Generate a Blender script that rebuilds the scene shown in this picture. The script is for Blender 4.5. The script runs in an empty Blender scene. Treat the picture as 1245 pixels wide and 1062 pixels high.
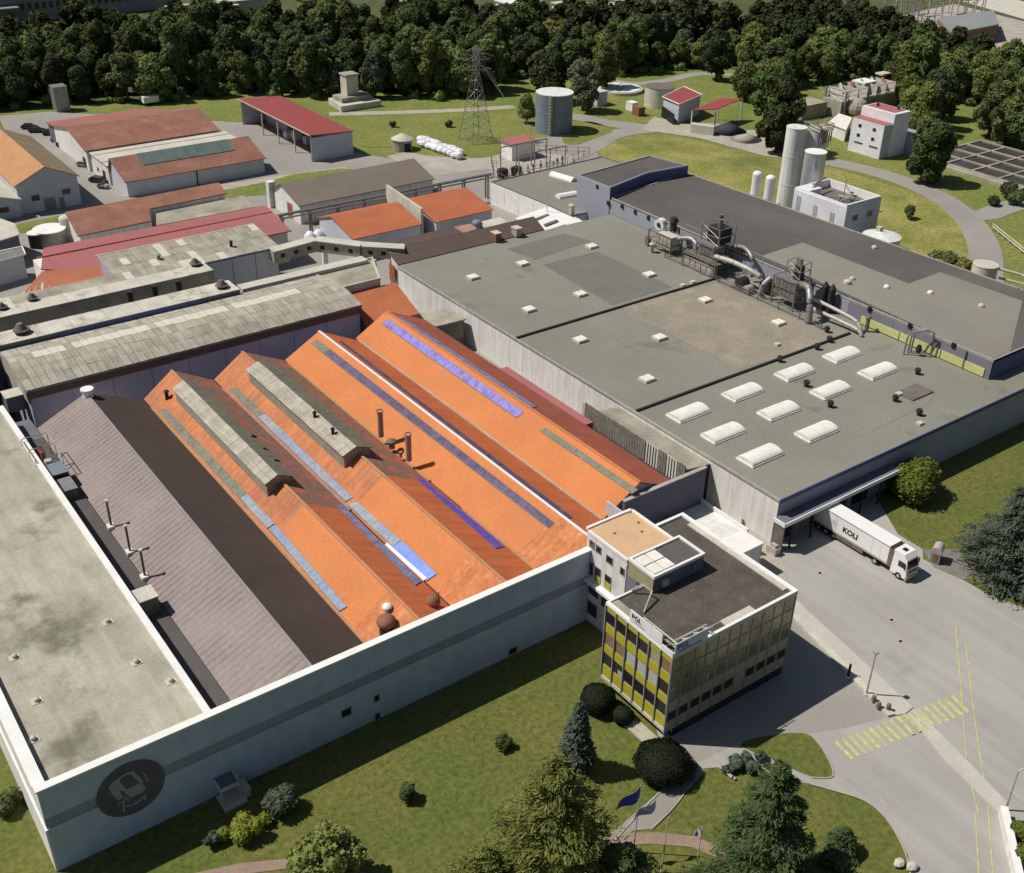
import bpy, math, random
import numpy as np
from mathutils import Matrix, Vector
random.seed(7); rng = np.random.default_rng(7)
S = bpy.context.scene
C = S.collection
# ------------------------------------------------------------------ camera
CAM_H = 90.0
FPX = 1367.9                     # focal length in pixels of a 1245-wide picture
YAW, PITCH, ROLL = 0.63807, 0.53363, 0.020825
def cam_axes():
    cy, sy, cp, sp = math.cos(YAW), math.sin(YAW), math.cos(PITCH), math.sin(PITCH)
    f = np.array([sy*cp, cy*cp, -sp]); r = np.array([cy, -sy, 0.]); u = np.cross(r, f)
    cr, sr = math.cos(ROLL), math.sin(ROLL)
    return cr*r+sr*u, -sr*r+cr*u, f
RT, UP, FW = cam_axes()
cam = bpy.data.cameras.new('camera'); co = bpy.data.objects.new('camera', cam); C.objects.link(co)
cam.sensor_fit = 'HORIZONTAL'; cam.sensor_width = 36.0; cam.lens = 36.0*FPX/1245.0
cam.clip_start = 1.0; cam.clip_end = 6000.0
co.matrix_world = Matrix(((RT[0], UP[0], -FW[0], 0), (RT[1], UP[1], -FW[1], 0), (RT[2], UP[2], -FW[2], CAM_H), (0, 0, 0, 1)))
S.camera = co
# ------------------------------------------------------------------ light
SHX, SHY = 0.55, -0.46           # ground shadow of a 1 m pole
sun_dir = Vector((-SHX, -SHY, 1)).normalized()
elev = math.asin(sun_dir.z)
w = bpy.data.worlds.new('World'); S.world = w; w.use_nodes = True
nt = w.node_tree; bg = nt.nodes['Background']
sky = nt.nodes.new('ShaderNodeTexSky'); sky.sky_type = 'NISHITA'; sky.sun_disc = False
sky.sun_elevation = elev; sky.sun_rotation = math.atan2(sun_dir.x, sun_dir.y)
nt.links.new(sky.outputs[0], bg.inputs[0]); bg.inputs[1].default_value = 0.052
sl = bpy.data.lights.new('sun', 'SUN'); sl.energy = 4.5; sl.angle = math.radians(0.5); sl.color = (1.0, 0.95, 0.87)
so = bpy.data.objects.new('sun', sl); C.objects.link(so)
so.rotation_euler = sun_dir.to_track_quat('Z', 'Y').to_euler()
S.view_settings.view_transform = 'Standard'; S.view_settings.look = 'None'
S.view_settings.exposure = 0.0; S.view_settings.gamma = 1.0; S.view_settings.use_curve_mapping = False

# ------------------------------------------------------------------ survey helpers: where a sight line meets a level or a wall plane
def ray(px, py): return RT*((px-622.5)/FPX) - UP*((py-531)/FPX) + FW
def P(px, py, z=0.0):
    d = ray(px, py); t = (z-CAM_H)/d[2]; return (d[0]*t, d[1]*t, z)
def PX(px, py, X):
    d = ray(px, py); t = X/d[0]; return (X, d[1]*t, CAM_H+d[2]*t)
def PY(px, py, Y):
    d = ray(px, py); t = Y/d[1]; return (d[0]*t, Y, CAM_H+d[2]*t)
def proj(X, Y, Z):
    v = np.array([X, Y, Z-CAM_H]); c = v@FW
    return (v@RT)/c*FPX+622.5, 531-(v@UP)/c*FPX
# ------------------------------------------------------------------ materials
def mat(name, c1, c2=None, sc=0.3, rough=0.85, metal=0.0, bump=0.0, bsc=3.0, fine=0.12, fsc=2.0, extra=None, spec=0.3, thr=(0.35, 0.65)):
    m = bpy.data.materials.new(name); m.use_nodes = True; n = m.node_tree; N = n.nodes; L = n.links
    b = N['Principled BSDF']; b.inputs['Roughness'].default_value = rough; b.inputs['Metallic'].default_value = metal
    b.inputs['Specular IOR Level'].default_value = spec
    g = N.new('ShaderNodeNewGeometry'); pos = g.outputs['Position']
    n1 = N.new('ShaderNodeTexNoise'); n1.inputs['Scale'].default_value = sc; n1.inputs['Detail'].default_value = 6; n1.inputs['Roughness'].default_value = 0.6
    L.new(pos, n1.inputs['Vector'])
    r = N.new('ShaderNodeMapRange'); r.inputs[1].default_value = thr[0]; r.inputs[2].default_value = thr[1]; L.new(n1.outputs['Fac'], r.inputs[0])
    mx = N.new('ShaderNodeMix'); mx.data_type = 'RGBA'; c2 = c2 or tuple(x*0.85 for x in c1)
    mx.inputs[6].default_value = (*c1, 1); mx.inputs[7].default_value = (*c2, 1); L.new(r.outputs[0], mx.inputs[0])
    n2 = N.new('ShaderNodeTexNoise'); n2.inputs['Scale'].default_value = fsc; n2.inputs['Detail'].default_value = 5; L.new(pos, n2.inputs['Vector'])
    r2 = N.new('ShaderNodeMapRange'); r2.inputs[1].default_value = 0.3; r2.inputs[2].default_value = 0.7; r2.inputs[3].default_value = 1-fine; r2.inputs[4].default_value = 1+fine
    L.new(n2.outputs['Fac'], r2.inputs[0])
    vm = N.new('ShaderNodeVectorMath'); vm.operation = 'SCALE'; L.new(mx.outputs[2], vm.inputs[0]); L.new(r2.outputs[0], vm.inputs['Scale'])
    col = vm.outputs[0]; h = n2.outputs['Fac']
    for ex in (extra if isinstance(extra, (list, tuple)) else [extra] if extra else []): col, h = ex(N, L, pos, col, h)
    L.new(col, b.inputs['Base Color'])
    if bump:
        bp = N.new('ShaderNodeBump'); bp.inputs['Strength'].default_value = bump; bp.inputs['Distance'].default_value = 0.1
        L.new(h, bp.inputs['Height']); L.new(bp.outputs[0], b.inputs['Normal'])
    return m
def sep(N, L, pos):
    s = N.new('ShaderNodeSeparateXYZ'); L.new(pos, s.inputs[0]); return s
def saw(N, L, v, period, width):          # 1 inside a thin line every period
    a = N.new('ShaderNodeMath'); a.operation = 'DIVIDE'; L.new(v, a.inputs[0]); a.inputs[1].default_value = period
    f = N.new('ShaderNodeMath'); f.operation = 'FRACT'; L.new(a.outputs[0], f.inputs[0])
    l = N.new('ShaderNodeMath'); l.operation = 'LESS_THAN'; L.new(f.outputs[0], l.inputs[0]); l.inputs[1].default_value = width/period
    return l.outputs[0]
def tile_rows(ax, period, ax2, period2, dark=0.72, wid=0.3, w2=1.0):
    def f(N, L, pos, col, h):
        s = sep(N, L, pos)
        nz = N.new('ShaderNodeTexNoise'); nz.inputs['Scale'].default_value = 0.6; L.new(pos, nz.inputs['Vector'])
        add = N.new('ShaderNodeMath'); add.operation = 'MULTIPLY_ADD'; L.new(nz.outputs['Fac'], add.inputs[0]); add.inputs[1].default_value = 0.35; L.new(s.outputs[ax], add.inputs[2])
        a = saw(N, L, add.outputs[0], period, wid*period); b = saw(N, L, s.outputs[ax2], period2, wid*0.7*period2*w2)
        m1 = N.new('ShaderNodeMath'); m1.operation = 'MAXIMUM'; L.new(a, m1.inputs[0]); L.new(b, m1.inputs[1])
        nn = N.new('ShaderNodeTexNoise'); nn.inputs['Scale'].default_value = 0.12; nn.inputs['Detail'].default_value = 4; L.new(pos, nn.inputs['Vector'])
        mr = N.new('ShaderNodeMapRange'); mr.inputs[1].default_value = 0.35; mr.inputs[2].default_value = 0.6; mr.inputs[3].default_value = 0.25; mr.inputs[4].default_value = 1; L.new(nn.outputs['Fac'], mr.inputs[0])
        mm = N.new('ShaderNodeMath'); mm.operation = 'MULTIPLY'; L.new(m1.outputs[0], mm.inputs[0]); L.new(mr.outputs[0], mm.inputs[1])
        r = N.new('ShaderNodeMapRange'); r.inputs[3].default_value = 1.0; r.inputs[4].default_value = dark; L.new(mm.outputs[0], r.inputs[0])
        v = N.new('ShaderNodeVectorMath'); v.operation = 'SCALE'; L.new(col, v.inputs[0]); L.new(r.outputs[0], v.inputs['Scale'])
        sub = N.new('ShaderNodeMath'); sub.operation = 'SUBTRACT'; L.new(h, sub.inputs[0]); L.new(m1.outputs[0], sub.inputs[1])
        return v.outputs[0], sub.outputs[0]
    return f
def stains(cs, sc=0.05, thr=(0.55, 0.7), amt=0.8):
    def f(N, L, pos, col, h):
        n = N.new('ShaderNodeTexNoise'); n.inputs['Scale'].default_value = sc; n.inputs['Detail'].default_value = 8; n.inputs['Roughness'].default_value = 0.65; L.new(pos, n.inputs['Vector'])
        r = N.new('ShaderNodeMapRange'); r.inputs[1].default_value = thr[0]; r.inputs[2].default_value = thr[1]; r.inputs[4].default_value = amt; L.new(n.outputs['Fac'], r.inputs[0])
        mx = N.new('ShaderNodeMix'); mx.data_type = 'RGBA'; L.new(r.outputs[0], mx.inputs[0]); L.new(col, mx.inputs[6]); mx.inputs[7].default_value = (*cs, 1)
        return mx.outputs[2], h
    return f
def streaks(vec, f_lo=.86, f_hi=1.06, thr=(.4, .62)):       # noise stretched along one axis: run-off, wheel tracks
    def f(N, L, pos, col, h):
        m_ = N.new('ShaderNodeVectorMath'); m_.operation = 'MULTIPLY'; L.new(pos, m_.inputs[0]); m_.inputs[1].default_value = vec
        n = N.new('ShaderNodeTexNoise'); n.inputs['Scale'].default_value = 1.0; n.inputs['Detail'].default_value = 4; L.new(m_.outputs[0], n.inputs['Vector'])
        q = N.new('ShaderNodeMapRange'); q.inputs[1].default_value = thr[0]; q.inputs[2].default_value = thr[1]; q.inputs[3].default_value = f_hi; q.inputs[4].default_value = f_lo; L.new(n.outputs['Fac'], q.inputs[0])
        v = N.new('ShaderNodeVectorMath'); v.operation = 'SCALE'; L.new(col, v.inputs[0]); L.new(q.outputs[0], v.inputs['Scale']); return v.outputs[0], h
    return f
def rand_tint(lo=.62, hi=1.4):            # every plant a little different
    def f(N, L, pos, col, h):
        oi = N.new('ShaderNodeObjectInfo'); q = N.new('ShaderNodeMapRange'); q.inputs[3].default_value = lo; q.inputs[4].default_value = hi; L.new(oi.outputs['Random'], q.inputs[0])
        v = N.new('ShaderNodeVectorMath'); v.operation = 'SCALE'; L.new(col, v.inputs[0]); L.new(q.outputs[0], v.inputs['Scale'])
        hs = N.new('ShaderNodeHueSaturation'); L.new(v.outputs[0], hs.inputs['Color']); k = N.new('ShaderNodeMath'); k.operation = 'MULTIPLY_ADD'; k.inputs[1].default_value = 7.31; k.inputs[2].default_value = 0; L.new(oi.outputs['Random'], k.inputs[0])
        fr = N.new('ShaderNodeMath'); fr.operation = 'FRACT'; L.new(k.outputs[0], fr.inputs[0]); hr = N.new('ShaderNodeMapRange'); hr.inputs[3].default_value = .468; hr.inputs[4].default_value = .525; L.new(fr.outputs[0], hr.inputs[0]); L.new(hr.outputs[0], hs.inputs['Hue'])
        return hs.outputs[0], h
    return f
M = {}
M['grass'] = mat('grass', (.088, .118, .022), (.135, .132, .032), .10, .95, bump=.8, fine=.28, fsc=1.6, extra=stains((.17, .15, .05), .6, (.54, .68), .65))
M['dry_grass'] = mat('dry_grass', (.185, .195, .042), (.30, .265, .085), .09, .95, bump=.8, fine=.3, fsc=1.2, extra=stains((.09, .12, .03), .05, (.5, .65), .7))
M['far_grass'] = mat('far_grass', (.13, .17, .035), (.20, .205, .055), .06, .95, fine=.25, fsc=.9, extra=stains((.24, .22, .09), .12, (.56, .72), .6))
M['earth'] = mat('earth', (.06, .075, .025), (.10, .11, .04), .02, .95, fine=.2, fsc=.3)
M['asphalt'] = mat('asphalt', (.375, .36, .33), (.325, .315, .29), .045, .9, bump=.15, fine=.06, fsc=6, extra=[stains((.23, .215, .19), .12, (.58, .75), .5), streaks((.55,.035,.5),.93,1.04), stains((.22,.205,.18), .9, (.68,.76), .5)])
M['road'] = mat('road', (.31, .29, .26), (.26, .245, .22), .06, .9, fine=.06, fsc=2, extra=stains((.33, .31, .28), .08, (.55, .7), .5))
M['tarmac_patch'] = mat('tarmac_patch', (.17, .155, .14), (.21, .195, .175), .2, .9, fine=.1, fsc=5)
M['paving'] = mat('paving', (.42, .38, .30), (.34, .31, .25), .3, .9, fine=.12, fsc=3)
M['pink_path'] = mat('pink_path', (.30, .21, .16), (.25, .19, .14), .4, .9, fine=.15, fsc=4)
M['gravel'] = mat('gravel', (.42, .38, .33), (.33, .29, .25), .2, .95, fine=.25, fsc=3)
M['yellow_line'] = mat('yellow_line', (.58, .54, .14), (.40, .375, .24), 1.2, .8, fine=.15)
M['white_line'] = mat('white_line', (.48, .46, .42), (.33, .31, .28), 1.0, .8, fine=.15)
M['conc_roof'] = mat('conc_roof', (.45, .42, .335), (.31, .295, .23), .12, .9, bump=.2, fine=.1, fsc=3, extra=[stains((.14, .138, .10), .10, (.54, .66), .85), stains((.50,.47,.38), .25, (.60,.70), .5), streaks((.9,.12,.9),.90,1.05)])
M['dirty_conc'] = mat('dirty_conc', (.40, .37, .29), (.25, .23, .18), .25, .9, bump=.2, fine=.18, fsc=4)
M['pale_conc'] = mat('pale_conc', (.56, .53, .45), (.46, .43, .36), .3, .85, fine=.12, fsc=3)
M['white_wall'] = mat('white_wall', (.74, .72, .68), (.68, .66, .62), .15, .8, fine=.05, fsc=1, extra=streaks((1.2,1.2,.10),.87,1.03))
M['white'] = mat('white', (.80, .79, .76), (.72, .71, .68), .5, .6, fine=.05)
M['facade_wall'] = mat('facade_wall', (.45, .53, .63), (.41, .49, .59), .15, .85, fine=.06, fsc=.7, extra=streaks((1.0,1.0,.08),.955,1.02))
M['stripe'] = mat('stripe', (.29, .33, .40), (.25, .28, .34), .3, .85, fine=.08)
M['emblem_dark'] = mat('emblem_dark', (.12, .115, .13), None, .3, .8)
M['emblem_grey'] = mat('emblem_grey', (.34, .335, .34), None, .3, .8)
M['green_roof'] = mat('green_roof', (.235, .232, .188), (.20, .20, .16), .05, .9, bump=.12, fine=.07, fsc=3, extra=[tile_rows(1, 3.0, 0, 9.0, .93, .04), stains((.14,.138,.11), .11, (.60,.66), .55), stains((.26,.25,.20), .2, (.60,.72), .5)])
M['green_roof_old'] = mat('green_roof_old', (.155, .145, .128), (.17, .165, .14), .2, .9, fine=.08, fsc=3)
M['brown_stain'] = mat('brown_stain', (.315, .26, .195), (.235, .215, .17), .12, .9, fine=.1, fsc=2, extra=stains((.38, .31, .23), .16, (.52, .66), .7))
M['dark_roof'] = mat('dark_roof', (.092, .083, .078), (.12, .11, .10), .05, .9, fine=.08, fsc=2, extra=stains((.15, .14, .13), .07, (.55, .7), .6))
M['grey_roof2'] = mat('grey_roof2', (.24, .23, .19), (.20, .195, .165), .05, .9, fine=.07, fsc=2, extra=stains((.25, .21, .16), .06, (.52, .7), .6))
M['office_roof'] = mat('office_roof', (.105, .092, .076), (.075, .064, .054), .5, .9, fine=.15, fsc=3, extra=stains((.20, .18, .15), .4, (.6, .72), .5))
M['tan_roof'] = mat('tan_roof', (.60, .40, .23), (.55, .36, .21), .3, .9, fine=.05)
M['brown_tile_sheen'] = mat('brown_tile_sheen', (.29, .243, .225), (.245, .205, .19), .12, .85, bump=.35, fine=.1, fsc=2, extra=tile_rows(1, .95, 0, .55, .72, .33, 0.0))  # west slope: sheen on the tiles put into a paler base colour
M['brown_tile_shade'] = mat('brown_tile_shade', (.062, .043, .036), (.078, .055, .046), .1, .8, bump=.25, fine=.06, fsc=2, extra=tile_rows(1, .85, 0, .55, .85, .2))  # east slope of the same roof, lacking that sheen: darker shading in the colour
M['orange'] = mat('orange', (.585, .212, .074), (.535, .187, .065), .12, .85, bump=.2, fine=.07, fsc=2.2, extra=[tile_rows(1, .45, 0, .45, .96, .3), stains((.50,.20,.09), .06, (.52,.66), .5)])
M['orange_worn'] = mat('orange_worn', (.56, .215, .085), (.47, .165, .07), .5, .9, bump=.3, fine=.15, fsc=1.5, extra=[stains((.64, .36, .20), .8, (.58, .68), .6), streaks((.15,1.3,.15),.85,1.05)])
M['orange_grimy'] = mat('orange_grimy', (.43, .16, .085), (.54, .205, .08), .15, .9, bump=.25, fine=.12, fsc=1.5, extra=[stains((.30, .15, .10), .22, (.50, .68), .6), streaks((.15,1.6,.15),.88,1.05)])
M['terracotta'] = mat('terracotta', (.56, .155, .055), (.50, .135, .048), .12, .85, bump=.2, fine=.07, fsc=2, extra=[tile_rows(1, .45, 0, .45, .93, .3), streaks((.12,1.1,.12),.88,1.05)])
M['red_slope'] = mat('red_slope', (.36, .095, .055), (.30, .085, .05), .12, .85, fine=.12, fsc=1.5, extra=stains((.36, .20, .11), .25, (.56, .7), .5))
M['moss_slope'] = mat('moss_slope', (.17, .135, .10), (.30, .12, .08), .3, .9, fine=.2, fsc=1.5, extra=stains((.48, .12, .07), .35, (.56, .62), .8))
M['bright_orange'] = mat('bright_orange', (.47, .15, .065), (.40, .125, .06), .2, .85, bump=.2, fine=.08, fsc=2, extra=tile_rows(0, .6, 1, .6, .93, .3))
M['old_tile'] = mat('old_tile', (.30, .135, .09), (.22, .105, .075), .18, .9, fine=.12, fsc=1.5, extra=stains((.36, .22, .15), .2, (.52, .7), .6))
M['clay'] = mat('clay', (.48, .255, .125), (.42, .21, .105), .2, .9, fine=.1, fsc=1.5)
M['clay_dark'] = mat('clay_dark', (.27, .20, .115), (.21, .16, .10), .2, .9, fine=.1, fsc=1.5)
M['pink_roof'] = mat('pink_roof', (.38, .135, .135), (.33, .125, .12), .15, .85, fine=.07, fsc=1.5)
M['red_metal'] = mat('red_metal', (.31, .065, .06), (.28, .07, .06), .1, .6, fine=.04)
M['rib_orange'] = mat('rib_orange', (.42, .15, .075), (.36, .125, .07), .2, .8, fine=.1)
M['dk_brown_roof'] = mat('dk_brown_roof', (.125, .088, .072), (.105, .077, .066), .15, .85, fine=.08, fsc=2, extra=tile_rows(0, .9, 1, 3.0, .9, .15))
M['taupe_roof'] = mat('taupe_roof', (.20, .162, .13), (.17, .14, .115), .15, .85, fine=.08, fsc=2)
M['sky_strip'] = mat('sky_strip', (.27, .285, .44), (.17, .155, .28), .5, .6, fine=.3, fsc=2.5)
M['violet_strip'] = mat('violet_strip', (.085, .062, .105), (.135, .105, .19), .6, .7, fine=.3, fsc=2)
M['lilac_strip'] = mat('lilac_strip', (.27, .25, .60), (.17, .13, .42), .9, .6, fine=.25, fsc=2)
M['blue_strip'] = mat('blue_strip', (.14, .24, .80), (.19, .30, .85), .3, .5, fine=.1)
M['indigo_strip'] = mat('indigo_strip', (.10, .06, .45), (.15, .10, .50), .5, .6, fine=.15)
M['grey_strip'] = mat('grey_strip', (.22, .205, .155), (.17, .165, .125), .5, .8, fine=.2, fsc=2.5)
M['slate_strip'] = mat('slate_strip', (.22, .27, .40), (.30, .32, .34), .35, .7, fine=.2, fsc=2)
for k, c in enumerate(((.44, .41, .33), (.405, .375, .305), (.475, .445, .36), (.36, .335, .27))):
    M['sheet%d' % k] = mat('cement_sheet_%d' % k, c, tuple(x*.86 for x in c), .5, .9, bump=.3, fine=.12, fsc=3, extra=[tile_rows(0, .34, 1, 50, .84, .3), streaks((2,.25,.25),.84,1.05)])
M['sheet_white'] = mat('white_sheet', (.62, .585, .49), (.54, .505, .42), .5, .8, fine=.1, fsc=3)
M['monitor'] = mat('monitor_sheet', (.33, .305, .235), (.26, .24, .19), .3, .9, bump=.3, fine=.15, fsc=3, extra=tile_rows(1, 1.1, 0, 50, .82, .12))
M['moss_sheet'] = mat('mossy_sheet', (.135, .13, .095), (.17, .16, .115), .3, .9, fine=.2, fsc=2)  # mossy grey sheets, east slopes of the ridge monitors
M['dk_wall'] = mat('dark_wall', (.16, .16, .19), (.13, .13, .16), .3, .85, fine=.1)
M['lilac_wall'] = mat('lilac_wall', (.40, .38, .46), (.34, .33, .41), .2, .85, fine=.07)
M['blue_wall'] = mat('blue_grey_wall', (.31, .325, .37), (.285, .30, .345), .1, .7, fine=.05)
M['purple_wall'] = mat('purple_grey_wall', (.20, .195, .235), (.18, .18, .215), .1, .8, fine=.05)
M['navy_wall'] = mat('navy_wall', (.10, .10, .22), (.085, .09, .19), .1, .7, fine=.05)
M['slate_wall'] = mat('slate_wall', (.135, .13, .175), (.115, .115, .155), .2, .8, fine=.05)
M['house_wall'] = mat('house_wall', (.50, .52, .56), (.44, .46, .50), .2, .85, fine=.06)
M['lime_band'] = mat('lime_band', (.55, .56, .22), (.50, .50, .20), .3, .7, fine=.05)
M['yellow_panel'] = mat('yellow_panel', (.44, .40, .03), (.40, .365, .03), .6, .4, fine=.04, spec=.5)
M['dark_glass'] = mat('dark_glass', (.022, .016, .022), (.03, .022, .03), .8, .12, fine=.05, spec=.6)
M['beige_blind'] = mat('beige_blind', (.36, .33, .20), None, .8, .5, fine=.05)
M['brown_blind'] = mat('brown_blind', (.26, .165, .10), None, .8, .5, fine=.05)
M['grey_blind'] = mat('grey_blind', (.45, .45, .41), None, .8, .5, fine=.05)
M['bronze'] = mat('bronze_glass', (.30, .28, .19), (.19, .18, .12), .45, .14, .35, bump=.5, fine=.2, fsc=.6)
M['bronze_panel'] = mat('bronze_panel', (.36, .335, .24), (.31, .29, .21), .5, .35, .2, fine=.05)
M['frame_grey'] = mat('frame_grey', (.30, .28, .27), None, .5, .5, fine=.04)
M['metal'] = mat('galvanised', (.34, .33, .31), (.26, .25, .235), 1.2, .5, .5, fine=.15)
M['pale_metal'] = mat('pale_metal', (.50, .475, .44), (.38, .355, .32), 1.0, .55, .2, fine=.15)
M['grime_metal'] = mat('grimy_metal', (.22, .19, .16), (.14, .12, .105), 1.0, .7, .2, fine=.2)
M['dark_metal'] = mat('dark_metal', (.035, .03, .03), None, 1.0, .6, fine=.1)
M['rust'] = mat('rusty_metal', (.30, .13, .075), (.20, .09, .06), 1.0, .8, fine=.2)
M['pinkish_pipe'] = mat('pinkish_pipe', (.42, .25, .20), (.32, .17, .13), 1.0, .8, fine=.15)
M['blue_metal'] = mat('blue_tank_metal', (.20, .24, .28), (.17, .205, .245), .3, .6, .1, fine=.06)
M['silo_grey'] = mat('silo_grey', (.72, .72, .69), (.64, .64, .61), .3, .6, fine=.06, extra=streaks((1,1,.08),.85,1.05))
M['silo_white'] = mat('silo_white', (.78, .77, .80), (.66, .66, .70), .3, .45, fine=.05)
M['foil'] = mat('foil_cladding', (.62, .62, .66), (.50, .50, .54), .6, .3, .6, bump=.5, fine=.1, fsc=1.0)
M['dome'] = mat('dome_plastic', (.80, .78, .71), (.70, .68, .60), .8, .4, fine=.08, fsc=2)
M['tyre'] = mat('tyre', (.02, .02, .02), None, 1, .9)
M['black'] = mat('black', (.015, .015, .018), None, 1, .5)
M['truck_white'] = mat('truck_white', (.80, .79, .77), (.76, .75, .73), 1, .3, fine=.02, spec=.5)
M['letter'] = mat('letter_black', (.02, .02, .025), None, 1, .6)
M['letter_blue'] = mat('letter_blue', (.10, .12, .30), None, 1, .6)
M['letter_pale'] = mat('letter_pale', (.50, .60, .64), None, 1, .6)
M['sign_white'] = mat('sign_white', (.80, .80, .78), None, 1, .5, fine=.03)
M['sign_blue'] = mat('sign_bluish', (.52, .57, .68), None, 1, .5, fine=.03)
M['streaky_conc'] = mat('streaky_conc', (.60, .57, .49), (.44, .41, .34), .5, .9, fine=.15, fsc=3, extra=stains((.28, .26, .21), .5, (.54, .66), .7))
M['kerb'] = mat('kerb_paving', (.50, .475, .41), (.44, .415, .36), .4, .9, fine=.06, fsc=3)
M['water'] = mat('basin_water', (.055, .05, .048), (.075, .068, .062), .2, .2, fine=.05)
M['glass_green'] = mat('glass_green', (.13, .17, .155), (.10, .135, .125), .5, .4, fine=.1)
M['coal'] = mat('coal_heap', (.05, .055, .085), (.04, .045, .07), .5, .9, bump=.6, fine=.2)
M['bark'] = mat('bark', (.075, .055, .04), (.05, .038, .03), 1.5, .95, bump=.5, fine=.2)
def leafmat(name, a, b, sc=.5):
    m = mat(name, a, b, sc, .75, fine=.35, fsc=1.4, spec=.2, extra=rand_tint() if name in ('leaf_dark','leaf_mid','leaf_olive','leaf_grey') else None)
    N = m.node_tree.nodes; L = m.node_tree.links; bs = N['Principled BSDF']      # light comes through the leaves
    tr = N.new('ShaderNodeBsdfTranslucent'); mx = N.new('ShaderNodeMixShader'); mx.inputs[0].default_value = .32
    L.new(bs.inputs['Base Color'].links[0].from_socket, tr.inputs['Color']); L.new(bs.outputs[0], mx.inputs[1]); L.new(tr.outputs[0], mx.inputs[2]); L.new(mx.outputs[0], N['Material Output'].inputs['Surface'])
    return m
M['leaf_dark'] = leafmat('leaf_dark', (.066, .094, .032), (.108, .145, .050), .22)
M['leaf_mid'] = leafmat('leaf_mid', (.11, .155, .045), (.17, .215, .068), .22)
M['leaf_olive'] = leafmat('leaf_olive', (.16, .195, .05), (.215, .24, .075), .22)
M['leaf_grey'] = leafmat('leaf_grey', (.085, .115, .062), (.13, .155, .09), .25)
M['leaf_cedar'] = leafmat('leaf_cedar', (.15, .175, .04), (.21, .22, .06), .5)
M['leaf_fir'] = leafmat('leaf_fir', (.065, .11, .038), (.11, .15, .055), .5)
M['leaf_blue'] = leafmat('leaf_blue', (.085, .12, .078), (.135, .165, .12), .5)
M['leaf_lime'] = leafmat('leaf_lime', (.20, .24, .03), (.28, .30, .05), .8)
M['leaf_box'] = leafmat('leaf_box', (.017, .024, .012), (.024, .032, .015), .8)
M['leaf_bright'] = leafmat('leaf_bright', (.105, .145, .022), (.16, .19, .035), .8)
M['flag_blue'] = mat('flag_blue', (.07, .06, .38), (.10, .09, .45), .8, .8, fine=.1)
M['flag_white'] = mat('flag_white', (.62, .62, .72), (.5, .5, .62), .8, .8, fine=.1)
M['car_dark'] = mat('car_dark', (.03, .03, .035), None, 1, .3, spec=.5)
M['car_grey'] = mat('car_grey', (.25, .26, .27), None, 1, .3, spec=.5)
M['brick'] = mat('brick_wall', (.25, .13, .09), (.20, .11, .08), .3, .9, fine=.1)
M['cream'] = mat('cream_wall', (.60, .50, .38), (.5, .42, .32), .1, .9, fine=.06)
M['roof_far'] = mat('roof_far', (.25, .26, .26), (.21, .22, .22), .05, .8, fine=.06)
M['wood'] = mat('weathered_boards', (.235, .215, .175), (.17, .155, .125), .8, .9, fine=.2, fsc=2)
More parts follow.
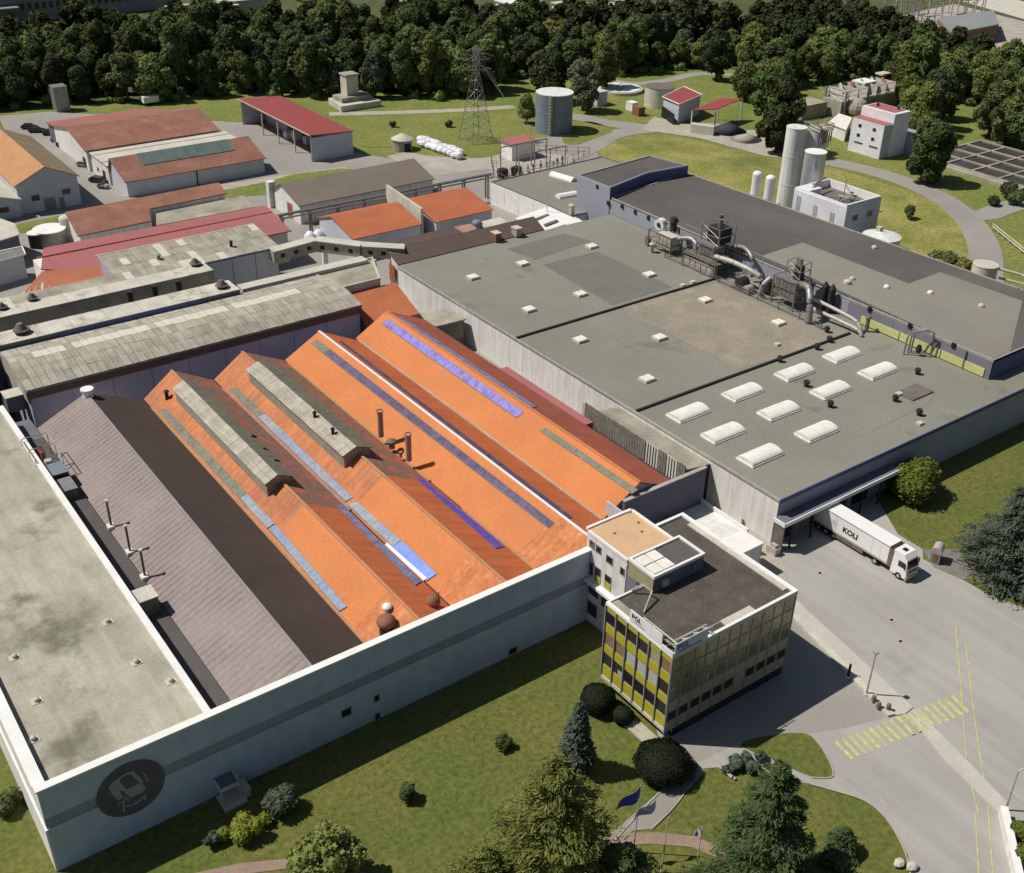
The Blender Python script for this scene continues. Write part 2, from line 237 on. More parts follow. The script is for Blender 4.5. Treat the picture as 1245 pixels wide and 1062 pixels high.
# ------------------------------------------------------------------ mesh builder
ORG = {}                                   # world position of each parent
class MB:
    def __init__(s): s.v = []; s.f = []
    def add(s, v, f):
        k = len(s.v); s.v += [tuple(p) for p in v]; s.f += [tuple(i+k for i in q) for q in f]; return s
    def box(s, x0, x1, y0, y1, z0, z1):
        return s.add([(x0,y0,z0),(x1,y0,z0),(x1,y1,z0),(x0,y1,z0),(x0,y0,z1),(x1,y0,z1),(x1,y1,z1),(x0,y1,z1)],
                     [(0,3,2,1),(4,5,6,7),(0,1,5,4),(1,2,6,5),(2,3,7,6),(3,0,4,7)])
    def prism(s, poly, z0, z1):            # z0 / z1: number or one height per corner
        n = len(poly); a = sum(poly[i][0]*poly[(i+1)%n][1]-poly[(i+1)%n][0]*poly[i][1] for i in range(n))
        zb = z0 if isinstance(z0, (list, tuple)) else [z0]*n; zt = z1 if isinstance(z1, (list, tuple)) else [z1]*n
        idx = list(range(n)) if a > 0 else list(range(n-1, -1, -1))
        v = [(poly[i][0], poly[i][1], zb[i]) for i in idx]+[(poly[i][0], poly[i][1], zt[i]) for i in idx]
        return s.add(v, [tuple(range(n-1, -1, -1)), tuple(range(n, 2*n))]+[(i, (i+1)%n, (i+1)%n+n, i+n) for i in range(n)])
    def slab(s, pts, th):                  # sloped plate, th below the given corners
        return s.prism([p[:2] for p in pts], [p[2]-th for p in pts], [p[2] for p in pts])
    def cyl(s, x, y, z0, z1, r, r2=None, n=16, cap=True):
        r2 = r if r2 is None else r2
        v = [(x+r*math.cos(2*math.pi*i/n), y+r*math.sin(2*math.pi*i/n), z0) for i in range(n)]+[(x+r2*math.cos(2*math.pi*i/n), y+r2*math.sin(2*math.pi*i/n), z1) for i in range(n)]
        return s.add(v, [(i, (i+1)%n, (i+1)%n+n, i+n) for i in range(n)]+([tuple(range(n-1,-1,-1)), tuple(range(n, 2*n))] if cap else []))
    def tube(s, pts, r, n=8):
        pts = [Vector(p) for p in pts]; rings = []; m = len(pts)
        for i, p in enumerate(pts):
            d = (pts[min(i+1, m-1)]-pts[max(i-1, 0)]).normalized()
            a = d.cross(Vector((0, 0, 1)) if abs(d.z) < .9 else Vector((1, 0, 0))).normalized(); b = d.cross(a)
            rr = r[i] if isinstance(r, (list, tuple)) else r
            rings += [tuple(p+a*rr*math.cos(2*math.pi*k/n)+b*rr*math.sin(2*math.pi*k/n)) for k in range(n)]
        f = [(j*n+k, (j+1)*n+k, (j+1)*n+(k+1)%n, j*n+(k+1)%n) for j in range(m-1) for k in range(n)]
        return s.add(rings, f+[tuple(range(n)), tuple(range(m*n-1, (m-1)*n-1, -1))])
    def dome(s, x, y, z, r, h, n=16, k=5):
        v = []; f = []
        for j in range(k):
            t = math.pi/2*j/k
            v += [(x+r*math.cos(t)*math.cos(2*math.pi*i/n), y+r*math.cos(t)*math.sin(2*math.pi*i/n), z+h*math.sin(t)) for i in range(n)]
        v.append((x, y, z+h))
        f = [(j*n+i, j*n+(i+1)%n, (j+1)*n+(i+1)%n, (j+1)*n+i) for j in range(k-1) for i in range(n)]+[((k-1)*n+i, (k-1)*n+(i+1)%n, k*n) for i in range(n)]
        return s.add(v, f)
    def ball(s, x, y, z, rx, ry, rz, n=12, k=8, j=0.0):
        v = [(x, y, z-rz)]
        for a in range(1, k):
            t = -math.pi/2+math.pi*a/k
            for i in range(n):
                q = 1+random.uniform(-j, j)
                v.append((x+rx*q*math.cos(t)*math.cos(2*math.pi*i/n), y+ry*q*math.cos(t)*math.sin(2*math.pi*i/n), z+rz*q*math.sin(t)))
        v.append((x, y, z+rz)); L = len(v)-1
        f = [(0, 1+(i+1)%n, 1+i) for i in range(n)]+[(1+a*n+i, 1+a*n+(i+1)%n, 1+(a+1)*n+(i+1)%n, 1+(a+1)*n+i) for a in range(k-2) for i in range(n)]
        f += [(1+(k-2)*n+i, 1+(k-2)*n+(i+1)%n, L) for i in range(n)]
        return s.add(v, f)
    def build(s, name, m, parent=None, smooth=False, local=False, loc=None):
        me = bpy.data.meshes.new(name)
        o = bpy.data.objects.new(name, me); C.objects.link(o)
        off = Vector((0, 0, 0))
        if parent is not None:
            o.parent = parent
            if not local: off = ORG.get(parent.name, Vector((0, 0, 0)))
            ORG[o.name] = off
        elif loc is not None:
            off = Vector(loc); o.location = off; ORG[o.name] = off
        else:
            a = np.array(s.v); off = Vector(((a[:,0].min()+a[:,0].max())/2, (a[:,1].min()+a[:,1].max())/2, a[:,2].min())); o.location = off; ORG[o.name] = off
        me.from_pydata([(p[0]-off.x, p[1]-off.y, p[2]-off.z) for p in s.v], [], s.f); me.materials.append(M[m] if isinstance(m, str) else m)
        if smooth: me.polygons.foreach_set('use_smooth', [True]*len(me.polygons))
        return o
def tag(o, label=None, cat=None, group=None, kind=None):
    if label: o['label'] = label
    if cat: o['category'] = cat
    if group: o['group'] = group
    if kind: o['kind'] = kind
    return o
def thing(name, label, cat, loc, group=None, rz=0):
    o = bpy.data.objects.new(name, None); C.objects.link(o); o.location = loc; o.rotation_euler.z = rz; o.empty_display_size = .5
    ORG[o.name] = Vector(loc); return tag(o, label, cat, group)
def dup(r, loc, label=None, rz=None, sc=None, group=None):
    c = r.copy(); C.objects.link(c); c.location = loc
    if rz is not None: c.rotation_euler.z = rz
    if sc is not None: c.scale = sc
    if label: c['label'] = label
    if group: c['group'] = group
    def kids(a, b):
        for ch in list(a.children):
            k = ch.copy(); C.objects.link(k); k.parent = b; kids(ch, k)
    kids(r, c); return c
def piece(name, me, m, parent, loc, rot=None, sc=None):     # one more piece sharing a mesh; loc in world metres
    o = bpy.data.objects.new(name, me); C.objects.link(o); o.parent = parent; off = ORG.get(parent.name, Vector((0,0,0)))
    o.location = Vector(loc)-off
    if rot: o.rotation_euler = rot
    if sc: o.scale = sc
    ORG[o.name] = Vector(loc)
    return o
def meshof(mb, name, m):
    me = bpy.data.meshes.new(name); me.from_pydata(mb.v, [], mb.f); me.materials.append(M[m]); return me
def struct(name, pts, z, m, th=None):
    mb = MB(); mb.prism([p[:2] for p in pts], z-(th or .5), z) if th else mb.add([(p[0], p[1], z) for p in pts], [tuple(range(len(pts)))])
    o = mb.build(name, m, loc=(0, 0, 0)); o['kind'] = 'structure'
    if not th:
        me = o.data
        if me.polygons[0].normal.z < 0: me.flip_normals()
    return o
def px(pts, z=0.0): return [P(a, b, z) for a, b in pts]
def curve(pts, n=6):                       # Catmull-Rom through pixel points (closed)
    out = []; m = len(pts)
    for i in range(m):
        p0, p1, p2, p3 = [np.array(pts[(i+k-1) % m], float) for k in range(4)]
        for j in range(n):
            t = j/n; out.append(tuple(.5*((2*p1)+(-p0+p2)*t+(2*p0-5*p1+4*p2-p3)*t*t+(-p0+3*p1-3*p2+p3)*t**3)))
    return out
def window(parent, face, at, a0, a1, z0, z1, m='dark_glass', fm='frame_grey', fw=.09):
    f = MB(); p = MB(); e = .06
    def B(mb, u0, u1, w0, w1, d0, d1):
        if face == 'x': mb.box(at-d1, at-d0, u0, u1, w0, w1)
        else: mb.box(u0, u1, at-d1, at-d0, w0, w1)
    B(f, a0, a1, z0, z0+fw, -.02, e); B(f, a0, a1, z1-fw, z1, -.02, e); B(f, a0, a0+fw, z0+fw, z1-fw, -.02, e); B(f, a1-fw, a1, z0+fw, z1-fw, -.02, e)
    B(p, a0+fw, a1-fw, z0+fw, z1-fw, -.02, .025)
    o = f.build('window', fm, parent); p.build('pane', m, o); return o
def parapet(poly, z0, z1, t=.35):
    n = len(poly); mb = MB()
    cx = sum(p[0] for p in poly)/n; cy = sum(p[1] for p in poly)/n
    for i in range(n):
        a = Vector(poly[i][:2]); b = Vector(poly[(i+1) % n][:2]); d = (b-a).normalized(); nrm = Vector((-d.y, d.x))
        if nrm.dot(Vector((cx, cy))-(a+b)/2) < 0: nrm = -nrm
        mb.prism([a-d*0.0, b-d*t, b-d*t+nrm*t, a+nrm*t], z0, z1)
    return mb
def flat_building(name, label, cat, poly, z, wallm, roofm, z0=0.0, lip=.3, copm='pale_conc', group=None, t=.3):
    cx = sum(p[0] for p in poly)/len(poly); cy = sum(p[1] for p in poly)/len(poly)
    r = thing(name, label, cat, (cx, cy, z0), group)
    MB().prism(poly, z0, z-lip-.12).build('wall', wallm, r)
    MB().prism([(cx+(p[0]-cx)*.998, cy+(p[1]-cy)*.998) for p in poly], z-lip-.12, z-lip).build('roof', roofm, r)
    parapet(poly, z-lip-.1, z, t).build('parapet', copm, r)
    return r
def gable(name, label, cat, x0, x1, y0, y1, ze, zr, axis, roofm, wallm, roofm2=None, rp=.5, oh=.5, z0=0.0, group=None):
    r = thing(name, label, cat, ((x0+x1)/2, (y0+y1)/2, z0), group)
    if axis == 'x':
        ym = y0+(y1-y0)*rp
        def prof(x): return [(x, y0, z0), (x, y1, z0), (x, y1, ze), (x, ym, zr-.05), (x, y0, ze)]
        v = prof(x0)+prof(x1); MB().add(v, [(0,1,2,3,4)[::1], (9,8,7,6,5), (0,5,6,1), (1,6,7,2), (2,7,8,3), (3,8,9,4), (4,9,5,0)]).build('wall', wallm, r)
        s = (zr-ze)/(ym-y0); s2 = (zr-ze)/(y1-ym)
        MB().slab([(x0-oh, y0-oh, ze-oh*s+.1), (x1+oh, y0-oh, ze-oh*s+.1), (x1+oh, ym, zr+.1), (x0-oh, ym, zr+.1)], .18).build('roof_slope', roofm, r)
        MB().slab([(x0-oh, ym, zr+.1), (x1+oh, ym, zr+.1), (x1+oh, y1+oh, ze-oh*s2+.1), (x0-oh, y1+oh, ze-oh*s2+.1)], .18).build('roof_slope', roofm2 or roofm, r)
    else:
        xm = x0+(x1-x0)*rp
        def prof(y): return [(x0, y, z0), (x1, y, z0), (x1, y, ze), (xm, y, zr-.05), (x0, y, ze)]
        v = prof(y0)+prof(y1); MB().add(v, [(0,1,2,3,4), (9,8,7,6,5), (0,5,6,1), (1,6,7,2), (2,7,8,3), (3,8,9,4), (4,9,5,0)]).build('wall', wallm, r)
        s = (zr-ze)/(xm-x0); s2 = (zr-ze)/(x1-xm)
        MB().slab([(x0-oh, y0-oh, ze-oh*s+.1), (xm, y0-oh, zr+.1), (xm, y1+oh, zr+.1), (x0-oh, y1+oh, ze-oh*s+.1)], .18).build('roof_slope', roofm, r)
        MB().slab([(xm, y0-oh, zr+.1), (x1+oh, y0-oh, ze-oh*s2+.1), (x1+oh, y1+oh, ze-oh*s2+.1), (xm, y1+oh, zr+.1)], .18).build('roof_slope', roofm2 or roofm, r)
    return r
def mono(name, label, cat, pts, roofm, wallm, z0=0.0, th=.25, inset=.4, group=None, edge=None):
    cx = sum(p[0] for p in pts)/len(pts); cy = sum(p[1] for p in pts)/len(pts)
    r = thing(name, label, cat, (cx, cy, z0), group)
    MB().slab(pts, th).build('roof', roofm, r)
    q = []
    for p in pts:
        d = Vector((cx-p[0], cy-p[1])); l = max(d.length, .01); k = inset*1.2/l; q.append((p[0]+d.x*k, p[1]+d.y*k))
    MB().prism(q, z0, [p[2]-th-.01-.0*i for i, p in enumerate(pts)]).build('wall', wallm, r)
    if edge:
        e = MB()
        for i in range(len(pts)): e.tube([pts[i], pts[(i+1) % len(pts)]], .16, 5)
        e.build('eave_trim', edge, r)
    return r
def text_mesh(name, txt, size, m, parent, origin, xdir, ydir, bold=.0, ext=.02):
    cu = bpy.data.curves.new(name, 'FONT'); cu.body = txt; cu.size = size; cu.extrude = ext; cu.offset = bold; cu.resolution_u = 3
    t = bpy.data.objects.new('tmp', cu); C.objects.link(t); dg = bpy.context.evaluated_depsgraph_get(); dg.update()
    me = bpy.data.meshes.new_from_object(t.evaluated_get(dg)); bpy.data.objects.remove(t); bpy.data.curves.remove(cu)
    o = bpy.data.objects.new(name, me); C.objects.link(o); me.materials.clear(); me.materials.append(M[m])
    X = Vector(xdir).normalized(); Y = Vector(ydir).normalized(); Z = X.cross(Y); off = ORG.get(parent.name, Vector((0,0,0))); og = Vector(origin)
    me.transform(Matrix(((X.x, Y.x, Z.x, og.x-off.x), (X.y, Y.y, Z.y, og.y-off.y), (X.z, Y.z, Z.z, og.z-off.z), (0,0,0,1))))
    o.parent = parent; return o
# ================================================================== GROUND
struct('ground', [(-1500,-400,0),(2500,-400,0),(2500,3000,0),(-1500,3000,0)], -.06, 'earth')
struct('back_meadow', px([(-100,152),(0,137),(640,80),(760,80),(900,85),(1000,95),(1180,105),(1300,160),(1400,330),(1400,600),(500,420),(-200,300)]), -.03, 'far_grass')
struct('front_lawn', [(-90,-60,0),(230,-60,0),(230,84,0),(-90,84,0)], -.015, 'grass')
struct('side_lawn', [(-90,84,0),(8,84,0),(8,175,0),(-90,175,0)], -.02, 'grass')
struct('works_yard', px([(-400,560),(-160,175),(0,141),(60,136),(150,141),(290,149),(330,150),(380,160),(425,185),(470,192),(560,196),(620,172),(720,160),(760,330),(900,560),(500,700)]), 0, 'road')
struct('truck_yard', px([(760,770),(780,640),(850,590),(945,650),(1060,596),(1092,650),(1122,668),(1122,680),(1165,702),(1200,722),(1260,745),(1450,820),(1450,1400),(1135,1400),(1112,1080),(1104,1040),(1087,1008),(1065,982),(1040,968),(1013,962),(985,953),(950,948),(915,938),(885,932),(838,936),(812,930)]), 0, 'asphalt')
struct('tarmac_patch', px([(868,780),(960,742),(1030,805),(1085,870),(1030,885),(984,892),(900,902),(850,926),(818,922)], .01), .01, 'road')
struct('lawn_island', px(curve([(900,905),(945,893),(982,893),(1000,912),(1012,942),(986,944),(945,926)], 4), .03), .03, 'grass')
struct('garden_path', px([(830,938),(848,928),(858,938),(792,1008),(770,1010),(740,1030),(722,1032)], .03), .03, 'road')
struct('brick_path', px([(700,1022),(750,1013),(800,1012),(845,1017),(900,1040),(900,1055),(840,1030),(790,1026),(740,1030),(700,1038)], .05), .05, 'pink_path')
struct('brick_path', px([(180,1110),(235,1062),(290,1050),(360,1043),(420,1052),(520,1090),(520,1110),(420,1065),(350,1056),(290,1064),(240,1110)], .03), .03, 'pink_path')
struct('lane', px([(826,590),(912,648),(945,668),(970,730),(1000,770),(900,720),(790,640)], .03), .03, 'paving')
# ring road and tracks of the works
def strip(name, pts, wd, m, z=.03, n=8):
    q = [np.array(P(a, b, z)[:2]) for a, b in pts]; c = []
    for i in range(len(q)-1):
        p0, p1, p2, p3 = q[max(i-1,0)], q[i], q[i+1], q[min(i+2,len(q)-1)]
        for j in range(n):
            t = j/n; c.append(.5*((2*p1)+(-p0+p2)*t+(2*p0-5*p1+4*p2-p3)*t*t+(-p0+3*p1-3*p2+p3)*t**3))
    c.append(q[-1]); L = []; R = []
    for i, p in enumerate(c):
        d = c[min(i+1,len(c)-1)]-c[max(i-1,0)]; d = d/np.linalg.norm(d); nn = np.array([-d[1], d[0]])
        L.append(p+nn*wd/2); R.append(p-nn*wd/2)
    mb = MB(); k = len(c); mb.add([(p[0],p[1],z) for p in L]+[(p[0],p[1],z) for p in R], [(i, i+k, i+k+1, i+1) for i in range(k-1)])
    o = mb.build(name, m, loc=(0,0,0)); o['kind'] = 'structure'
    if o.data.polygons[0].normal.z < 0: o.data.flip_normals()
    return o
struct('ring_lawn', px(curve([(728,184),(750,170),(795,164),(850,172),(900,186),(960,197),(1010,204),(1070,222),(1120,238),(1150,258),(1172,285),(1180,315),(1170,345),(1100,400),(900,330),(760,260)], 5), -.01), -.01, 'dry_grass')
strip('ring_road', [(600,215),(655,202),(712,182),(745,164),(800,157),(860,165),(915,180),(960,190),(1015,198),(1080,214),(1135,236),(1172,262),(1195,296),(1198,335),(1190,372)], 7.2, 'road')
strip('ring_road', [(1165,258),(1195,262),(1225,252),(1300,232)], 6.5, 'road', .05)
strip('ring_road', [(670,140),(705,143),(740,150),(800,157)], 7, 'road', .05)
strip('gravel_track', [(400,139),(480,137),(560,134),(625,130)], 4.0, 'paving', .02)
strip('gravel_track', [(715,100),(740,98),(770,102),(810,98),(850,90),(905,92)], 4.5, 'road', .02)
struct('service_apron', px([(780,158),(795,142),(830,150),(870,150),(930,165),(965,180),(985,195),(930,190),(850,168)], .07), .07, 'paving')
struct('gravel_pile_floor', px(curve([(878,175),(900,160),(925,160),(932,172),(915,182)], 4), .09), .09, 'gravel')
struct('tank_lawn', px(curve([(684,172),(690,152),(715,148),(738,154),(744,160),(725,168),(700,176)], 5), .05), .05, 'far_grass')
struct('meadow', px(curve([(418,150),(470,147),(560,144),(625,138),(645,150),(640,172),(600,190),(560,192),(510,188),(480,180),(440,178),(425,165)], 4), .05), .05, 'far_grass')
struct('verge', px([(262,233),(330,220),(356,212),(415,205),(440,207),(420,213),(345,228),(332,236),(275,241)], .05), .05, 'far_grass')
struct('verge', px([(12,284),(22,272),(60,265),(100,256),(100,264),(60,283)], .05), .05, 'far_grass')
struct('verge', px([(-20,170),(0,146),(6,160),(-20,190)], .05), .05, 'far_grass')
struct('track', px([(128,240),(290,222),(345,213),(420,203),(422,207),(345,219),(330,222),(268,235)], .04), .04, 'paving')
struct('gravel_bed', px([(470,190),(500,183),(570,190),(620,178),(640,185),(600,205),(520,215)], .04), .04, 'gravel')
struct('substation_bed', px([(596,205),(640,185),(700,190),(720,182),(690,200),(610,228)], .06), .06, 'gravel')
# tarmac repairs, kerbs and road markings in the truck yard
struct('tarmac_patch', px([(1122,668),(1165,668),(1195,700),(1170,705),(1135,690)], .01), .01, 'tarmac_patch')
k = struct('kerb_island', px([(958,736),(966,728),(1030,786),(1110,860),(1100,868),(1085,870),(1020,800)], .12), .12, 'kerb', .2)
k = struct('kerb_island', px([(1104,868),(1112,862),(1160,908),(1226,977),(1216,990),(1150,925)], .12), .12, 'kerb', .2)
struct('stone_kerb', px([(962,748),(968,745),(1088,868),(1080,870)], .3), .3, 'pale_conc', .3)
for i in range(18):
    a = (1014+i*8.3, 902.5-i*3.3); q = [P(*a, .14 if 11 <= i <= 12 else .02)]
    b = (a[0]+20.5, a[1]+21); c2 = (b[0]+3.7, b[1]-1.6); d = (a[0]+3.7, a[1]-1.6)
    z = .14 if 9 <= i <= 11 else .02
    struct('crossing_stripe', px([a, b, c2, d], z), z, 'yellow_line')
def line(pts, wd, m='white_line', z=.035):
    o = strip('road_line', pts, wd, m, z, 3)
line([(1162,762),(1168,830),(1176,935)], .14, 'yellow_line'); line([(1174,780),(1186,880),(1197,950)], .14, 'yellow_line')
line([(1186,990),(1190,1062),(1195,1120)], .14, 'yellow_line'); line([(1201,978),(1207,1062)], .14, 'yellow_line')
line([(1196,932),(1245,975)], .2); line([(966,728),(1030,776)], .1); line([(1045,795),(1100,842)], .1)
line([(1068,968),(1100,1012),(1120,1045)], .1); line([(1012,692),(1075,735)], .1); line([(975,680),(1030,712)], .1)
line([(1125,683),(1168,728)], .12); line([(1120,690),(1155,722)], .1); line([(1010,668),(1078,710)], .1); line([(1120,880),(1150,910)], .15)
for a, b in ((997,697),(1095,780),(1084,754)):
    q = P(a, b, .02); MB().box(q[0]-.5, q[0]+.5, q[1]-.5, q[1]+.5, .005, .025).build('drain_frame', 'paving', loc=q)['kind'] = 'structure'
    MB().cyl(q[0], q[1], .02, .04, .22).build('drain_cover', 'black', loc=q)['kind'] = 'structure'
for pl in ([(1176,935),(1190,990)],):
    line(pl, .14, 'yellow_line')
# lawn kerbs
def kerb(pts, wd=.15, h=.12, name='lawn_kerb'):
    o = strip(name, pts, wd, 'paving', h, 4)
    return o
kerb([(985,893),(1001,912),(1013,943),(986,945)]); kerb([(985,953),(1013,961),(1050,973),(1078,996),(1100,1035),(1108,1070)])
kerb([(792,1008),(820,980),(850,940)]); kerb([(740,1030),(790,975),(830,938)]); kerb([(0,0),(1,1)]) if False else None

# ================================================================== FRONT FACADE AND FLAT-ROOFED BLOCK
YF = 81.3
r = thing('factory_facade', 'long blue-grey front wall with dark stripe, round emblem and white coping', 'wall', (40, YF+.3, 0))
MB().box(8.1, 73.0, YF, YF+.6, 6.9, 10.45).build('upper_wall', 'facade_wall', r)
MB().box(8.1, 73.0, YF-.1, YF+.6, 0, 5.65).build('lower_wall', 'facade_wall', r)
MB().box(8.1, 73.0, YF+.06, YF+.6, 5.65, 6.9).build('stripe', 'stripe', r)
MB().box(7.95, 73.05, YF-.12, YF+.75, 10.45, 10.62).build('coping', 'white', r)
e = MB(); n = 40; ex, ez, er = 16.0, 6.05, 3.25
e.add([(ex+er*math.cos(2*math.pi*i/n), YF-.13, ez+er*math.sin(2*math.pi*i/n)) for i in range(n)]+[(ex+er*math.cos(2*math.pi*i/n), YF+.01, ez+er*math.sin(2*math.pi*i/n)) for i in range(n)],
      [tuple(range(n))]+[(i, i+n, (i+1)%n+n, (i+1)%n) for i in range(n)])
em = e.build('emblem', 'emblem_dark', r)
def em_shape(pts, d=.02, name='emblem_mark', m='emblem_grey'):
    q = [PY(110+a*.08032, 915+b*.08032, YF-.13) for a, b in pts]; n = len(q); k = MB()
    A = sum(q[i][0]*q[(i+1)%n][2]-q[(i+1)%n][0]*q[i][2] for i in range(n))
    if A < 0: q = q[::-1]
    k.add([(p[0], YF-.13-d, p[2]) for p in q]+[(p[0], YF-.12, p[2]) for p in q], [tuple(range(n))]+[(i, i+n, (i+1)%n+n, (i+1)%n) for i in range(n)])
    k.build(name, m, em)
em_shape([(270,540),(350,440),(450,370),(560,300),(650,285),(700,330),(760,390),(800,440),(770,480),(700,420),(660,380),(620,330),(540,340),(470,385),(440,440),(470,480),(500,500),(530,560),(650,520),(730,470),(800,480),(840,520),(800,600),(700,640),(600,690),(560,640),(500,590),(440,570),(460,630),(500,670),(420,730),(340,650)])
em_shape([(490,700),(520,720),(510,800),(520,900),(490,890),(480,800)]); em_shape([(525,810),(640,780),(740,720),(820,640),(850,690),(830,730),(800,680),(740,750),(640,800),(530,830)])
em_shape([(780,280),(840,330),(870,420),(850,450),(835,370),(800,320)]); em_shape([(395,800),(460,740),(475,750),(410,805)]); em_shape([(520,650),(590,720),(570,745),(510,675)])
for (a, b, c_, d_) in ((415,860,427,873),(618,786,629,797)):
    p = PY(a, d_, YF-.1); q = PY(c_, b, YF-.1); window(r, 'y', YF-.1, p[0], q[0], min(p[2], q[2])-.1, max(p[2], q[2])+.15)
for a, b in ((458,849),(459,871)):
    p = PY(a, b, YF-.1); window(r, 'y', YF-.1, p[0]-.35, p[0]+.35, p[2]-.5, p[2]+.5)
r = thing('flat_roofed_block', 'pale stained concrete flat roof block behind the facade, left edge of picture', 'building', (16, 120, 0))
MB().box(8.1, 8.5, YF+.6, 176, 0, 10.4).build('side_wall', 'white_wall', r); MB().box(7.9, 8.1, YF-.1, 176, 0, 5.6).build('side_wall', 'white_wall', r)
MB().box(8.5, 24.4, YF+.6, 176, 9.3, 9.6).build('roof', 'conc_roof', r)
MB().box(24.4, 24.9, YF+.6, 157, 0, 10.0).build('side_wall', 'white_wall', r); MB().box(24.3, 25.05, YF+.76, 157, 10.0, 10.15).build('parapet', 'white', r)
MB().box(8.5, 9.0, YF+.76, 176, 9.6, 10.5).build('parapet', 'white_wall', r); MB().box(7.9, 9.05, YF+.76, 176, 10.5, 10.6).build('coping', 'white', r)
vm = meshof(MB().dome(0,0,.25,.3,.2,10,3).cyl(0,0,0,.28,.26,n=10), 'roof_vent', 'pale_conc'); vb = meshof(MB().box(-.55,.55,-.45,.45,0,.07), 'vent_base', 'pale_conc')
for a, b in ((18,800),(45,853),(131,757),(166,806),(208,829),(41,900)):
    q = P(a, b, 9.6); o = piece('roof_vent', vb, None, r, q); piece('vent_cap', vm, None, o, Vector(q)+Vector((0,0,.05)))
q = P(14,525,9.6)
# gutter roof between the flat block and the brown hall
r = thing('gutter_roof', 'narrow dark grey lean-to roof in the gap beside the brown hall', 'building', (26.3, 118, 0))
MB().box(24.95, 28.15, YF+.6, 157, 0, 6.9).build('wall', 'dk_wall', r)
MB().slab([(25.6, YF+.65, 7.3), (28.1, YF+.65, 7.15), (28.1, 150, 7.15), (25.6, 150, 7.3)], .3).build('roof', 'dark_roof', r)
def roofbox(a, b, z, sx, sy, h, m='pale_metal', label=None, top='pale_conc', name='roof_box', group=None):
    q = P(a, b, z); r = thing(name, label, 'vent housing', (q[0], q[1], z), group)
    MB().box(q[0]-sx, q[0]+sx, q[1]-sy, q[1]+sy, z, z+h).build('body', m, r); MB().box(q[0]-sx-.1, q[0]+sx+.1, q[1]-sy-.1, q[1]+sy+.1, z+h, z+h+.12).build('lid', top, r); return r
roofbox(178,742,7.2,1.2,1.2,2.2,'grime_metal','grey vent housing with pale lid in the gutter beside the brown roof')
roofbox(22,495,7.0,1.6,1.3,2.4,'dk_wall','pale topped duct box at the far corner of the flat roof')
q = P(62,583,7.1); r = thing('dust_extractor', 'grey rooftop extractor with rusty stack and railing beside brown roof', 'extractor', (q[0], q[1]-1, 7.1))
x, y = q[0]+.3, q[1]
MB().box(x-1.4, x+1.4, y-6.5, y-3.2, 7.1, 8.6).build('duct_box', 'grime_metal', r); MB().box(x-1.5, x+1.5, y-6.6, y-3.1, 8.6, 8.7).build('lid', 'metal', r)
MB().box(x-1.5, x+1.5, y-2.9, y+.2, 7.1, 9.2).build('fan_box', 'dark_metal', r); MB().box(x-1.55, x+1.55, y-2.95, y+.25, 9.2, 9.3).build('lid', 'blue_metal', r)
MB().cyl(x, y+.9, 7.1, 9.6, .9, .5).build('cone', 'pale_metal', r); MB().tube([(x-.2,y+2.2,7.1),(x-.2,y+2.2,10.2),(x-.4,y+2.8,10.7)], .35).build('stack', 'rust', r)
for dx in (-1.7, 1.7): MB().tube([(x+dx,y-.1,7.1),(x+dx,y-.1,10.6),(x+dx,y+6.5,10.6),(x+dx,y+6.5,7.1)], .07, 5).tube([(x+dx,y+3,7.1),(x+dx,y+3,10.6)], .07, 5).tube([(x+dx,y-.1,9.4),(x+dx,y+6.5,9.4)], .05, 5).build('railing', 'paving', r)
MB().tube([(x-1.7,y+6.5,10.6),(x+1.7,y+6.5,10.6)], .07, 5).tube([(x-1.7,y+3,10.6),(x+1.7,y+3,10.6)], .07, 5).build('railing', 'paving', r)

# ================================================================== SHED ROOFS
ZR, ZV = 10.5, 7.0
def on_slope(px_, py_, x0, z0, s):
    d = ray(px_, py_); t = (z0-s*x0-CAM_H)/(d[2]-s*d[0]); return (d[0]*t, d[1]*t, CAM_H+d[2]*t)
HALL = {}
def hall(key, name, label, xa, xr, xb, y0, y1, secs, wallm='lilac_wall', cap=None, zr=ZR):
    r = thing(name, label, 'factory hall', (xr, (y0+y1)/2, 0)); HALL[key] = (r, xa, xr, xb, zr)
    MB().box(xa+.05, xb-.05, y0+.1, y1-.1, 0, ZV-.5).build('wall', wallm, r)
    for y in (y1-.25, y0+.1): MB().add([(xa+.1,y,ZV-.5),(xb-.1,y,ZV-.5),(xb-.1,y,ZV-.2),(xr,y,zr-.25),(xa+.1,y,ZV-.2),(xa+.1,y+.2,ZV-.5),(xb-.1,y+.2,ZV-.5),(xb-.1,y+.2,ZV-.2),(xr,y+.2,zr-.25),(xa+.1,y+.2,ZV-.2)],[(0,1,2,3,4),(9,8,7,6,5),(0,5,6,1),(1,6,7,2),(2,7,8,3),(3,8,9,4),(4,9,5,0)]).build('gable_wall', wallm, r)
    for (ya, yb, mw, me_) in secs:
        if mw: MB().slab([(xa+.12, ya, ZV), (xr, ya, zr), (xr, yb, zr), (xa+.12, yb, ZV)], .18).build('roof_slope', mw, r)
        if me_: MB().slab([(xr, ya, zr), (xb-.12, ya, ZV), (xb-.12, yb, ZV), (xr, yb, zr)], .18).build('roof_slope', me_, r)
    MB().slab([(xa-.12, y0, ZV-.12), (xa+.14, y0, ZV-.12), (xa+.14, y1, ZV-.12), (xa-.12, y1, ZV-.12)], .1).build('gutter', 'dark_metal', r)
    if cap: MB().box(xr-.17, xr+.17, y0, y1, zr-.03, zr+.1).build('ridge_cap', cap, r)
    return r
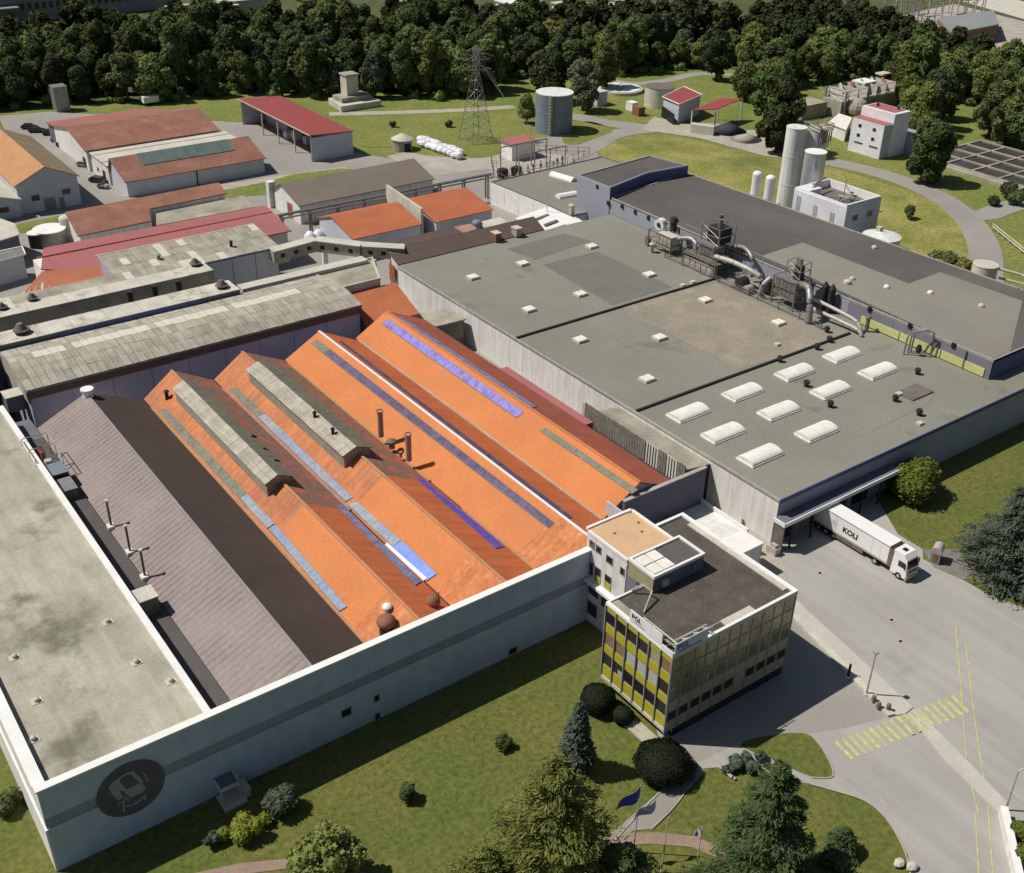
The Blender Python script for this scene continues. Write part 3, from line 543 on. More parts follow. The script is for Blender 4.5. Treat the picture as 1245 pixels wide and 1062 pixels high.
def slope_strip(key, side, pts, m, name='roof_light', h=.07, lift=.0):
    r, xa, xr, xb, zr = HALL[key]
    s = (zr-ZV)/(xr-xa) if side == 'w' else -(zr-ZV)/(xb-xr)
    q = [Vector(on_slope(a, b, xr, zr+h+lift, s)) for a, b in pts]
    if name != 'roof_light': return MB().slab([tuple(v) for v in q], h+.02).build(name, m, r)
    if q[1].x < q[0].x: q = [q[1], q[0], q[3], q[2]]
    n = max(1, int(round((q[3]-q[0]).length/2.6))); f = Vector((.07, 0, .0)); dn = Vector((0, 0, .03))
    o = MB().slab([tuple(q[0]-f-dn), tuple(q[1]+f-dn), tuple(q[2]+f-dn), tuple(q[3]-f-dn)], h).build('roof_light', 'grey_strip', r)
    for k in range(n):
        t0, t1 = k/n, (k+.985)/n; a, b = q[0].lerp(q[3], t0), q[1].lerp(q[2], t0); c_, d = q[1].lerp(q[2], t1), q[0].lerp(q[3], t1); z = Vector((0,0,random.uniform(0,.03)))
        MB().slab([tuple(a+z), tuple(b+z), tuple(c_+z), tuple(d+z)], .06).build('pane', m, o)
    return o
yB = P(369,613,ZR)[1]; yC = P(465,579,ZR)[1]
Y0, Y1 = YF+.7, 153.4
hall('A', 'brown_roofed_hall', 'hall with grey-brown tiled roof, leftmost of the pitched factory halls', 28.1, 35.8, 43.9, Y0, Y1, [(Y0, Y1, 'brown_tile_sheen', 'brown_tile_shade')], 'white_wall', 'frame_grey')
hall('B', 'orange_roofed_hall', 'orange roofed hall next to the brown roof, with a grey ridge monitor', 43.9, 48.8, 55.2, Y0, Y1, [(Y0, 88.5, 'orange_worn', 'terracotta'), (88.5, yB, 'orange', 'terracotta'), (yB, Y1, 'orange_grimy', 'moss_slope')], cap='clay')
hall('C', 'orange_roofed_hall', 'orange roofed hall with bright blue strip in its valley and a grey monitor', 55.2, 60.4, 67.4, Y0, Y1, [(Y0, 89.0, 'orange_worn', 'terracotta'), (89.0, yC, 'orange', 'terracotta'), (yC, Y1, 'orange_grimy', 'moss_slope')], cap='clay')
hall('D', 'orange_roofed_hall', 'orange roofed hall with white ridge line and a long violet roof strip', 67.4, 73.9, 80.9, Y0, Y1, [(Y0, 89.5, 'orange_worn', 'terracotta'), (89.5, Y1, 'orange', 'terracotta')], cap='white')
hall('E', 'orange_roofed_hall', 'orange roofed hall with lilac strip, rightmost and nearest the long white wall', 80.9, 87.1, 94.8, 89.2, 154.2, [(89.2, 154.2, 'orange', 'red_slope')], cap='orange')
slope_strip('B','w',[(192,499),(201,496),(300,600),(291,606)],'grey_strip'); slope_strip('B','w',[(291,606.3),(300,600.3),(334,637),(325,642)],'slate_strip'); slope_strip('B','w',[(326,643),(335,638),(422,738),(413,743)],'slate_strip')
slope_strip('C','w',[(279,473),(288,471),(322,503),(313,507)],'grey_strip'); slope_strip('C','w',[(313,507.3),(322,503.3),(429,605),(420,610)],'slate_strip')
slope_strip('C','w',[(423,614),(434,610),(487,657),(478,665)],'slate_strip'); slope_strip('C','w',[(478,665.3),(488,657.3),(531,698),(519,706)],'blue_strip')
slope_strip('C','w',[(468,662),(471,660),(519,703),(515,706)],'white','gutter_board',.1,.06)
slope_strip('B','e',[(409,615),(416,614),(512,707),(505,712)],'sky_strip'); slope_strip('C','e',[(508,583),(515,583),(613,664),(604,667)],'indigo_strip')
slope_strip('D','w',[(378,417),(386,413),(402,425),(394,430)],'grey_strip'); slope_strip('D','w',[(394,430.3),(402,425.3),(674,636),(667,642)],'violet_strip')
slope_strip('D','e',[(412,415),(416,415),(696,629),(691,631)],'violet_strip')
slope_strip('E','w',[(464,393.5),(472,388),(637,501.5),(628,508)],'lilac_strip')
slope_strip('E','w',[(657,524),(663,520),(776,596),(769,600)],'grey_strip'); slope_strip('E','e',[(482,386),(488,385),(653,495),(647,496)],'sky_strip')
MB().box(67.2, 67.6, Y0, yC-8, ZV-.02, ZV+.16).build('valley_board', 'clay', HALL['D'][0]); MB().box(80.75, 81.05, 89.2, 153, ZV-.02, ZV+.16).build('valley_board', 'paving', HALL['E'][0])
MB().box(55.05, 55.4, yB, 150, ZV-.02, ZV+.16).build('valley_board', 'pinkish_pipe', HALL['C'][0]); MB().box(67.2, 67.6, yC, 152, ZV-.02, ZV+.2).build('valley_board', 'clay', HALL['D'][0])
MB().box(43.8, 44.15, Y0, 150, ZV-.02, ZV+.14).build('valley_board', 'clay', HALL['B'][0])
# ridge monitors
def monitor(key, ridge, eave, label):
    r = HALL[key][0]; a, b = P(*ridge[0], 12.0), P(*ridge[1], 12.0); c_, d = P(*eave[0], 11.15), P(*eave[1], 11.15)
    xr = (a[0]+b[0])/2; xe = (c_[0]+d[0])/2; ya = max(a[1], c_[1]); yb = min(b[1], d[1]); xo = xr+(xr-xe)*1.15
    o = MB().box(xe+.35, xo-.35, yb+.3, ya-.3, 9.0, 11.0).add([(xe+.35,yb+.3,11),(xo-.35,yb+.3,11),(xr,yb+.3,11.8)],[(0,1,2)]).build('ridge_monitor', 'monitor', r)
    n = 22
    for k in range(n):
        u0 = yb+(ya-yb)*k/n; u1 = yb+(ya-yb)*(k+1)/n-.03; j = random.uniform(-.02, .02); m = random.choice(('sheet0','sheet1','sheet2','sheet0'))
        MB().slab([(xe,u0,11.15+j),(xr,u0,12+j),(xr,u1,12+j),(xe,u1,11.15+j)], .08).build('roof_sheet', m, o)
        if k%2 == 0: MB().slab([(xr,u0,12+j),(xo,u0,11.0+j),(xo,min(u1+(ya-yb)/n, ya),11.0+j),(xr,min(u1+(ya-yb)/n, ya),12+j)], .08).build('roof_sheet', 'moss_sheet', o)
    return xe, xr, xo, yb, ya
monitor('B', [(222.6,462),(337,576.6)], [(212,473.7),(320.4,590)], '')
monitor('C', [(313,439),(432,541)], [(299.5,451),(417,555)], '')
def cowl(a, b, z, h, rr, m='dark_metal', label='', cap=True, group=None, name='vent_pipe', base=None, lean=0):
    q = P(a, b, z); r = thing(name, label, 'vent pipe', q, group)
    MB().cyl(q[0], q[1], z-.5, z+h, rr, rr*.95, 12).build('pipe', m, r)
    if cap: MB().cyl(q[0], q[1], z+h+.12, z+h+.2, rr*1.5, rr*1.4, 12).cyl(q[0], q[1], z+h+.2, z+h+.5, rr*1.4, .05, 12).cyl(q[0]+rr*.7, q[1], z+h-.1, z+h+.2, .04, n=5).cyl(q[0]-rr*.7, q[1], z+h-.1, z+h+.2, .04, n=5).build('rain_cap', m, r)
    else: MB().cyl(q[0], q[1], z+h-.1, z+h+.06, rr*1.25, n=12, cap=False).cyl(q[0], q[1], z+h-.25, z+h-.24, rr*.8, n=12).build('rim', 'rust', r)
    if base: MB().box(q[0]-rr*2.2, q[0]+rr*2.2, q[1]-rr*2.2, q[1]+rr*2.2, z-.6, z+.1).build('base', base, r)
    return r
for (a, b, t) in ((383,510,'farther black stub vent on the right grey ridge monitor'), (405,530,'nearer black stub vent on the right grey ridge monitor')): cowl(a, b, 11.4, .9, .22, 'black', t)
for (a, b, t) in ((304,540,'farthest of three curved black pipes beside the left monitor'), (318,556,'middle of three curved black pipes beside the left monitor'), (332,570,'nearest of three curved black pipes beside the left monitor')):
    q = P(a, b, 10.0); r = thing('bent_pipe', t, 'pipe', q); MB().tube([(q[0],q[1],8.5),(q[0],q[1],10.9),(q[0]+.4,q[1]-.1,11.3),(q[0]+.9,q[1]-.3,10.9)], .16).build('pipe', 'black', r); MB().cyl(q[0],q[1],9.2,9.35,.4,n=10).build('flange', 'black', r)
cowl(203,483,8.8,.8,.3,'dark_metal','small dark cowl on the orange slope near the far gable')
cowl(463,527,8.9,3.6,.42,'pinkish_pipe','farther of two tall pinkish chimneys on the orange slope', False, name='chimney')
cowl(497,556,8.9,3.6,.42,'pinkish_pipe','nearer of two tall pinkish chimneys on the orange slope', False, name='chimney')
cowl(476,541,8.3,.5,.5,'grime_metal','squat dark fan between the two pinkish chimneys'); cowl(487,552,8.2,.3,.25,'pinkish_pipe','tiny pink vent beside the nearer pinkish chimney', False)
for a, b, t in ((135,638,'farthest of three white flues along the brown roof eave'), (158,669,'middle white flue along the brown roof eave'), (176,699,'nearest of three white flues along the brown roof eave')):
    q = P(a, b, 7.6); r = thing('flue', t, 'flue', q); MB().box(q[0]-.5,q[0]+.35,q[1]-.5,q[1]+.5,7.1,7.55).build('base','white_wall',r); MB().cyl(q[0],q[1],7.5,11.0,.15,n=12).build('pipe','grime_metal',r); MB().cyl(q[0],q[1],11.0,11.3,.2,.24,12).build('cowl','pale_conc',r)
q = (35.9, 152.6, 10.45); r = thing('flue', 'stout white round stack on the far peak of the brown roof', 'flue', q); MB().cyl(q[0],q[1],10.2,11.3,.75,n=20).build('pipe','white',r); MB().cyl(q[0],q[1],11.3,11.55,.95,n=20).build('cowl','white',r)
q = P(470,766,8.6); r = thing('turbine_vent', 'large rusty domed vent near the white coping', 'vent', q); MB().cyl(q[0],q[1],8.0,9.4,.8,n=18).build('pipe','dark_metal',r); MB().ball(q[0],q[1],9.8,1.1,1.1,.75,18,8).build('cowl','rust',r, smooth=True)
q = P(471,744,9.3); r = thing('fan_vent', 'small white rooftop fan just above the rusty domed vent', 'vent', q); MB().cyl(q[0],q[1],8.9,10.0,.35).build('pipe','pale_metal',r); MB().dome(q[0],q[1],10,.6,.4).build('cowl','white',r); MB().dome(q[0]-.9,q[1]-.9,9.4,.5,.5).build('elbow','white',r)
q = P(527,742,7.6); r = thing('turbine_vent', 'rusty round vent in the valley between two orange roofs', 'vent', q); MB().cyl(q[0],q[1],7.0,8.5,.55,n=16).build('pipe','dark_metal',r); MB().ball(q[0],q[1],8.9,.85,.85,.8,14,7).build('cowl','rust',r); MB().tube([(q[0]+.6,q[1],7.3),(q[0]+.9,q[1]+.3,9.6)],.08).build('stay','rust',r)

# ================================================================== GREY SHEET-ROOFED HALL AND ITS NEIGHBOURS
GX0, GX1, GY0, GY1 = 28.6, 84.0, 157.2, 172.4
r = thing('sheet_roofed_hall', 'long hall with curved roof of weathered grey sheets and one white row', 'factory hall', (56, 165, 0))
MB().box(GX0+.3, GX1-.2, GY0+.4, GY1-.3, 0, 11.2).build('wall', 'lilac_wall', r)
pm = meshof(MB().box(0, 5.9, -.12, 0, 0, 8.4), 'wall_panel', 'lilac_wall')
for k in range(9): piece('wall_panel', pm, None, r, (GX0+.4+k*6.05, GY0+.4, 1.2))
MB().box(GX0-.1, GX1, GY0-.1, GY0+.5, 9.9, 11.3).build('fascia', 'dk_brown_roof', r)
MB().tube([(GX0-.1,GY0-.2,11.2),(GX1,GY0-.2,11.2)], .14, 6).build('gutter', 'metal', r)
def arch(t): return 11.35+1.15*math.sin(math.pi*min(t,1)*.98)
NR = 6; NC = 46; sw = (GX1-GX0)/NC
rf = MB().add([(x, GY0+(GY1-GY0)*k/12, arch(k/12)-.1) for x in (GX0,GX1) for k in range(13)]+[(GX0,GY1,9),(GX1,GY1,9),(GX0,GY0,9),(GX1,GY0,9)],
  [(k,k+13,k+14,k+1) for k in range(12)]+[tuple(range(12,-1,-1))+(28,26), tuple(range(13,26))+(27,29)]).build('roof', 'sheet1', r)
sm = {m: meshof(MB().box(.03, sw-.03, 0, 1, 0, .07), 'roof_sheet', m) for m in ('sheet0','sheet1','sheet2','sheet3','sheet_white')}
for j in range(NR):
    t0, t1 = j/NR, (j+1)/NR; z0, z1 = arch(t0), arch(t1); y0, y1 = GY0-.25+(GY1-GY0+.3)*t0, GY0-.25+(GY1-GY0+.3)*t1; L = math.hypot(y1-y0, z1-z0); ang = math.atan2(z1-z0, y1-y0)
    for i in range(NC):
        if j == 5 and i % 2: continue
        m = 'sheet_white' if (j == 3 and 3 <= i < 41 and i % 11 not in (7,)) else random.choices(('sheet0','sheet1','sheet2','sheet3'), (6,4,3,1.2))[0]
        piece('roof_sheet', sm[m], None, rf, (GX0+i*sw, y0, z0+random.uniform(0,.04)), (ang+random.uniform(-.004,.004),0,0), ((2 if j == 5 else 1), L-.05, 1))
window(r, 'x', GX0+.3, 163, 165, 2.5, 5.5)
flat_building('roof_extension', 'flat pale concrete roof joining the sheet hall to the conveyor', 'building', [(84.1,166.3),(93,166.3),(97,176),(84.1,176)], 11.0, 'pale_conc', 'dirty_conc')
MB().box(70, 95, 174.2, 176.6, 0, 11.4).build('gutter_wall', 'pale_conc', loc=(82,175,0)); tag(bpy.data.objects['gutter_wall'], 'long pale concrete gutter wall behind the curved sheet roof', 'wall')
# orange patch roof
r = mono('orange_annex', 'small hall with weathered orange-red roof at the end of the sheet roof', 'building', [(84.3,156.2,7.6),(94.6,155.6,7.6),(95.9,165.9,9.6),(85.6,166.2,9.6)], 'bright_orange', 'lilac_wall')
# strips with concrete roofs
def vent_hood(a, b, z, s, label, m='grime_metal', group=None):
    s *= .74
    q = P(a, b, z); r = thing('roof_fan', label, 'roof fan', (q[0],q[1],z), group)
    MB().cyl(q[0],q[1],z,z+.5*s,1.0*s,1.0*s,12).build('curb', 'dark_metal', r); MB().cyl(q[0],q[1],z+.5*s,z+.7*s,1.3*s,1.25*s,12).build('flange', m, r); MB().cyl(q[0]-.1,q[1],z+.7*s,z+1.6*s,1.0*s,.45*s,12).build('hood', m, r); return r
def terrace(name, label, x0, x1, y0, y1, z, zw, m, wm, seams=6):
    r = thing(name, label, 'building', ((x0+x1)/2,(y0+y1)/2,0)); MB().box(x0,x1,y0,y1,0,z-.12).build('wall', wm, r)
    n = seams; w_ = (x1-x0)/n
    for k in range(n): MB().box(x0+k*w_+.04, x0+(k+1)*w_-.04, y0-.15, y1+.1, z-.12+random.uniform(0,.03), z).build('roof_slab', random.choice(m), r)
    return r
terrace('concrete_shed', 'lower flat white-streaked concrete roof strip with purple front edge', 18, 68.6, 172.0, 176.6, 12.6, 0, ('streaky_conc','pale_conc','streaky_conc'), 'dk_wall', 9)
MB().box(38, 62, 171.75, 171.85, 11.7, 12.45).build('edge_board', 'navy_wall', bpy.data.objects['concrete_shed'])
terrace('concrete_shed', 'upper flat white-streaked concrete roof strip with olive wall below', 18, 70.6, 188.7, 192.6, 10.0, 0, ('streaky_conc','streaky_conc','pale_conc'), 'dirty_conc', 8)
terrace('concrete_shed', 'narrow grey concrete strip roof in front of the red ribbed roof', 18, 55, 192.8, 197.3, 9.7, 0, ('dirty_conc','streaky_conc'), 'dirty_conc', 6)
vent_hood(270,350,12.6,1.2,'grimy roof fan at the right end of the lower concrete strip'); vent_hood(27,405,12.6,1.4,'large grimy roof fan at the left end of the lower concrete strip')
vent_hood(238,323,10,1.15,'grimy roof fan at the right end of the upper concrete strip'); vent_hood(40,365,10,1.05,'grimy roof fan near the left end of the upper concrete strip'); vent_hood(3,376,10,1.0,'grimy roof fan cut by the left edge of the picture')
for k, (a, b) in enumerate(((160,363),(190,356),(219,350))): q = P(a,b,11.0); tag(MB().cyl(q[0],q[1]+.6,9.5,12.0,.5,n=12).cyl(q[0],q[1]+.6,12.0,12.15,.7,n=12).build('vent_stub','dark_metal'), ('leftmost','middle','rightmost')[k]+' of three dark stubs between the two concrete strips', 'vent')
# M2: sheet roof with white patches
r = thing('patched_roof_shed', 'shed with grey sheet roof patched with many white sheets', 'building', (71,200,0))
MB().prism([(55.3,195.2),(86.3,195.2),(86.8,206.2),(55.3,206.2)], 0, [8.8,8.8,9.8,9.8]).build('wall', 'lilac_wall', r)
for k in range(3): MB().box(72.2+k*4.75, 76.8+k*4.75, 195.0, 195.15, 1, 8.6).build('wall_panel', 'house_wall', r)
sm2 = {m: meshof(MB().box(.02, 1.5, 0, 2.9, 0, .07), 'roof_sheet', m) for m in ('sheet0','sheet1','sheet2','sheet3','sheet_white')}
for j in range(4):
    for i in range(21):
        m = 'sheet_white' if random.random() < (.26 if i < 14 else .08) else random.choice(('sheet0','sheet1','sheet3','sheet0'))
        piece('roof_sheet', sm2[m], None, r, (55.0+i*1.52, 194.9+j*2.95, 9.0+j*.26+random.uniform(0,.05)), (.09,0,0))
MB().box(54.9, 87, 206.6, 206.9, 9.9, 10.2).build('ridge_board', 'pale_conc', r)
cowl(360-200+0,289,9.9,.6,.3,'black','black stub vent among white sheets, right part of the patched roof') if False else None
cowl(281,298,9.8,.5,.3,'black','black stub vent on the patched sheet roof near its right end'); cowl(193,315,9.6,.6,.35,'dirty_conc','pale stub vent on the patched sheet roof near its left end')
# M3 pink roof
r = thing('pink_roofed_shed', 'very long shed with dusty pink-red metal roof', 'building', (70,214,0))
MB().box(46.5, 94.5, 207.5, 220, 0, 6.8).build('wall', 'white_wall', r)
MB().slab([(54.5,206.9,7.0),(95.2,206.9,7.0),(95.6,219.9,8.6),(49.0,220.4,8.6),(46.0,212.4,7.6)], .25).build('roof', 'pink_roof', r)
MB().slab([(46.5,216.6,8.33),(95.4,216.2,8.26),(95.4,216.5,8.29),(46.5,216.9,8.36)], .12).build('roof_step', 'red_slope', r)
r = mono('ribbed_roof_shed', 'low shed roof of ribbed rust-orange sheets at the left edge', 'building', [(36.5,198.2,6.6),(55.3,198.2,6.6),(55.3,208.5,7.3),(46.0,211.5,7.5),(41,205,7.1)], 'rib_orange', 'white_wall')
for k in range(5): MB().slab([(36.8+k*1.6,198.3,6.75),(37.3+k*1.6,198.3,6.75),(40.8+k*1.3,204.2+k*.8,7.2),(40.4+k*1.3,204.2+k*.8,7.2)], .1).build('rib', ('pale_conc','clay','pinkish_pipe')[k%3], r)
# M4
r = mono('old_tiled_shed', 'long low shed with streaky old terracotta tile roof', 'building', [(58.9,232.6,5.2),(74.8,233.2,5.2),(76.5,238.2,6.1),(94.8,239.0,6.1),(95.4,244.6,7.0),(59.9,243.4,7.0)], 'old_tile', 'white_wall', edge=None)
r = mono('concrete_shed', 'pale dusty concrete strip roof beside the streaky tile roof', 'building', [(75.2,231.5,4.6),(98,231.0,4.6),(98.5,238.4,5.0),(77.5,237.6,5.0)], 'dirty_conc', 'pale_conc')
# left houses
gable('tiled_house', 'grey-walled house with orange and brown tile roof at the left edge', 'house', 56.2, 70.0, 267.4, 305, 7.0, 10.2, 'y', 'clay', 'house_wall', 'clay_dark', rp=.5)
h = bpy.data.objects['tiled_house']
for (a0,a1,z0,z1,m) in ((59.0,60.9,2.6,4.0,'dark_glass'),(66.0,68.0,2.9,4.3,'dark_glass'),(61.6,64.2,0.05,2.9,'blue_metal'),(65.0,66.2,0.05,2.5,'blue_metal')): window(h,'y',267.4,a0,a1,z0,z1,m)
gable('lean_house', 'low pale house part with dark red roof left of the tiled house', 'house', 44, 56.0, 266, 290, 4.2, 6.0, 'y', 'red_slope', 'house_wall', 'pale_conc')
window(bpy.data.objects['lean_house'],'y',266,51,53.5,1.6,2.9)
gable('brown_roofed_warehouse', 'white warehouse under a long rusty brown roof, farther of two', 'warehouse', 79.6, 115, 291, 318, 5.5, 8.1, 'x', 'old_tile', 'white_wall')
h = bpy.data.objects['brown_roofed_warehouse']; window(h,'x',79.6,292.8,295.3,.05,3,'black')
r = mono('pink_lean_to', 'open pink roofed lean-to behind the rusty brown warehouse', 'shelter', [(80,318.5,5.0),(114,318.5,5.0),(106,323.5,5.4),(79,323,5.4)], 'pink_roof', 'dk_wall')
r = thing('white_flat_link', 'white flat roof link between the two brown warehouses', 'building', (98,284,0)); MB().box(80.3,116.5,277.4,290.9,0,4.7).build('wall','white_wall',r)
for k in range(4): MB().box(80,116.8,277.2+k*3.45,280.5+k*3.45,4.7,4.95+.1*(k%2)).build('roof_slab','pale_conc',r)
window(r,'x',80.3,280,282.2,.05,2.8,'black'); window(r,'x',80.3,285,286.5,1.2,2.4)
gable('brown_roofed_warehouse', 'white warehouse with brown roof and dark green glass strip, nearer of two', 'warehouse', 80.8, 116.4, 266, 277.2, 4.0, 7.1, 'x', 'old_tile', 'house_wall', rp=.86)
h = [o for o in bpy.data.objects if o.name.startswith('brown_roofed_warehouse')][-1]
for k in range(8): MB().slab([(87+k*3.0,270.6,5.75),(89.9+k*3.0,270.6,5.75),(89.9+k*3.0,275.4,7.35),(87+k*3.0,275.4,7.35)], .25).build('roof_light','glass_green',h)
MB().box(98.2,98.5,265.85,266,0,4).box(80.8,116.4,265.85,265.98,3.75,4.0).build('trim','dark_metal',h)
# carport
r = thing('red_roofed_carport', 'open-sided shelter with bright red sloping metal roof', 'carport', (137,289,0))
MB().slab([(130.6,267.6,7.2),(143.6,267.6,6.5),(143.6,312,6.5),(130.6,312,7.2)], .2).build('roof','red_metal',r)
MB().tube([(130.5,267.5,7.1),(130.5,312.1,7.1)], .2, 5).build('eave_trim','paving',r)
MB().box(130.9,143.3,267.9,268.3,0,6.3).build('end_wall','house_wall',r); MB().box(130.9,143.3,311.2,311.6,0,6.3).build('end_wall','house_wall',r); MB().box(142.9,143.3,268.3,311.2,0,6.2).build('back_wall','white_wall',r)
MB().box(137.6,142.9,296,310,0,5).build('inner_room','house_wall',r)
for y in (268.2,278,288,298,311.4): MB().box(130.9,131.2,y-.15,y+.15,0,7).build('post','pale_conc',r)
for k, (y, x) in enumerate(((292,136),(289,137),(284,138),(274,137),(271,139))):
    o = tag(MB().box(x-1.2,x+1.2,y-1.1,y+1.1,0.02,1.6+.3*(k%2)).box(x-1.0,x+1.0,y-.9,y+.9,1.7+.3*(k%2),2.0+.3*(k%2)).build('wrapped_pallet', ('silo_white','white','silo_white','grime_metal','dark_metal')[k]), ('white wrapped pallet deepest in the red roofed carport','white wrapped pallet, second from deepest in the carport','white wrapped pallet in the middle of the carport','grey crate stack in the near carport bay','dark machine crate at the near end of the carport')[k], 'pallet')
# G long brown roof
gable('taupe_roofed_store', 'long store with taupe brown roof and a white gable with red door', 'warehouse', 106.8, 142.4, 226.6, 240, 4.6, 7.1, 'x', 'taupe_roof', 'white_wall', rp=.68, oh=.4)
h = bpy.data.objects['taupe_roofed_store']; window(h,'x',106.8,230.5,233.2,.05,3.6,'red_slope','pinkish_pipe')
o = tag(MB().box(105.8,107.6,240.5,242,0,6.2).build('white_tower','white_wall'), 'small white block standing behind the taupe roof ridge', 'building')
# pipe rack
r = thing('pipe_rack', 'long pipe bridge on thin legs running past the orange roofs', 'pipe rack', (126,218.6,0))
for dy, z, rr in ((0,6.0,.28),(.7,6.0,.18),(-.7,5.5,.2)): MB().tube([(98,219+dy,z),(154,218+dy,z)], rr, 8).build('pipe','metal',r)
for k in range(9): MB().box(98.5+k*6.8,98.8+k*6.8,218.2,218.5,0,5.9).box(98.5+k*6.8,98.8+k*6.8,219.2,219.5,0,5.9).box(98.5+k*6.8,98.8+k*6.8,217.8,219.9,5.3,5.5).build('leg','grime_metal',r)
r = thing('tarpaulin_row', 'row of white tarpaulin-wrapped bales behind the left orange roof', 'bales', (112,216,0))
for k in range(9): MB().ball(103+k*2.1,214.6,1.4,1.3,1.5,1.5,10,6,.08).build('bale','silo_white',r,smooth=True)
# orange roofed pair + fire wall
gable('orange_roofed_workshop', 'workshop with vivid orange roof, left of the pale fire wall', 'workshop', 106.2, 122.6, 200.4, 216, 5.0, 7.0, 'x', 'bright_orange', 'house_wall', rp=.62, oh=.35)
gable('orange_roofed_workshop', 'workshop with vivid orange roof, right of the pale fire wall', 'workshop', 126.2, 141.0, 199.6, 216, 5.0, 7.0, 'x', 'bright_orange', 'house_wall', rp=.66, oh=.35)
r = tag(MB().prism([(123.9,202.2),(124.5,202.2),(124.9,217.8),(124.3,217.8)], 0, [7.6,7.6,8.6,8.6]).build('fire_wall','pale_conc'), 'tall pale concrete fire wall between the two vivid orange roofs', 'wall')
# conveyor bridge
r = thing('conveyor_bridge', 'bent covered conveyor bridge of pale concrete over the dark courtyard', 'bridge', (97,190,0))
cp = [P(330,305,9),P(383,291,9.6),P(440,298,9.6),P(492,301,9.0)]
for i in range(3):
    a, b = Vector(cp[i][:2]), Vector(cp[i+1][:2]); d = (b-a).normalized(); nn = Vector((-d.y,d.x))*1.1
    MB().prism([a-nn,b-nn,b+nn,a+nn], [cp[i][2]-2.2,cp[i+1][2]-2.2,cp[i+1][2]-2.2,cp[i][2]-2.2], [cp[i][2],cp[i+1][2],cp[i+1][2],cp[i][2]]).build('deck_box','dirty_conc',r)
    n2 = nn*1.2; MB().prism([a-n2,b-n2,b+n2,a+n2], [cp[i][2]+.01,cp[i+1][2]+.01,cp[i+1][2]+.01,cp[i][2]+.01], [cp[i][2]+.2,cp[i+1][2]+.2,cp[i+1][2]+.2,cp[i][2]+.2]).build('roof_slab','pale_conc',r)
    for t in (.2,.5,.8):
        c_ = a+(b-a)*t-nn*1.01; z = cp[i][2]+(cp[i+1][2]-cp[i][2])*t-1.1; h2 = d*.45
        MB().prism([c_-h2-nn*.03,c_+h2-nn*.03,c_+h2+nn*.03,c_-h2+nn*.03], z-.4, z+.4).build('opening','black',r)
for q in (P(455,340,3), P(395,315,3)): MB().box(q[0]-.5,q[0]+.5,q[1]-.4,q[1]+.4,0,7.2).build('pier','white_wall',r)
# ================================================================== LONG WHITE BUILDING WITH THE GREEN-GREY ROOF
GZ = 7.2
r = thing('flat_roofed_warehouse', 'long white-walled warehouse under a big flat green-grey roof with domed rooflights', 'warehouse', (128,120,0)); WH = r
MB().prism([(103.45,79.2),(260,79.2),(260,90),(157.3,90),(157,177.6),(103.45,177.6)], 0, GZ-.25).build('wall', 'blue_wall', r)
MB().prism([(103.3,79.0),(260.1,79.0),(260.1,90),(157.3,90),(157.1,177.7),(103.3,177.7)], GZ-.25, GZ-.02).build('roof', 'green_roof', r)
pm = meshof(MB().box(-.14, 0, .03, 8.17, 0, GZ-.3), 'wall_panel', 'white_wall')
for k in range(12): piece('wall_panel', pm, None, r, (103.45, 79.2+k*8.2, 0))
pm = meshof(MB().box(.03, 9.77, -.12, 0, 0, GZ-.75), 'wall_panel', 'blue_wall')
for k in range(16): piece('wall_panel', pm, None, r, (103.6+k*9.8, 79.2, 0))
MB().box(103.2,260,78.9,79.05,GZ-.5,GZ+.08).build('roof_trim','navy_wall',r); MB().box(103.12,103.32,79,177.7,GZ-.3,GZ+.06).build('roof_trim','pale_metal',r)
for y, x1 in ((138.6,151.5),(108.0,152.5)): MB().box(103.35,x1,y-.18,y+.18,GZ-.02,GZ+.3).build('roof_upstand','dark_metal',r); MB().box(103.35,x1,y+.2,y+.42,GZ-.02,GZ+.2).build('roof_flashing','green_roof',r)
def patch(name, pts, z, m, par=r): return MB().prism([p[:2] for p in px(pts, z)], z-.05, z).build(name, m, par)
patch('roof_patch', [(616,303),(686,284),(719,293),(650,316)], GZ+.01, 'green_roof_old'); patch('roof_patch', [(660,322),(726,306),(817,349),(745,371)], GZ+.015, 'green_roof_old')
pts = [(757,374),(800,360),(872,345),(905,362),(1000,402),(1013,410),(960,432),(897,449),(880,440),(850,425),(800,398),(770,388)]
patch('roof_stain', pts, GZ+.01, 'brown_stain')
patch('roof_patch', [(1030,512),(1100,480),(1140,474),(1128,492),(1060,524)], GZ+.012, 'grey_roof2')
dm = MB(); n = 10
prof = [(-1.55,.0),(-1.55,.22)]+[(-1.55*math.cos(math.pi*k/n), .22+.62*math.sin(math.pi*k/n)) for k in range(n+1)]+[(1.55,.22),(1.55,0)]
dm.add([(x*1.0, p[0], p[1]) for x in (-3.1,3.1) for p in prof], [(k,k+len(prof),k+1+len(prof),k+1) for k in range(len(prof)-1)]+[tuple(range(len(prof)-1,-1,-1)), tuple(range(len(prof),2*len(prof)))])
dm = meshof(dm, 'rooflight_dome', 'dome'); cm = meshof(MB().box(-3.2,3.2,-1.65,-1.5,0,.18).box(-3.2,3.2,1.5,1.65,0,.18).box(-3.2,-3.08,-1.65,1.65,0,.18).box(3.08,3.2,-1.65,1.65,0,.18), 'rooflight_curb', 'dome')
rm = meshof(MB().box(-.035,.035,-1.5,1.5,.45,1.13), 'rooflight_rib', 'pale_metal')
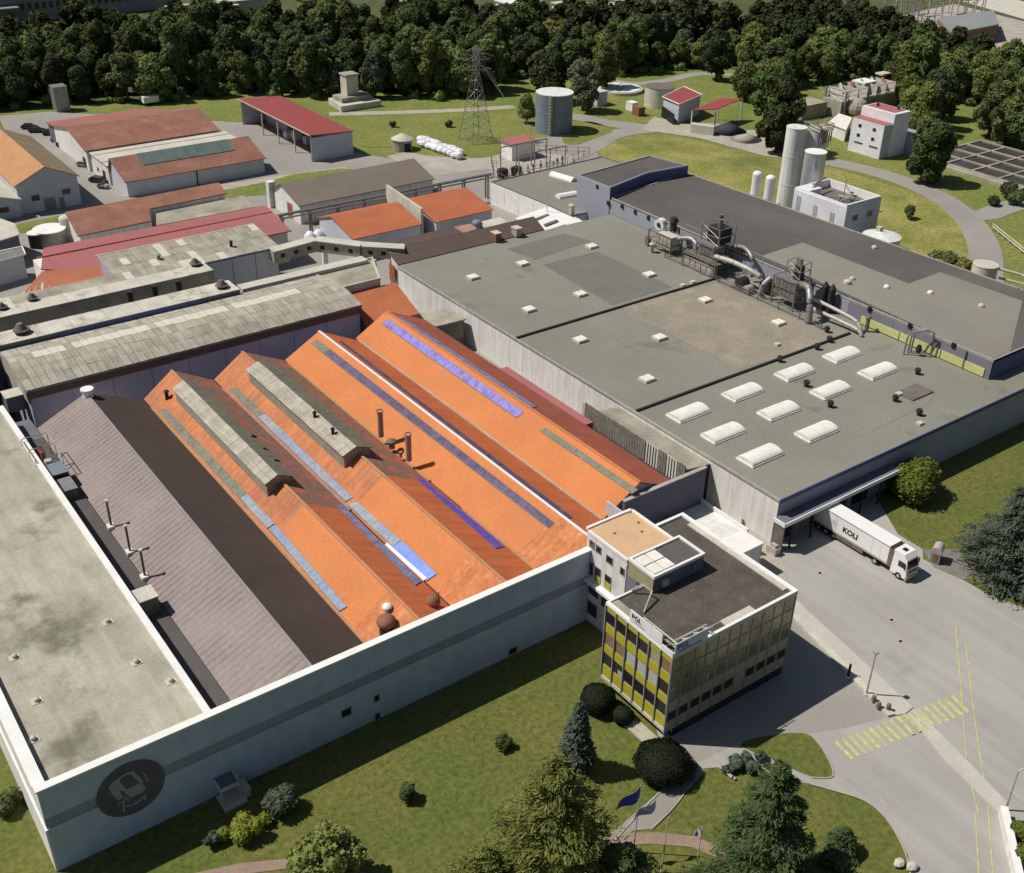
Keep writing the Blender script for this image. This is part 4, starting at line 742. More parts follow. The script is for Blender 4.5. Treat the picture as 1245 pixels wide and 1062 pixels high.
for xy in ((109.4,103.1),(121,103.1),(132.9,103.1),(144.5,103.1),(109.4,95.8),(121.2,95.8),(133.0,95.8),(144.6,95.8),(109.2,88.3),(121.1,88.3)):
    o = piece('rooflight', cm, None, WH, (xy[0], xy[1], GZ-.02), (0,0,random.uniform(-.015,.015)), (1,1,random.uniform(.9,1.1))); piece('dome', dm, None, o, (xy[0], xy[1], GZ-.02))
hm = meshof(MB().box(-1.05,1.05,-.95,.95,0,.4), 'hatch_curb', 'pale_conc'); hl = meshof(MB().box(-.95,-.06,-.85,.85,.4,.5).box(.06,.95,-.85,.85,.4,.5), 'hatch_lid', 'dome')
for xy in ((112,164.5),(124,164.9),(112,146.7),(124,147),(111.8,131.9),(123.6,125),(111.6,114.8),(141.2,164.6),(141,147),(141.4,132.2),(145.2,117.8)):
    o = piece('roof_hatch', hm, None, WH, (xy[0], xy[1], GZ-.02)); piece('hatch_lid', hl, None, o, (xy[0], xy[1], GZ-.02))
for a, b, t in ((948,440,'first'),(993,425,''),(1008,416,''),(980,470,''),(1009,495,''),(1088,488,''),(1117,505,''),(1115,455,''),(1005,404,'')):
    q = P(a, b, GZ); MB().cyl(q[0],q[1],GZ-.02,GZ+.6,.35,n=10).cyl(q[0],q[1],GZ+.6,GZ+1.0,.55,.45,n=10).build('roof_fan','dark_metal',WH)
for a, b in ((830,348),(842,344),(1093,480),(1118,516),(945,420)): q = P(a, b, GZ); MB().box(q[0]-.5,q[0]+.5,q[1]-.4,q[1]+.4,GZ-.02,GZ+.35).build('roof_box','pale_conc',WH)
q = P(1112,478,GZ); MB().box(q[0]-2.6,q[0]+2.6,q[1]-1.6,q[1]+1.6,GZ-.02,GZ+.25).build('roof_grille','grime_metal',WH)
# dock canopy and dock
r = thing('dock_canopy', 'pale blue-edged canopy over the dark loading dock behind the truck', 'canopy', (115,77.6,0))
MB().box(102.6,127.0,77.1,79.0,4.3,4.6).build('canopy_slab','dk_wall',r); MB().box(102.5,127.1,76.95,77.1,4.15,4.75).build('edge_board','white',r); MB().box(102.4,102.6,76.95,79,4.15,4.75).build('edge_board','white',r)
MB().box(102.6,102.8,77.1,79,0.02,4.3).build('side_screen','grime_metal',r)
for x in (104.4,108.6,115,119,123,126.6): MB().box(x-.12,x+.12,77.1,77.3,0,4.3).build('post','dark_metal',r)
for k, x in enumerate((105.3,108.7,112.3,116.5,121)): MB().box(x-1.6,x+1.6,78.85,79.07,.3,4.25).build('dock_door',('black','grime_metal','black','dark_metal','black')[k],r)
tag(MB().box(101.2,102.2,76.8,78.4,0.02,1.1).box(101.4,102.0,77.1,78.0,1.1,1.5).build('corner_cabinet','pale_metal'), 'small grey cabinet at the white warehouse corner by the dock', 'cabinet')
q = P(1018,812,0)
# brown strip roof + small roofs at the far end
r = mono('brown_roofed_annex', 'long annex with dark brown sloping roof at the far end of the green-grey roof', 'building', [(103.5,177.8,7.35),(139.2,177.8,7.35),(139.5,182,8.9),(103.6,182,8.9)], 'dk_brown_roof', 'white_wall')
MB().box(103.45,103.6,179.2,181.2,3.2,6.5).build('door','red_slope',r)
for a, b, t in ((603,290,'left'),(628,284,'right')):
    q = P(a,b,7.8); o = thing('roof_fan', t+' of two brown roof fans with pale caps on the brown annex roof', 'roof fan', (q[0],q[1],7.8)); MB().box(q[0]-.7,q[0]+.7,q[1]-.9,q[1]+.9,7.4,9.0).build('body','rust' if t=='left' else 'pale_metal',o); MB().box(q[0]-.8,q[0]+.8,q[1]-1,q[1]+1.0,9.0,9.15).build('lid','pale_conc',o)
mono('small_brown_shed', 'small low shed with brown roof below the vivid orange roofs', 'shed', [P(494,299,4.5),P(563,283,4.5),P(550,276,5.2),P(486,291,5.2)], 'dk_brown_roof', 'white_wall')
mono('small_pink_shed', 'small shed with pale pink flat roof beside the brown shed', 'shed', [P(563,284,4.3),P(580,278,4.3),P(572,272,4.5),P(552,276,4.5)], 'pinkish_pipe', 'white_wall')
mono('small_beige_shed', 'small shed with beige flat roof under the right orange workshop', 'shed', [P(590,278,4.3),P(617,270,4.3),P(608,264,4.5),P(583,270,4.5)], 'pale_conc', 'white_wall')
q = P(580,277,3.5); tag(MB().cyl(q[0],q[1],0,4.6,1.1,n=16).dome(q[0],q[1],4.6,1.1,.7).build('blue_tank','blue_metal',smooth=False), 'small blue round-topped tank between pink and beige sheds', 'tank')
mono('white_slotted_shed', 'brilliant white roof with three dark slots beside the north block', 'shed', [P(662,286,6.4),P(720,273,6.4),P(693,263,6.7),P(667,251,6.9),P(627,265,6.7)], 'white', 'white_wall')
sr = bpy.data.objects['white_slotted_shed']
for a, b in (((652,268),(668,262)),((663,275),(679,269)),((674,280),(690,275))):
    p, q = P(*a,6.75), P(*b,6.75); MB().prism([(p[0],p[1]),(q[0],q[1]),(q[0]+.2,q[1]+.9),(p[0]+.2,p[1]+.9)],6.6,6.85).build('roof_slot','grime_metal',sr)
mono('flat_roofed_shed', 'small flat grey shed with dark board side against the long white wall', 'shed', [P(530,397,5.6),P(567,388,5.6),P(546,376,5.6),P(490,383,5.6)], 'dirty_conc', 'wood')
q = [P(530,398,5.3),P(568,389,5.3)]; sh = bpy.data.objects['flat_roofed_shed']
bm_ = meshof(MB().box(-.04,.04,-.22,.22,0,4.6), 'board', 'wood')
# screen of boards between hall E and the warehouse
r = thing('board_screen', 'tall screen of weathered grey boards along the rightmost orange hall', 'screen', (98.3,104,0))
MB().box(98.35,98.5,92,114.6,2,7.2).build('backing','grime_metal',r)
bA = meshof(MB().box(-.08,0,.03,.52,0,3.4), 'board', 'wood'); bBm = meshof(MB().box(-.1,0,.03,.3,0,3.4), 'board', 'white_wall')
for k in range(41):
    y = 92+k*.55; piece('board', bBm if (3 <= k <= 6 or 10 <= k <= 14 or k == 40) else bA, None, r, (98.33, y, 4.2+random.uniform(-.05,.05)))
r = thing('lean_to', 'grey lean-to roof between the board screen and the long white wall', 'lean-to', (100.8,103,0))
MB().slab([(98.55,92,6.9),(103.25,92,6.2),(103.25,112,6.2),(98.55,112,6.9)],.2).build('roof','dirty_conc',r); MB().box(98.55,103.2,92,92.15,0,6.1).build('end_wall','black',r)
tag(MB().box(94.9,96.6,110,132,0,6.6).build('red_gutter_roof','pink_roof'), 'narrow dark red roof strip below the red slope of the rightmost hall', 'roof')
# navy end wall and white terrace behind the office
r = thing('end_wall', 'dark blue-violet end wall closing the rightmost orange hall', 'wall', (91,88.7,0))
MB().box(84.0,98.6,88.4,88.9,0,9.0).build('wall','slate_wall',r); MB().box(83.9,98.7,88.35,88.95,9.0,9.12).build('coping','pale_metal',r)
r = tag(MB().box(81.8,82.05,84.5,89.6,6,9.3).build('side_upstand','house_wall'), 'short pale upstand wall left of the dark end wall', 'wall')
r = thing('terrace_block', 'low white flat-roofed block between office and long warehouse', 'building', (91,84,0))
MB().box(80.5,98.5,79.6,88.3,0,3.3).build('wall','white_wall',r); MB().box(80.5,98.5,79.6,88.3,3.3,3.45).build('roof','white_wall',r); MB().box(98.2,98.5,79.6,91.5,3.3,4.1).build('parapet','white',r)
r = thing('white_kiosk', 'small bright white flat-roofed kiosk behind the office roof', 'building', (94.5,78,0))
MB().box(91.8,97.2,76.0,79.5,0,4.3).build('wall','white_wall',r); MB().box(91.7,97.3,75.9,79.6,4.3,4.5).build('roof','white',r)

# ================================================================== OFFICE
OX0, OX1, OY0, OY1, OZ = 66.1, 84.9, 60.6, 71.2, 12.2
r = thing('office_block', 'three-storey office with yellow-panelled side, bronze glass front and dark flat roof', 'office', (75.5,66,0)); OF = r
MB().prism([(OX0+.12,OY0+.12),(OX1-.1,OY0+.12),(OX1-.1,79),(79.4,79),(79.4,75),(72.3,75),(72.3,OY1-.1),(OX0+.12,OY1-.1)], 1.3, OZ-.35).build('wall','purple_wall',r)
MB().prism([(OX0+1.3,OY0+.1),(OX1-.1,OY0+.1),(OX1-.1,79),(72.5,79),(72.5,OY1-.5),(OX0+1.3,OY1-.5)], 0, 1.3).build('plinth','dark_glass',r)
MB().prism([(OX0+.1,OY0+.1),(OX1-.1,OY0+.1),(OX1-.1,79),(79.4,79),(79.4,75),(72.3,75),(72.3,OY1-.1),(OX0+.1,OY1-.1)], OZ-.35, OZ-.12).build('roof','office_roof',r)
for q in ([OX0-.05,OX0+.3,OY0-.05,OY1],[OX0+.3,OX1,OY0-.05,OY0+.3],[OX1-.5,OX1+.05,OY0+.3,79.1],[79.4,OX1-.5,78.7,79.1],[OX0+.3,72.2,OY1-.25,OY1]): MB().box(*q,OZ-.3,OZ+.12).build('parapet','white',r)
MB().box(79.2,79.5,75.2,78.7,OZ-.3,OZ+.1).build('parapet','white',r)
MB().box(OX1-1.2,OX1-.5,OY0+1,77,OZ-.2,OZ+.02).build('roof_edge','pale_conc',r); MB().box(OX0+8,OX0+12.5,OY0+.35,OY0+1.3,OZ-.2,OZ+.0).build('roof_edge','pale_conc',r); MB().box(OX0+.35,OX0+1.4,OY0+4.2,OY1-.3,OZ-.2,OZ-.05).build('roof_edge','dirty_conc',r)
for k in range(26):
    x, y = random.uniform(71,83), random.uniform(62,74); 
    if k < 18: MB().box(x,x+random.uniform(.2,.7),y,y+random.uniform(.15,.5),OZ-.12,OZ-.1).build('roof_stain', 'dark_roof', r)
rows = [('t',11.15,11.85),('w',9.45,11.1),('y',8.25,9.4),('w',6.45,8.2),('y',5.35,6.4),('w',3.55,5.3),('y',1.95,3.5)]
WT = {9.45:['dark_glass','dark_glass','dark_glass','dark_glass','beige_blind','brown_blind'], 6.45:['brown_blind','brown_blind','grey_blind','grey_blind','grey_blind','dark_glass'], 3.55:['dark_glass']*6}
nb = 6; bw = (OY1-OY0)/nb
for i in range(nb):
    y1 = OY1-i*bw-.09; y0 = OY1-(i+1)*bw+.09
    for kd, z0, z1 in rows:
        if kd == 'w': window(r, 'x', OX0+.12, y0, y1, z0, z1, WT[z0][i], 'frame_grey', .08)
        else: MB().box(OX0+.02, OX0+.14, y0, y1, z0, z1).build('spandrel_panel', 'yellow_panel', r)
    if i == 1: MB().box(OX0+.05,OX0+.08,y0+.15,y0+.8,3.7,4.4).build('curtain','grey_blind',r)
for i in range(nb+1): y = OY1-i*bw; MB().box(OX0-.12,OX0+.14,y-.07,y+.07,1.6,11.9).build('mullion','frame_grey',r)
MB().box(OX0-.08,OX0+.14,OY0,OY1,1.45,1.9).build('sill_band','pinkish_pipe' if False else 'pale_conc',r)
MB().box(OX0-.1,OX0+.12,OY0,OY1,11.9,OZ).build('fascia','white',r); MB().box(OX0,OX1,OY0-.06,OY0+.12,11.75,OZ).build('fascia','pale_conc',r)
nb2 = 11; bw2 = (OX1-OX0)/nb2
for i in range(nb2):
    x0 = OX0+i*bw2+.09; x1 = OX0+(i+1)*bw2-.09
    for kd, z0, z1 in (('g',9.8,11.7),('g',7.75,9.7),('g',5.7,7.65),('p',4.15,5.6),('w',2.75,4.1),('p',1.3,2.7)):
        if kd == 'g':
            o = window(r, 'y', OY0+.1, x0, x1, z0, z1, 'bronze', 'bronze_panel', .07)
            if random.random() < .22: MB().box(x0+.3,x0+.3+random.uniform(.4,.9),OY0+.04,OY0+.07,z0+.3,z0+random.uniform(.7,1.4)).build('blind','grey_blind' if random.random() < .5 else 'bronze_panel',o)
        elif kd == 'w' and i not in (6,): window(r, 'y', OY0+.1, x0, x1, z0, z1, 'dark_glass', 'bronze_panel', .08)
        else: MB().box(x0, x1, OY0+.03, OY0+.13, z0, z1).build('spandrel_panel', 'bronze_panel', r)
for i in range(nb2+1): x = OX0+i*bw2; MB().box(x-.04,x+.04,OY0+.0,OY0+.14,1.2,11.8).build('mullion','bronze_panel',r)
# back rooms of the office: white block with tan roof
r = thing('white_annex', 'white rounded office annex with tan roof beside the end of the facade', 'building', (76,78,0))
MB().prism([(72.3,74.9),(79.4,74.9),(79.4,82.0),(78,82.6),(72.9,82.6),(72.3,82.1)], 0, 12.75).build('wall','white_wall',r)
MB().prism([(72.5,75.0),(79.3,75.0),(79.3,81.9),(77.9,82.4),(73.0,82.4),(72.5,81.9)], 12.75, 12.85).build('roof','tan_roof',r)
for q in ([72.2,72.5,74.9,81.9],[72.5,79.4,82.3,82.65],[79.3,79.6,74.9,82.3]): MB().box(*q,12.7,13.05).build('parapet','white',r)
for (a0,a1,z0,z1,m) in ((80.6,81.6,10.9,12.0,'dark_glass'),(79.4,80.4,10.9,12.0,'dark_glass'),(77.3,78.5,10.6,11.7,'dark_glass'),(75.2,76.0,10.4,11.5,'dark_glass'),(80.6,81.7,7.0,8.9,'dark_glass'),(79.2,80.3,7.6,8.9,'dark_glass'),(77.3,78.5,7.8,8.9,'dark_glass'),(79.4,81.7,4.3,6.0,'dark_glass'),(76.0,78.8,3.9,5.6,'dark_glass'),(79.4,81.8,1.2,3.2,'dark_glass')): window(r,'x',72.3,a0,a1,z0,z1,m)
for (a0,a1,z0,z1) in ((79.2,80.3,6.8,7.5),(77.3,78.5,6.9,7.7)): MB().box(72.2,72.32,a0,a1,z0,z1).build('spandrel_panel','yellow_panel',r)
MB().box(71.6,72.3,76.0,81.8,6.1,6.5).build('ledge','white',r)
for a, b in ((747,649),(776,636),(780,647)): q = P(a,b,12.85); MB().cyl(q[0],q[1],12.8,13.0,.14,n=8).build('roof_outlet','rust',r)
r = thing('penthouse', 'dark-sided rooftop plant room with four white rooflight panels on the office', 'plant room', (75.3,71.7,OZ-.12))
MB().box(71.4,79.0,69.6,73.7,OZ-.12,14.1).build('wall','slate_wall',r); MB().box(71.35,71.5,69.6,73.7,OZ-.1,14.1).build('wall','beige_blind',r)
MB().box(71.5,78.9,69.75,73.55,14.1,14.2).build('roof','dark_roof',r)
for q in ([71.3,79.1,69.5,69.8],[71.3,79.1,73.5,73.8],[71.3,71.6,69.8,73.5],[78.8,79.1,69.8,73.5]): MB().box(*q,14.05,14.42).build('parapet','white',r)
for i in range(2):
    for j in range(2): MB().box(71.75+i*1.6,73.2+i*1.6,69.98+j*1.75,71.55+j*1.75,14.2,14.4).build('rooflight','dome',r)
MB().box(72.6,73.4,69.2,69.6,12.6,13.4).build('fan_box','grey_blind',r); MB().box(77.3,77.6,69.35,69.6,12.7,13.5).build('vent','purple_wall',r)
r = thing('roof_pipe', 'bent pale pipe with crosspiece on the dark office roof', 'pipe', (70,69,OZ))
MB().tube([P(783,745,OZ),P(793,719,OZ+1),P(781,711,OZ+1.2),P(768,718,OZ+.3)],.13,6).build('pipe','paving',r)
for kx, (nm, tx) in enumerate((('x','PGI'),('y','PGI'))):
    r = thing('roof_sign', ('white roof sign with small grey lettering above the yellow side','bluish shaded roof sign above the bronze front corner')[kx], 'sign', (66.1,64 if kx == 0 else 60.6,OZ))
    if kx == 0:
        MB().box(66.0,66.1,62.3,67.3,12.35,13.9).build('board','sign_white',r); MB().box(66.0,66.1,60.6,62.3,12.2,12.7).build('board','sign_white',r)
        text_mesh('lettering','PGI.',.85,'letter',r,(65.98,67.0,13.0),(0,-1,0),(0,0,1),.01); text_mesh('lettering','INDUSTRIE',.34,'frame_grey',r,(65.98,66.7,12.6),(0,-1,0),(0,0,1)) if False else MB().box(65.97,66.0,64.9,66.7,12.68,12.78).build('small_print','frame_grey',r)
        for y in (66.5,65,63.4,62): MB().tube([(66.15,y,13.4),(67.6,y,12.2)],.07,5).tube([(66.15,y,12.5),(67.6,y,12.3)],.07,5).build('brace','pale_conc',r)
        MB().tube([(67.6,66.8,12.4),(67.6,61.6,12.4)],.09,5).tube([(66.3,66.8,13.3),(66.3,61.6,13.3)],.06,5).build('rail','pale_conc',r)
    else:
        MB().box(66.2,70.9,60.5,60.6,12.25,13.75).build('board','sign_blue',r)
        text_mesh('lettering','PGI.',.95,'letter_blue',r,(66.5,60.48,12.85),(1,0,0),(0,0,1),.02); MB().box(66.8,69.9,60.46,60.5,12.5,12.62).build('small_print','letter_blue',r)
        for x in (67,68.6,70.2,71.6): MB().tube([(x,60.65,13.4),(x,62.1,12.2)],.07,5).tube([(x,60.65,12.6),(x,62.1,12.3)],.07,5).build('brace','pale_conc',r)
        MB().tube([(66.6,62.1,12.4),(72.3,62.1,12.4)],.09,5).tube([(66.6,60.8,13.4),(73,60.8,13.4)],.06,5).build('rail','pale_conc',r)
tag(MB().box(64.2,66.0,60.8,66.2,.02,.22).box(64.8,65.4,61.2,64.8,.22,.36).build('entrance_step','paving'), 'pale concrete step and bench strip at the foot of the yellow side', 'step')
# porch against the facade
q = PY(290,972,78.6); X = q[0]
r = thing('entrance_porch', 'small white framed porch in the shade at the foot of the facade', 'porch', (X,79.5,0))
MB().box(X-1.5,X+.9,78.6,80.9,0,.3).build('slab','pale_conc',r); MB().box(X-1.4,X+.6,79.4,81.1,2.3,2.5).build('roof','dk_wall',r)
for k in (-1.4,.55): MB().box(X+k-.08,X+k+.08,79.3,81.1,2.2,2.6).build('beam','pale_conc',r); MB().box(X+k-.08,X+k+.08,79.3,79.5,0,2.3).build('post','pale_conc',r)
MB().box(X-1.4,X+.6,79.25,79.4,2.2,2.6).build('beam','pale_conc',r); MB().box(X+.7,X+1.6,79.2,80.9,0,1.2).build('side_wall','pale_conc',r)

# ================================================================== BLUE-GREY BUILDING AND ROOFTOP PLANT
BZ = 10.7
r = thing('blue_grey_building', 'large blue-grey building with dark flat roof and yellow-green band', 'building', (172,130,0)); BL = r
poly = [(157.5,84),(191,84),(187.6,99),(184.3,182.5),(157.7,178.6)]
MB().prism([(157.6,84.1),(190.8,84.1),(187.4,99),(184.1,182.3),(157.8,178.4)], 0, BZ-.4).build('wall','blue_wall',r); MB().prism(poly, BZ-.4, BZ-.15).build('roof','dark_roof',r)
parapet(poly, BZ-.4, BZ, .22).build('parapet','pale_metal',r)
MB().box(157.7,190.9,83.85,84.05,0,BZ-.4).build('end_wall','navy_wall',r)
patch('roof_patch', [(927,311),(976,295),(1105,345),(1143,331),(1243,366),(1228,428),(1205,437)], BZ-.13, 'grey_roof2', r)
pm = meshof(MB().box(-.1,0,.03,9.57,0,4.9), 'wall_panel', 'blue_wall'); pm2 = meshof(MB().box(-.1,0,.03,9.57,0,4.9), 'wall_panel', 'purple_wall')
for k in range(9): piece('wall_panel', pm2 if k < 3 else pm, None, r, (157.52, 84.0+k*9.6, 5.4))
piece('wall_panel', pm, None, r, (157.58, 84.0+9*9.6-1.3, 5.4))
for k in range(3): MB().box(157.25,157.4,85+k*8.3,93.1+k*8.3,7.35,8.75).build('colour_band','lime_band',r)
for a, b in ((1058,376),(1107,396),(1160,420),(757,251),(773,258),(789,265),(807,272),(825,279),(1008,350)):
    q = PX(a,b,157.5); MB().box(157.2,157.5,q[1]-.35,q[1]+.35,q[2]-.4,q[2]+.4).build('wall_window','black',r)  # row of small dark windows, drawn as plain black boxes
for a in ((1004,352),(1021,368),(825,285),(1175,430)): q = PX(a[0],a[1],157.4); MB().box(157.15,157.35,q[1]-.1,q[1]+.1,GZ,BZ-.2).build('downpipe','grime_metal',r)
q = PX(1004,355,157); MB().box(156.6,157.3,q[1]-.12,q[1]+.12,GZ,BZ+.9).build('mast','dark_metal',r)
for k, (a, b, m) in enumerate(((937,323,'pale_conc'),(945,329,'pale_conc'),(1025,337,'grime_metal'),(1036,340,'pale_conc'),(1063,302,'pale_conc'),(1078,350,'dome'),(1038,300,'pale_conc'),(1042,345,'pale_conc'),(1131,357,'dome'),(1193,373,'pale_conc'))):
    if k in (0,1,2,6,7): continue
    q = P(a,b,BZ-.15); MB().cyl(q[0],q[1],BZ-.2,BZ+.1,.55,n=14).dome(q[0],q[1],BZ+.1,.5,.35,14,4).build('roof_vent',m,r)
q = P(1030,345,BZ-.15); MB().cyl(q[0],q[1],BZ-.2,BZ+.2,.7,n=14).dome(q[0],q[1],BZ+.2,.7,.45,14,4).build('roof_vent','pale_conc',r)
# raised far block
pr_ = [P(703,213,13),P(742,228,13),P(787,210,13),P(837,201,13),P(790,189,13)]
flat_building('raised_block', 'higher block of the blue-grey building with dark roof and navy wall', 'building', [p[:2] for p in pr_], 13, 'navy_wall', 'dark_roof', 0, .25, 'blue_wall', t=.3)
rb = bpy.data.objects['raised_block']
MB().prism([(pr_[0][0]-.12,pr_[0][1]),(pr_[1][0]-.12,pr_[1][1]-.1),(pr_[1][0]+.02,pr_[1][1]-.1),(pr_[0][0]+.02,pr_[0][1])],0,12.7).build('side_wall','blue_wall',rb)
for a, b in ((727,227),(740,247)): q = PX(a,b,157.3); MB().box(157.0,157.25,q[1]-.35,q[1]+.35,q[2]-.4,q[2]+.4).build('wall_window','black',rb)  # two more small dark windows as black boxes
# north block with white panels
NZ = 5.5
npoly = [P(597,221,NZ)[:2],P(668,250,NZ)[:2],(152.4,185.6),(172,184),(188,196),P(733,190,NZ)[:2]]
r = flat_building('north_block', 'white-panelled block with grey-green roof and two long rooflights', 'building', npoly, NZ, 'white_wall', 'green_roof', 0, .2, 'dk_wall', t=.25)
a, b = Vector(npoly[0]), Vector(npoly[1]); d = (b-a)/4; nn = Vector((-.12,0))
for k in range(6):
    p = a+d*k; q2 = a+d*(k+1)-d.normalized()*.12; MB().prism([p+nn,q2+nn,q2,p],0,NZ-.25).build('wall_panel','white',r)
for a_, b_ in (((671,212),(698,220)),((678,240),(700,236))):
    p, q2 = Vector(P(*a_,NZ)), Vector(P(*b_,NZ)); d = (q2-p).normalized(); nn2 = Vector((-d.y,d.x,0))*1.1
    k = MB(); L_ = (q2-p).length; pr2 = [(-1.1,0),(-1,.4),(-.6,.8),(0,.95),(.6,.8),(1,.4),(1.1,0)]
    k.add([tuple(o_+nn2*(u/1.1)+Vector((0,0,w_-.2))) for o_ in (p,q2) for u,w_ in pr2], [(i,i+7,i+8,i+1) for i in range(6)]+[(6,5,4,3,2,1,0),(7,8,9,10,11,12,13)]); k.build('rooflight','white',r)
cowl(695,262,6.5,2.2,.6,'pale_metal','grey stack with cap beside the brilliant white slotted roof'); cowl(792,307,GZ,1.6,.45,'pale_metal','short grey stack on the green-grey roof edge by the blue wall')
r = thing('lamp_post', 'thin lamp post with bent arm at the white slotted roof', 'lamp post', P(665,262,6)); q = P(665,262,6); MB().tube([(q[0],q[1],0),(q[0],q[1],10.5),(q[0]+1.6,q[1]-.3,10.9)],.09,6).build('pole','pale_metal',r); MB().box(q[0]+1.3,q[0]+2,q[1]-.5,q[1]-.2,10.8,10.95).build('lamp_head','pale_metal',r)

# rooftop plant along the blue wall
def frame_tower(r, x0, x1, y0, y1, z0, z1, m='grime_metal', t=.12):
    for x in (x0,x1):
        for y in (y0,y1): MB().box(x-t,x+t,y-t,y+t,z0,z1).build('frame_post',m,r)
    n = max(2,int((z1-z0)/1.6))
    k = MB()
    for i in range(1,n+1):
        z = z0+(z1-z0)*i/n
        k.box(x0,x1,y0-.07,y0+.07,z-.1,z).box(x0,x1,y1-.07,y1+.07,z-.1,z).box(x0-.07,x0+.07,y0,y1,z-.1,z).box(x1-.07,x1+.07,y0,y1,z-.1,z)
        k.tube([(x0,y0,z-(z1-z0)/n),(x0,y1,z)],.05,4)
    k.build('frame_rail',m,r)
r = thing('rooftop_filter', 'tan and white filter unit with round fan, far end of the rooftop plant', 'filter unit', (152.5,157,GZ))
MB().box(151.2,153.8,152.2,156.6,GZ+.9,GZ+3.6).build('cabinet','pale_conc',r)
for k in range(4): MB().box(151.1,151.2,152.4+k*1.05,153.3+k*1.05,GZ+1.1,GZ+3.4).build('door_panel','dirty_conc',r)
MB().tube([(152.6,157.6,GZ+4.6),(154.0,157.9,GZ+4.6)],1.15,18).build('fan_drum','silo_white',r); MB().tube([(152.5,157.6,GZ+4.6),(152.58,157.6,GZ+4.6)],.5,12).build('fan_hub','dark_metal',r)
frame_tower(r,151,154,152,158.6,GZ,GZ+3.8,'grime_metal'); MB().cyl(154.6,155.4,GZ,GZ+5.6,.7,n=14).cyl(154.6,155.4,GZ+5.6,GZ+6.4,1.0,.7,14).build('cyclone','dark_metal',r); MB().box(151.3,152,158.8,159.8,GZ,GZ+1.8).build('control_box','rust',r)
r = thing('dust_collector', 'tall grimy dust collector tower in the middle of the rooftop plant', 'dust collector', (153.5,143.5,GZ))
frame_tower(r,151.6,155.4,141,145.6,GZ,GZ+5.0); MB().box(151.9,155.1,141.3,145.3,GZ+2.2,GZ+5.2).build('filter_box','metal',r)
for k in range(4): MB().box(151.78,151.9,141.4+k*1.0,142.25+k*1.0,GZ+2.4,GZ+5.0).build('door_panel','grime_metal',r)
MB().cyl(153.5,143.3,GZ+.3,GZ+2.2,.3,1.7,16).build('hopper','dark_metal',r)
MB().box(153.6,156.6,141.5,144.9,GZ+5.2,GZ+8.2).build('upper_box','dark_metal',r); MB().cyl(154.2,142.4,GZ+8.2,GZ+10,.5,n=12).cyl(155.8,144,GZ+8.2,GZ+10.2,.5,n=12).build('exhaust','grime_metal',r)
frame_tower(r,152.6,157,140.9,145.6,GZ+5.2,GZ+8.6,'metal',.08)
r = thing('dust_collector', 'grey lattice dust collector with two stub exhausts, nearest the yellow-green band', 'dust collector', (153.2,122.5,GZ))
frame_tower(r,151.2,155.2,120,125.2,GZ,GZ+5.4,'grime_metal'); MB().box(151.5,154.9,120.3,124.9,GZ+1.8,GZ+5.0).build('filter_box','metal',r)
for k in range(5): MB().box(151.38,151.5,120.4+k*.92,121.2+k*.92,GZ+2.0,GZ+4.8).build('door_panel','grime_metal',r)
MB().cyl(154,122,GZ+5,GZ+7.4,1.0,.9,16).build('cyclone','dark_metal',r); MB().cyl(154,122,GZ+7.4,GZ+8.8,.45,n=12).cyl(155,123.4,GZ+5,GZ+8.4,.4,n=12).build('exhaust','metal',r); frame_tower(r,152.8,155.6,120.8,124,GZ+5.4,GZ+8.2,'metal',.07)
for k in range(2): MB().cyl(156.4,117.6-k*1.6,GZ,GZ+4.6,.65,n=12).cyl(156.4,117.6-k*1.6,GZ+4.6,GZ+5.5,.65,.1,12).build('cone_top_vessel','dark_metal',r)
def duct(pts, rr, m, label, n=12, bands=True):
    rr *= .8; m = {'silo_white': 'pale_metal', 'silo_grey': 'pale_metal', 'pale_metal': 'metal'}.get(m, m)
    c = []; q = [Vector(p) for p in pts]
    for i in range(len(q)-1):
        p0,p1,p2,p3 = q[max(i-1,0)],q[i],q[i+1],q[min(i+2,len(q)-1)]
        for j in range(5): t = j/5; c.append(.5*((2*p1)+(-p0+p2)*t+(2*p0-5*p1+4*p2-p3)*t*t+(-p0+3*p1-3*p2+p3)*t**3))
    c.append(q[-1]); r = thing('duct', label, 'duct', tuple(q[0])); MB().tube(c, rr, n).build('pipe', m, r, smooth=True)
    for i in range(2, len(c)-1, 4):
        d = (c[i+1]-c[i]).normalized()*.08; MB().tube([c[i]-d,c[i]+d], rr*1.14, n).build('band', 'metal', r)
    return r
duct([(152.6,152,GZ+3.4),(153.4,149,GZ+4.2),(153.2,146.4,GZ+3.2)],.62,'pale_metal','short fat pale duct leaving the far filter unit')
duct([(151.8,140.6,GZ+3.6),(151.8,136.5,GZ+4.0),(151.7,132,GZ+4.0),(152.4,129.2,GZ+3.2)],.6,'silo_grey','long bright straight duct in the middle of the rooftop plant')
duct([(156.4,140.2,GZ+4.8),(156.2,137.5,GZ+5.4),(155.4,134.5,GZ+4.4),(155.2,133.8,GZ+1)],.5,'metal','thin grey duct arching behind the bright straight duct')
duct([(152.2,129,GZ+.3),(150.9,127.6,GZ+1.2),(150.7,127,GZ+3.0),(151.8,126.4,GZ+4.2)],.5,'silo_white','white looping elbow duct beside the lattice dust collector')
duct([(152.4,119.8,GZ+5.0),(151.6,117.6,GZ+5.4),(150.4,115.9,GZ+4.0),(149.9,115.2,GZ+1.9),(149.8,115.0,GZ)],.75,'metal','big grey curved duct dropping to the roof')
duct([(153.6,118,GZ+2.8),(154.2,112,GZ+2.2),(154.4,108.3,GZ+1.6),(154.2,106.8,GZ)],.42,'silo_white','upper of two white pipes sloping to the roof')
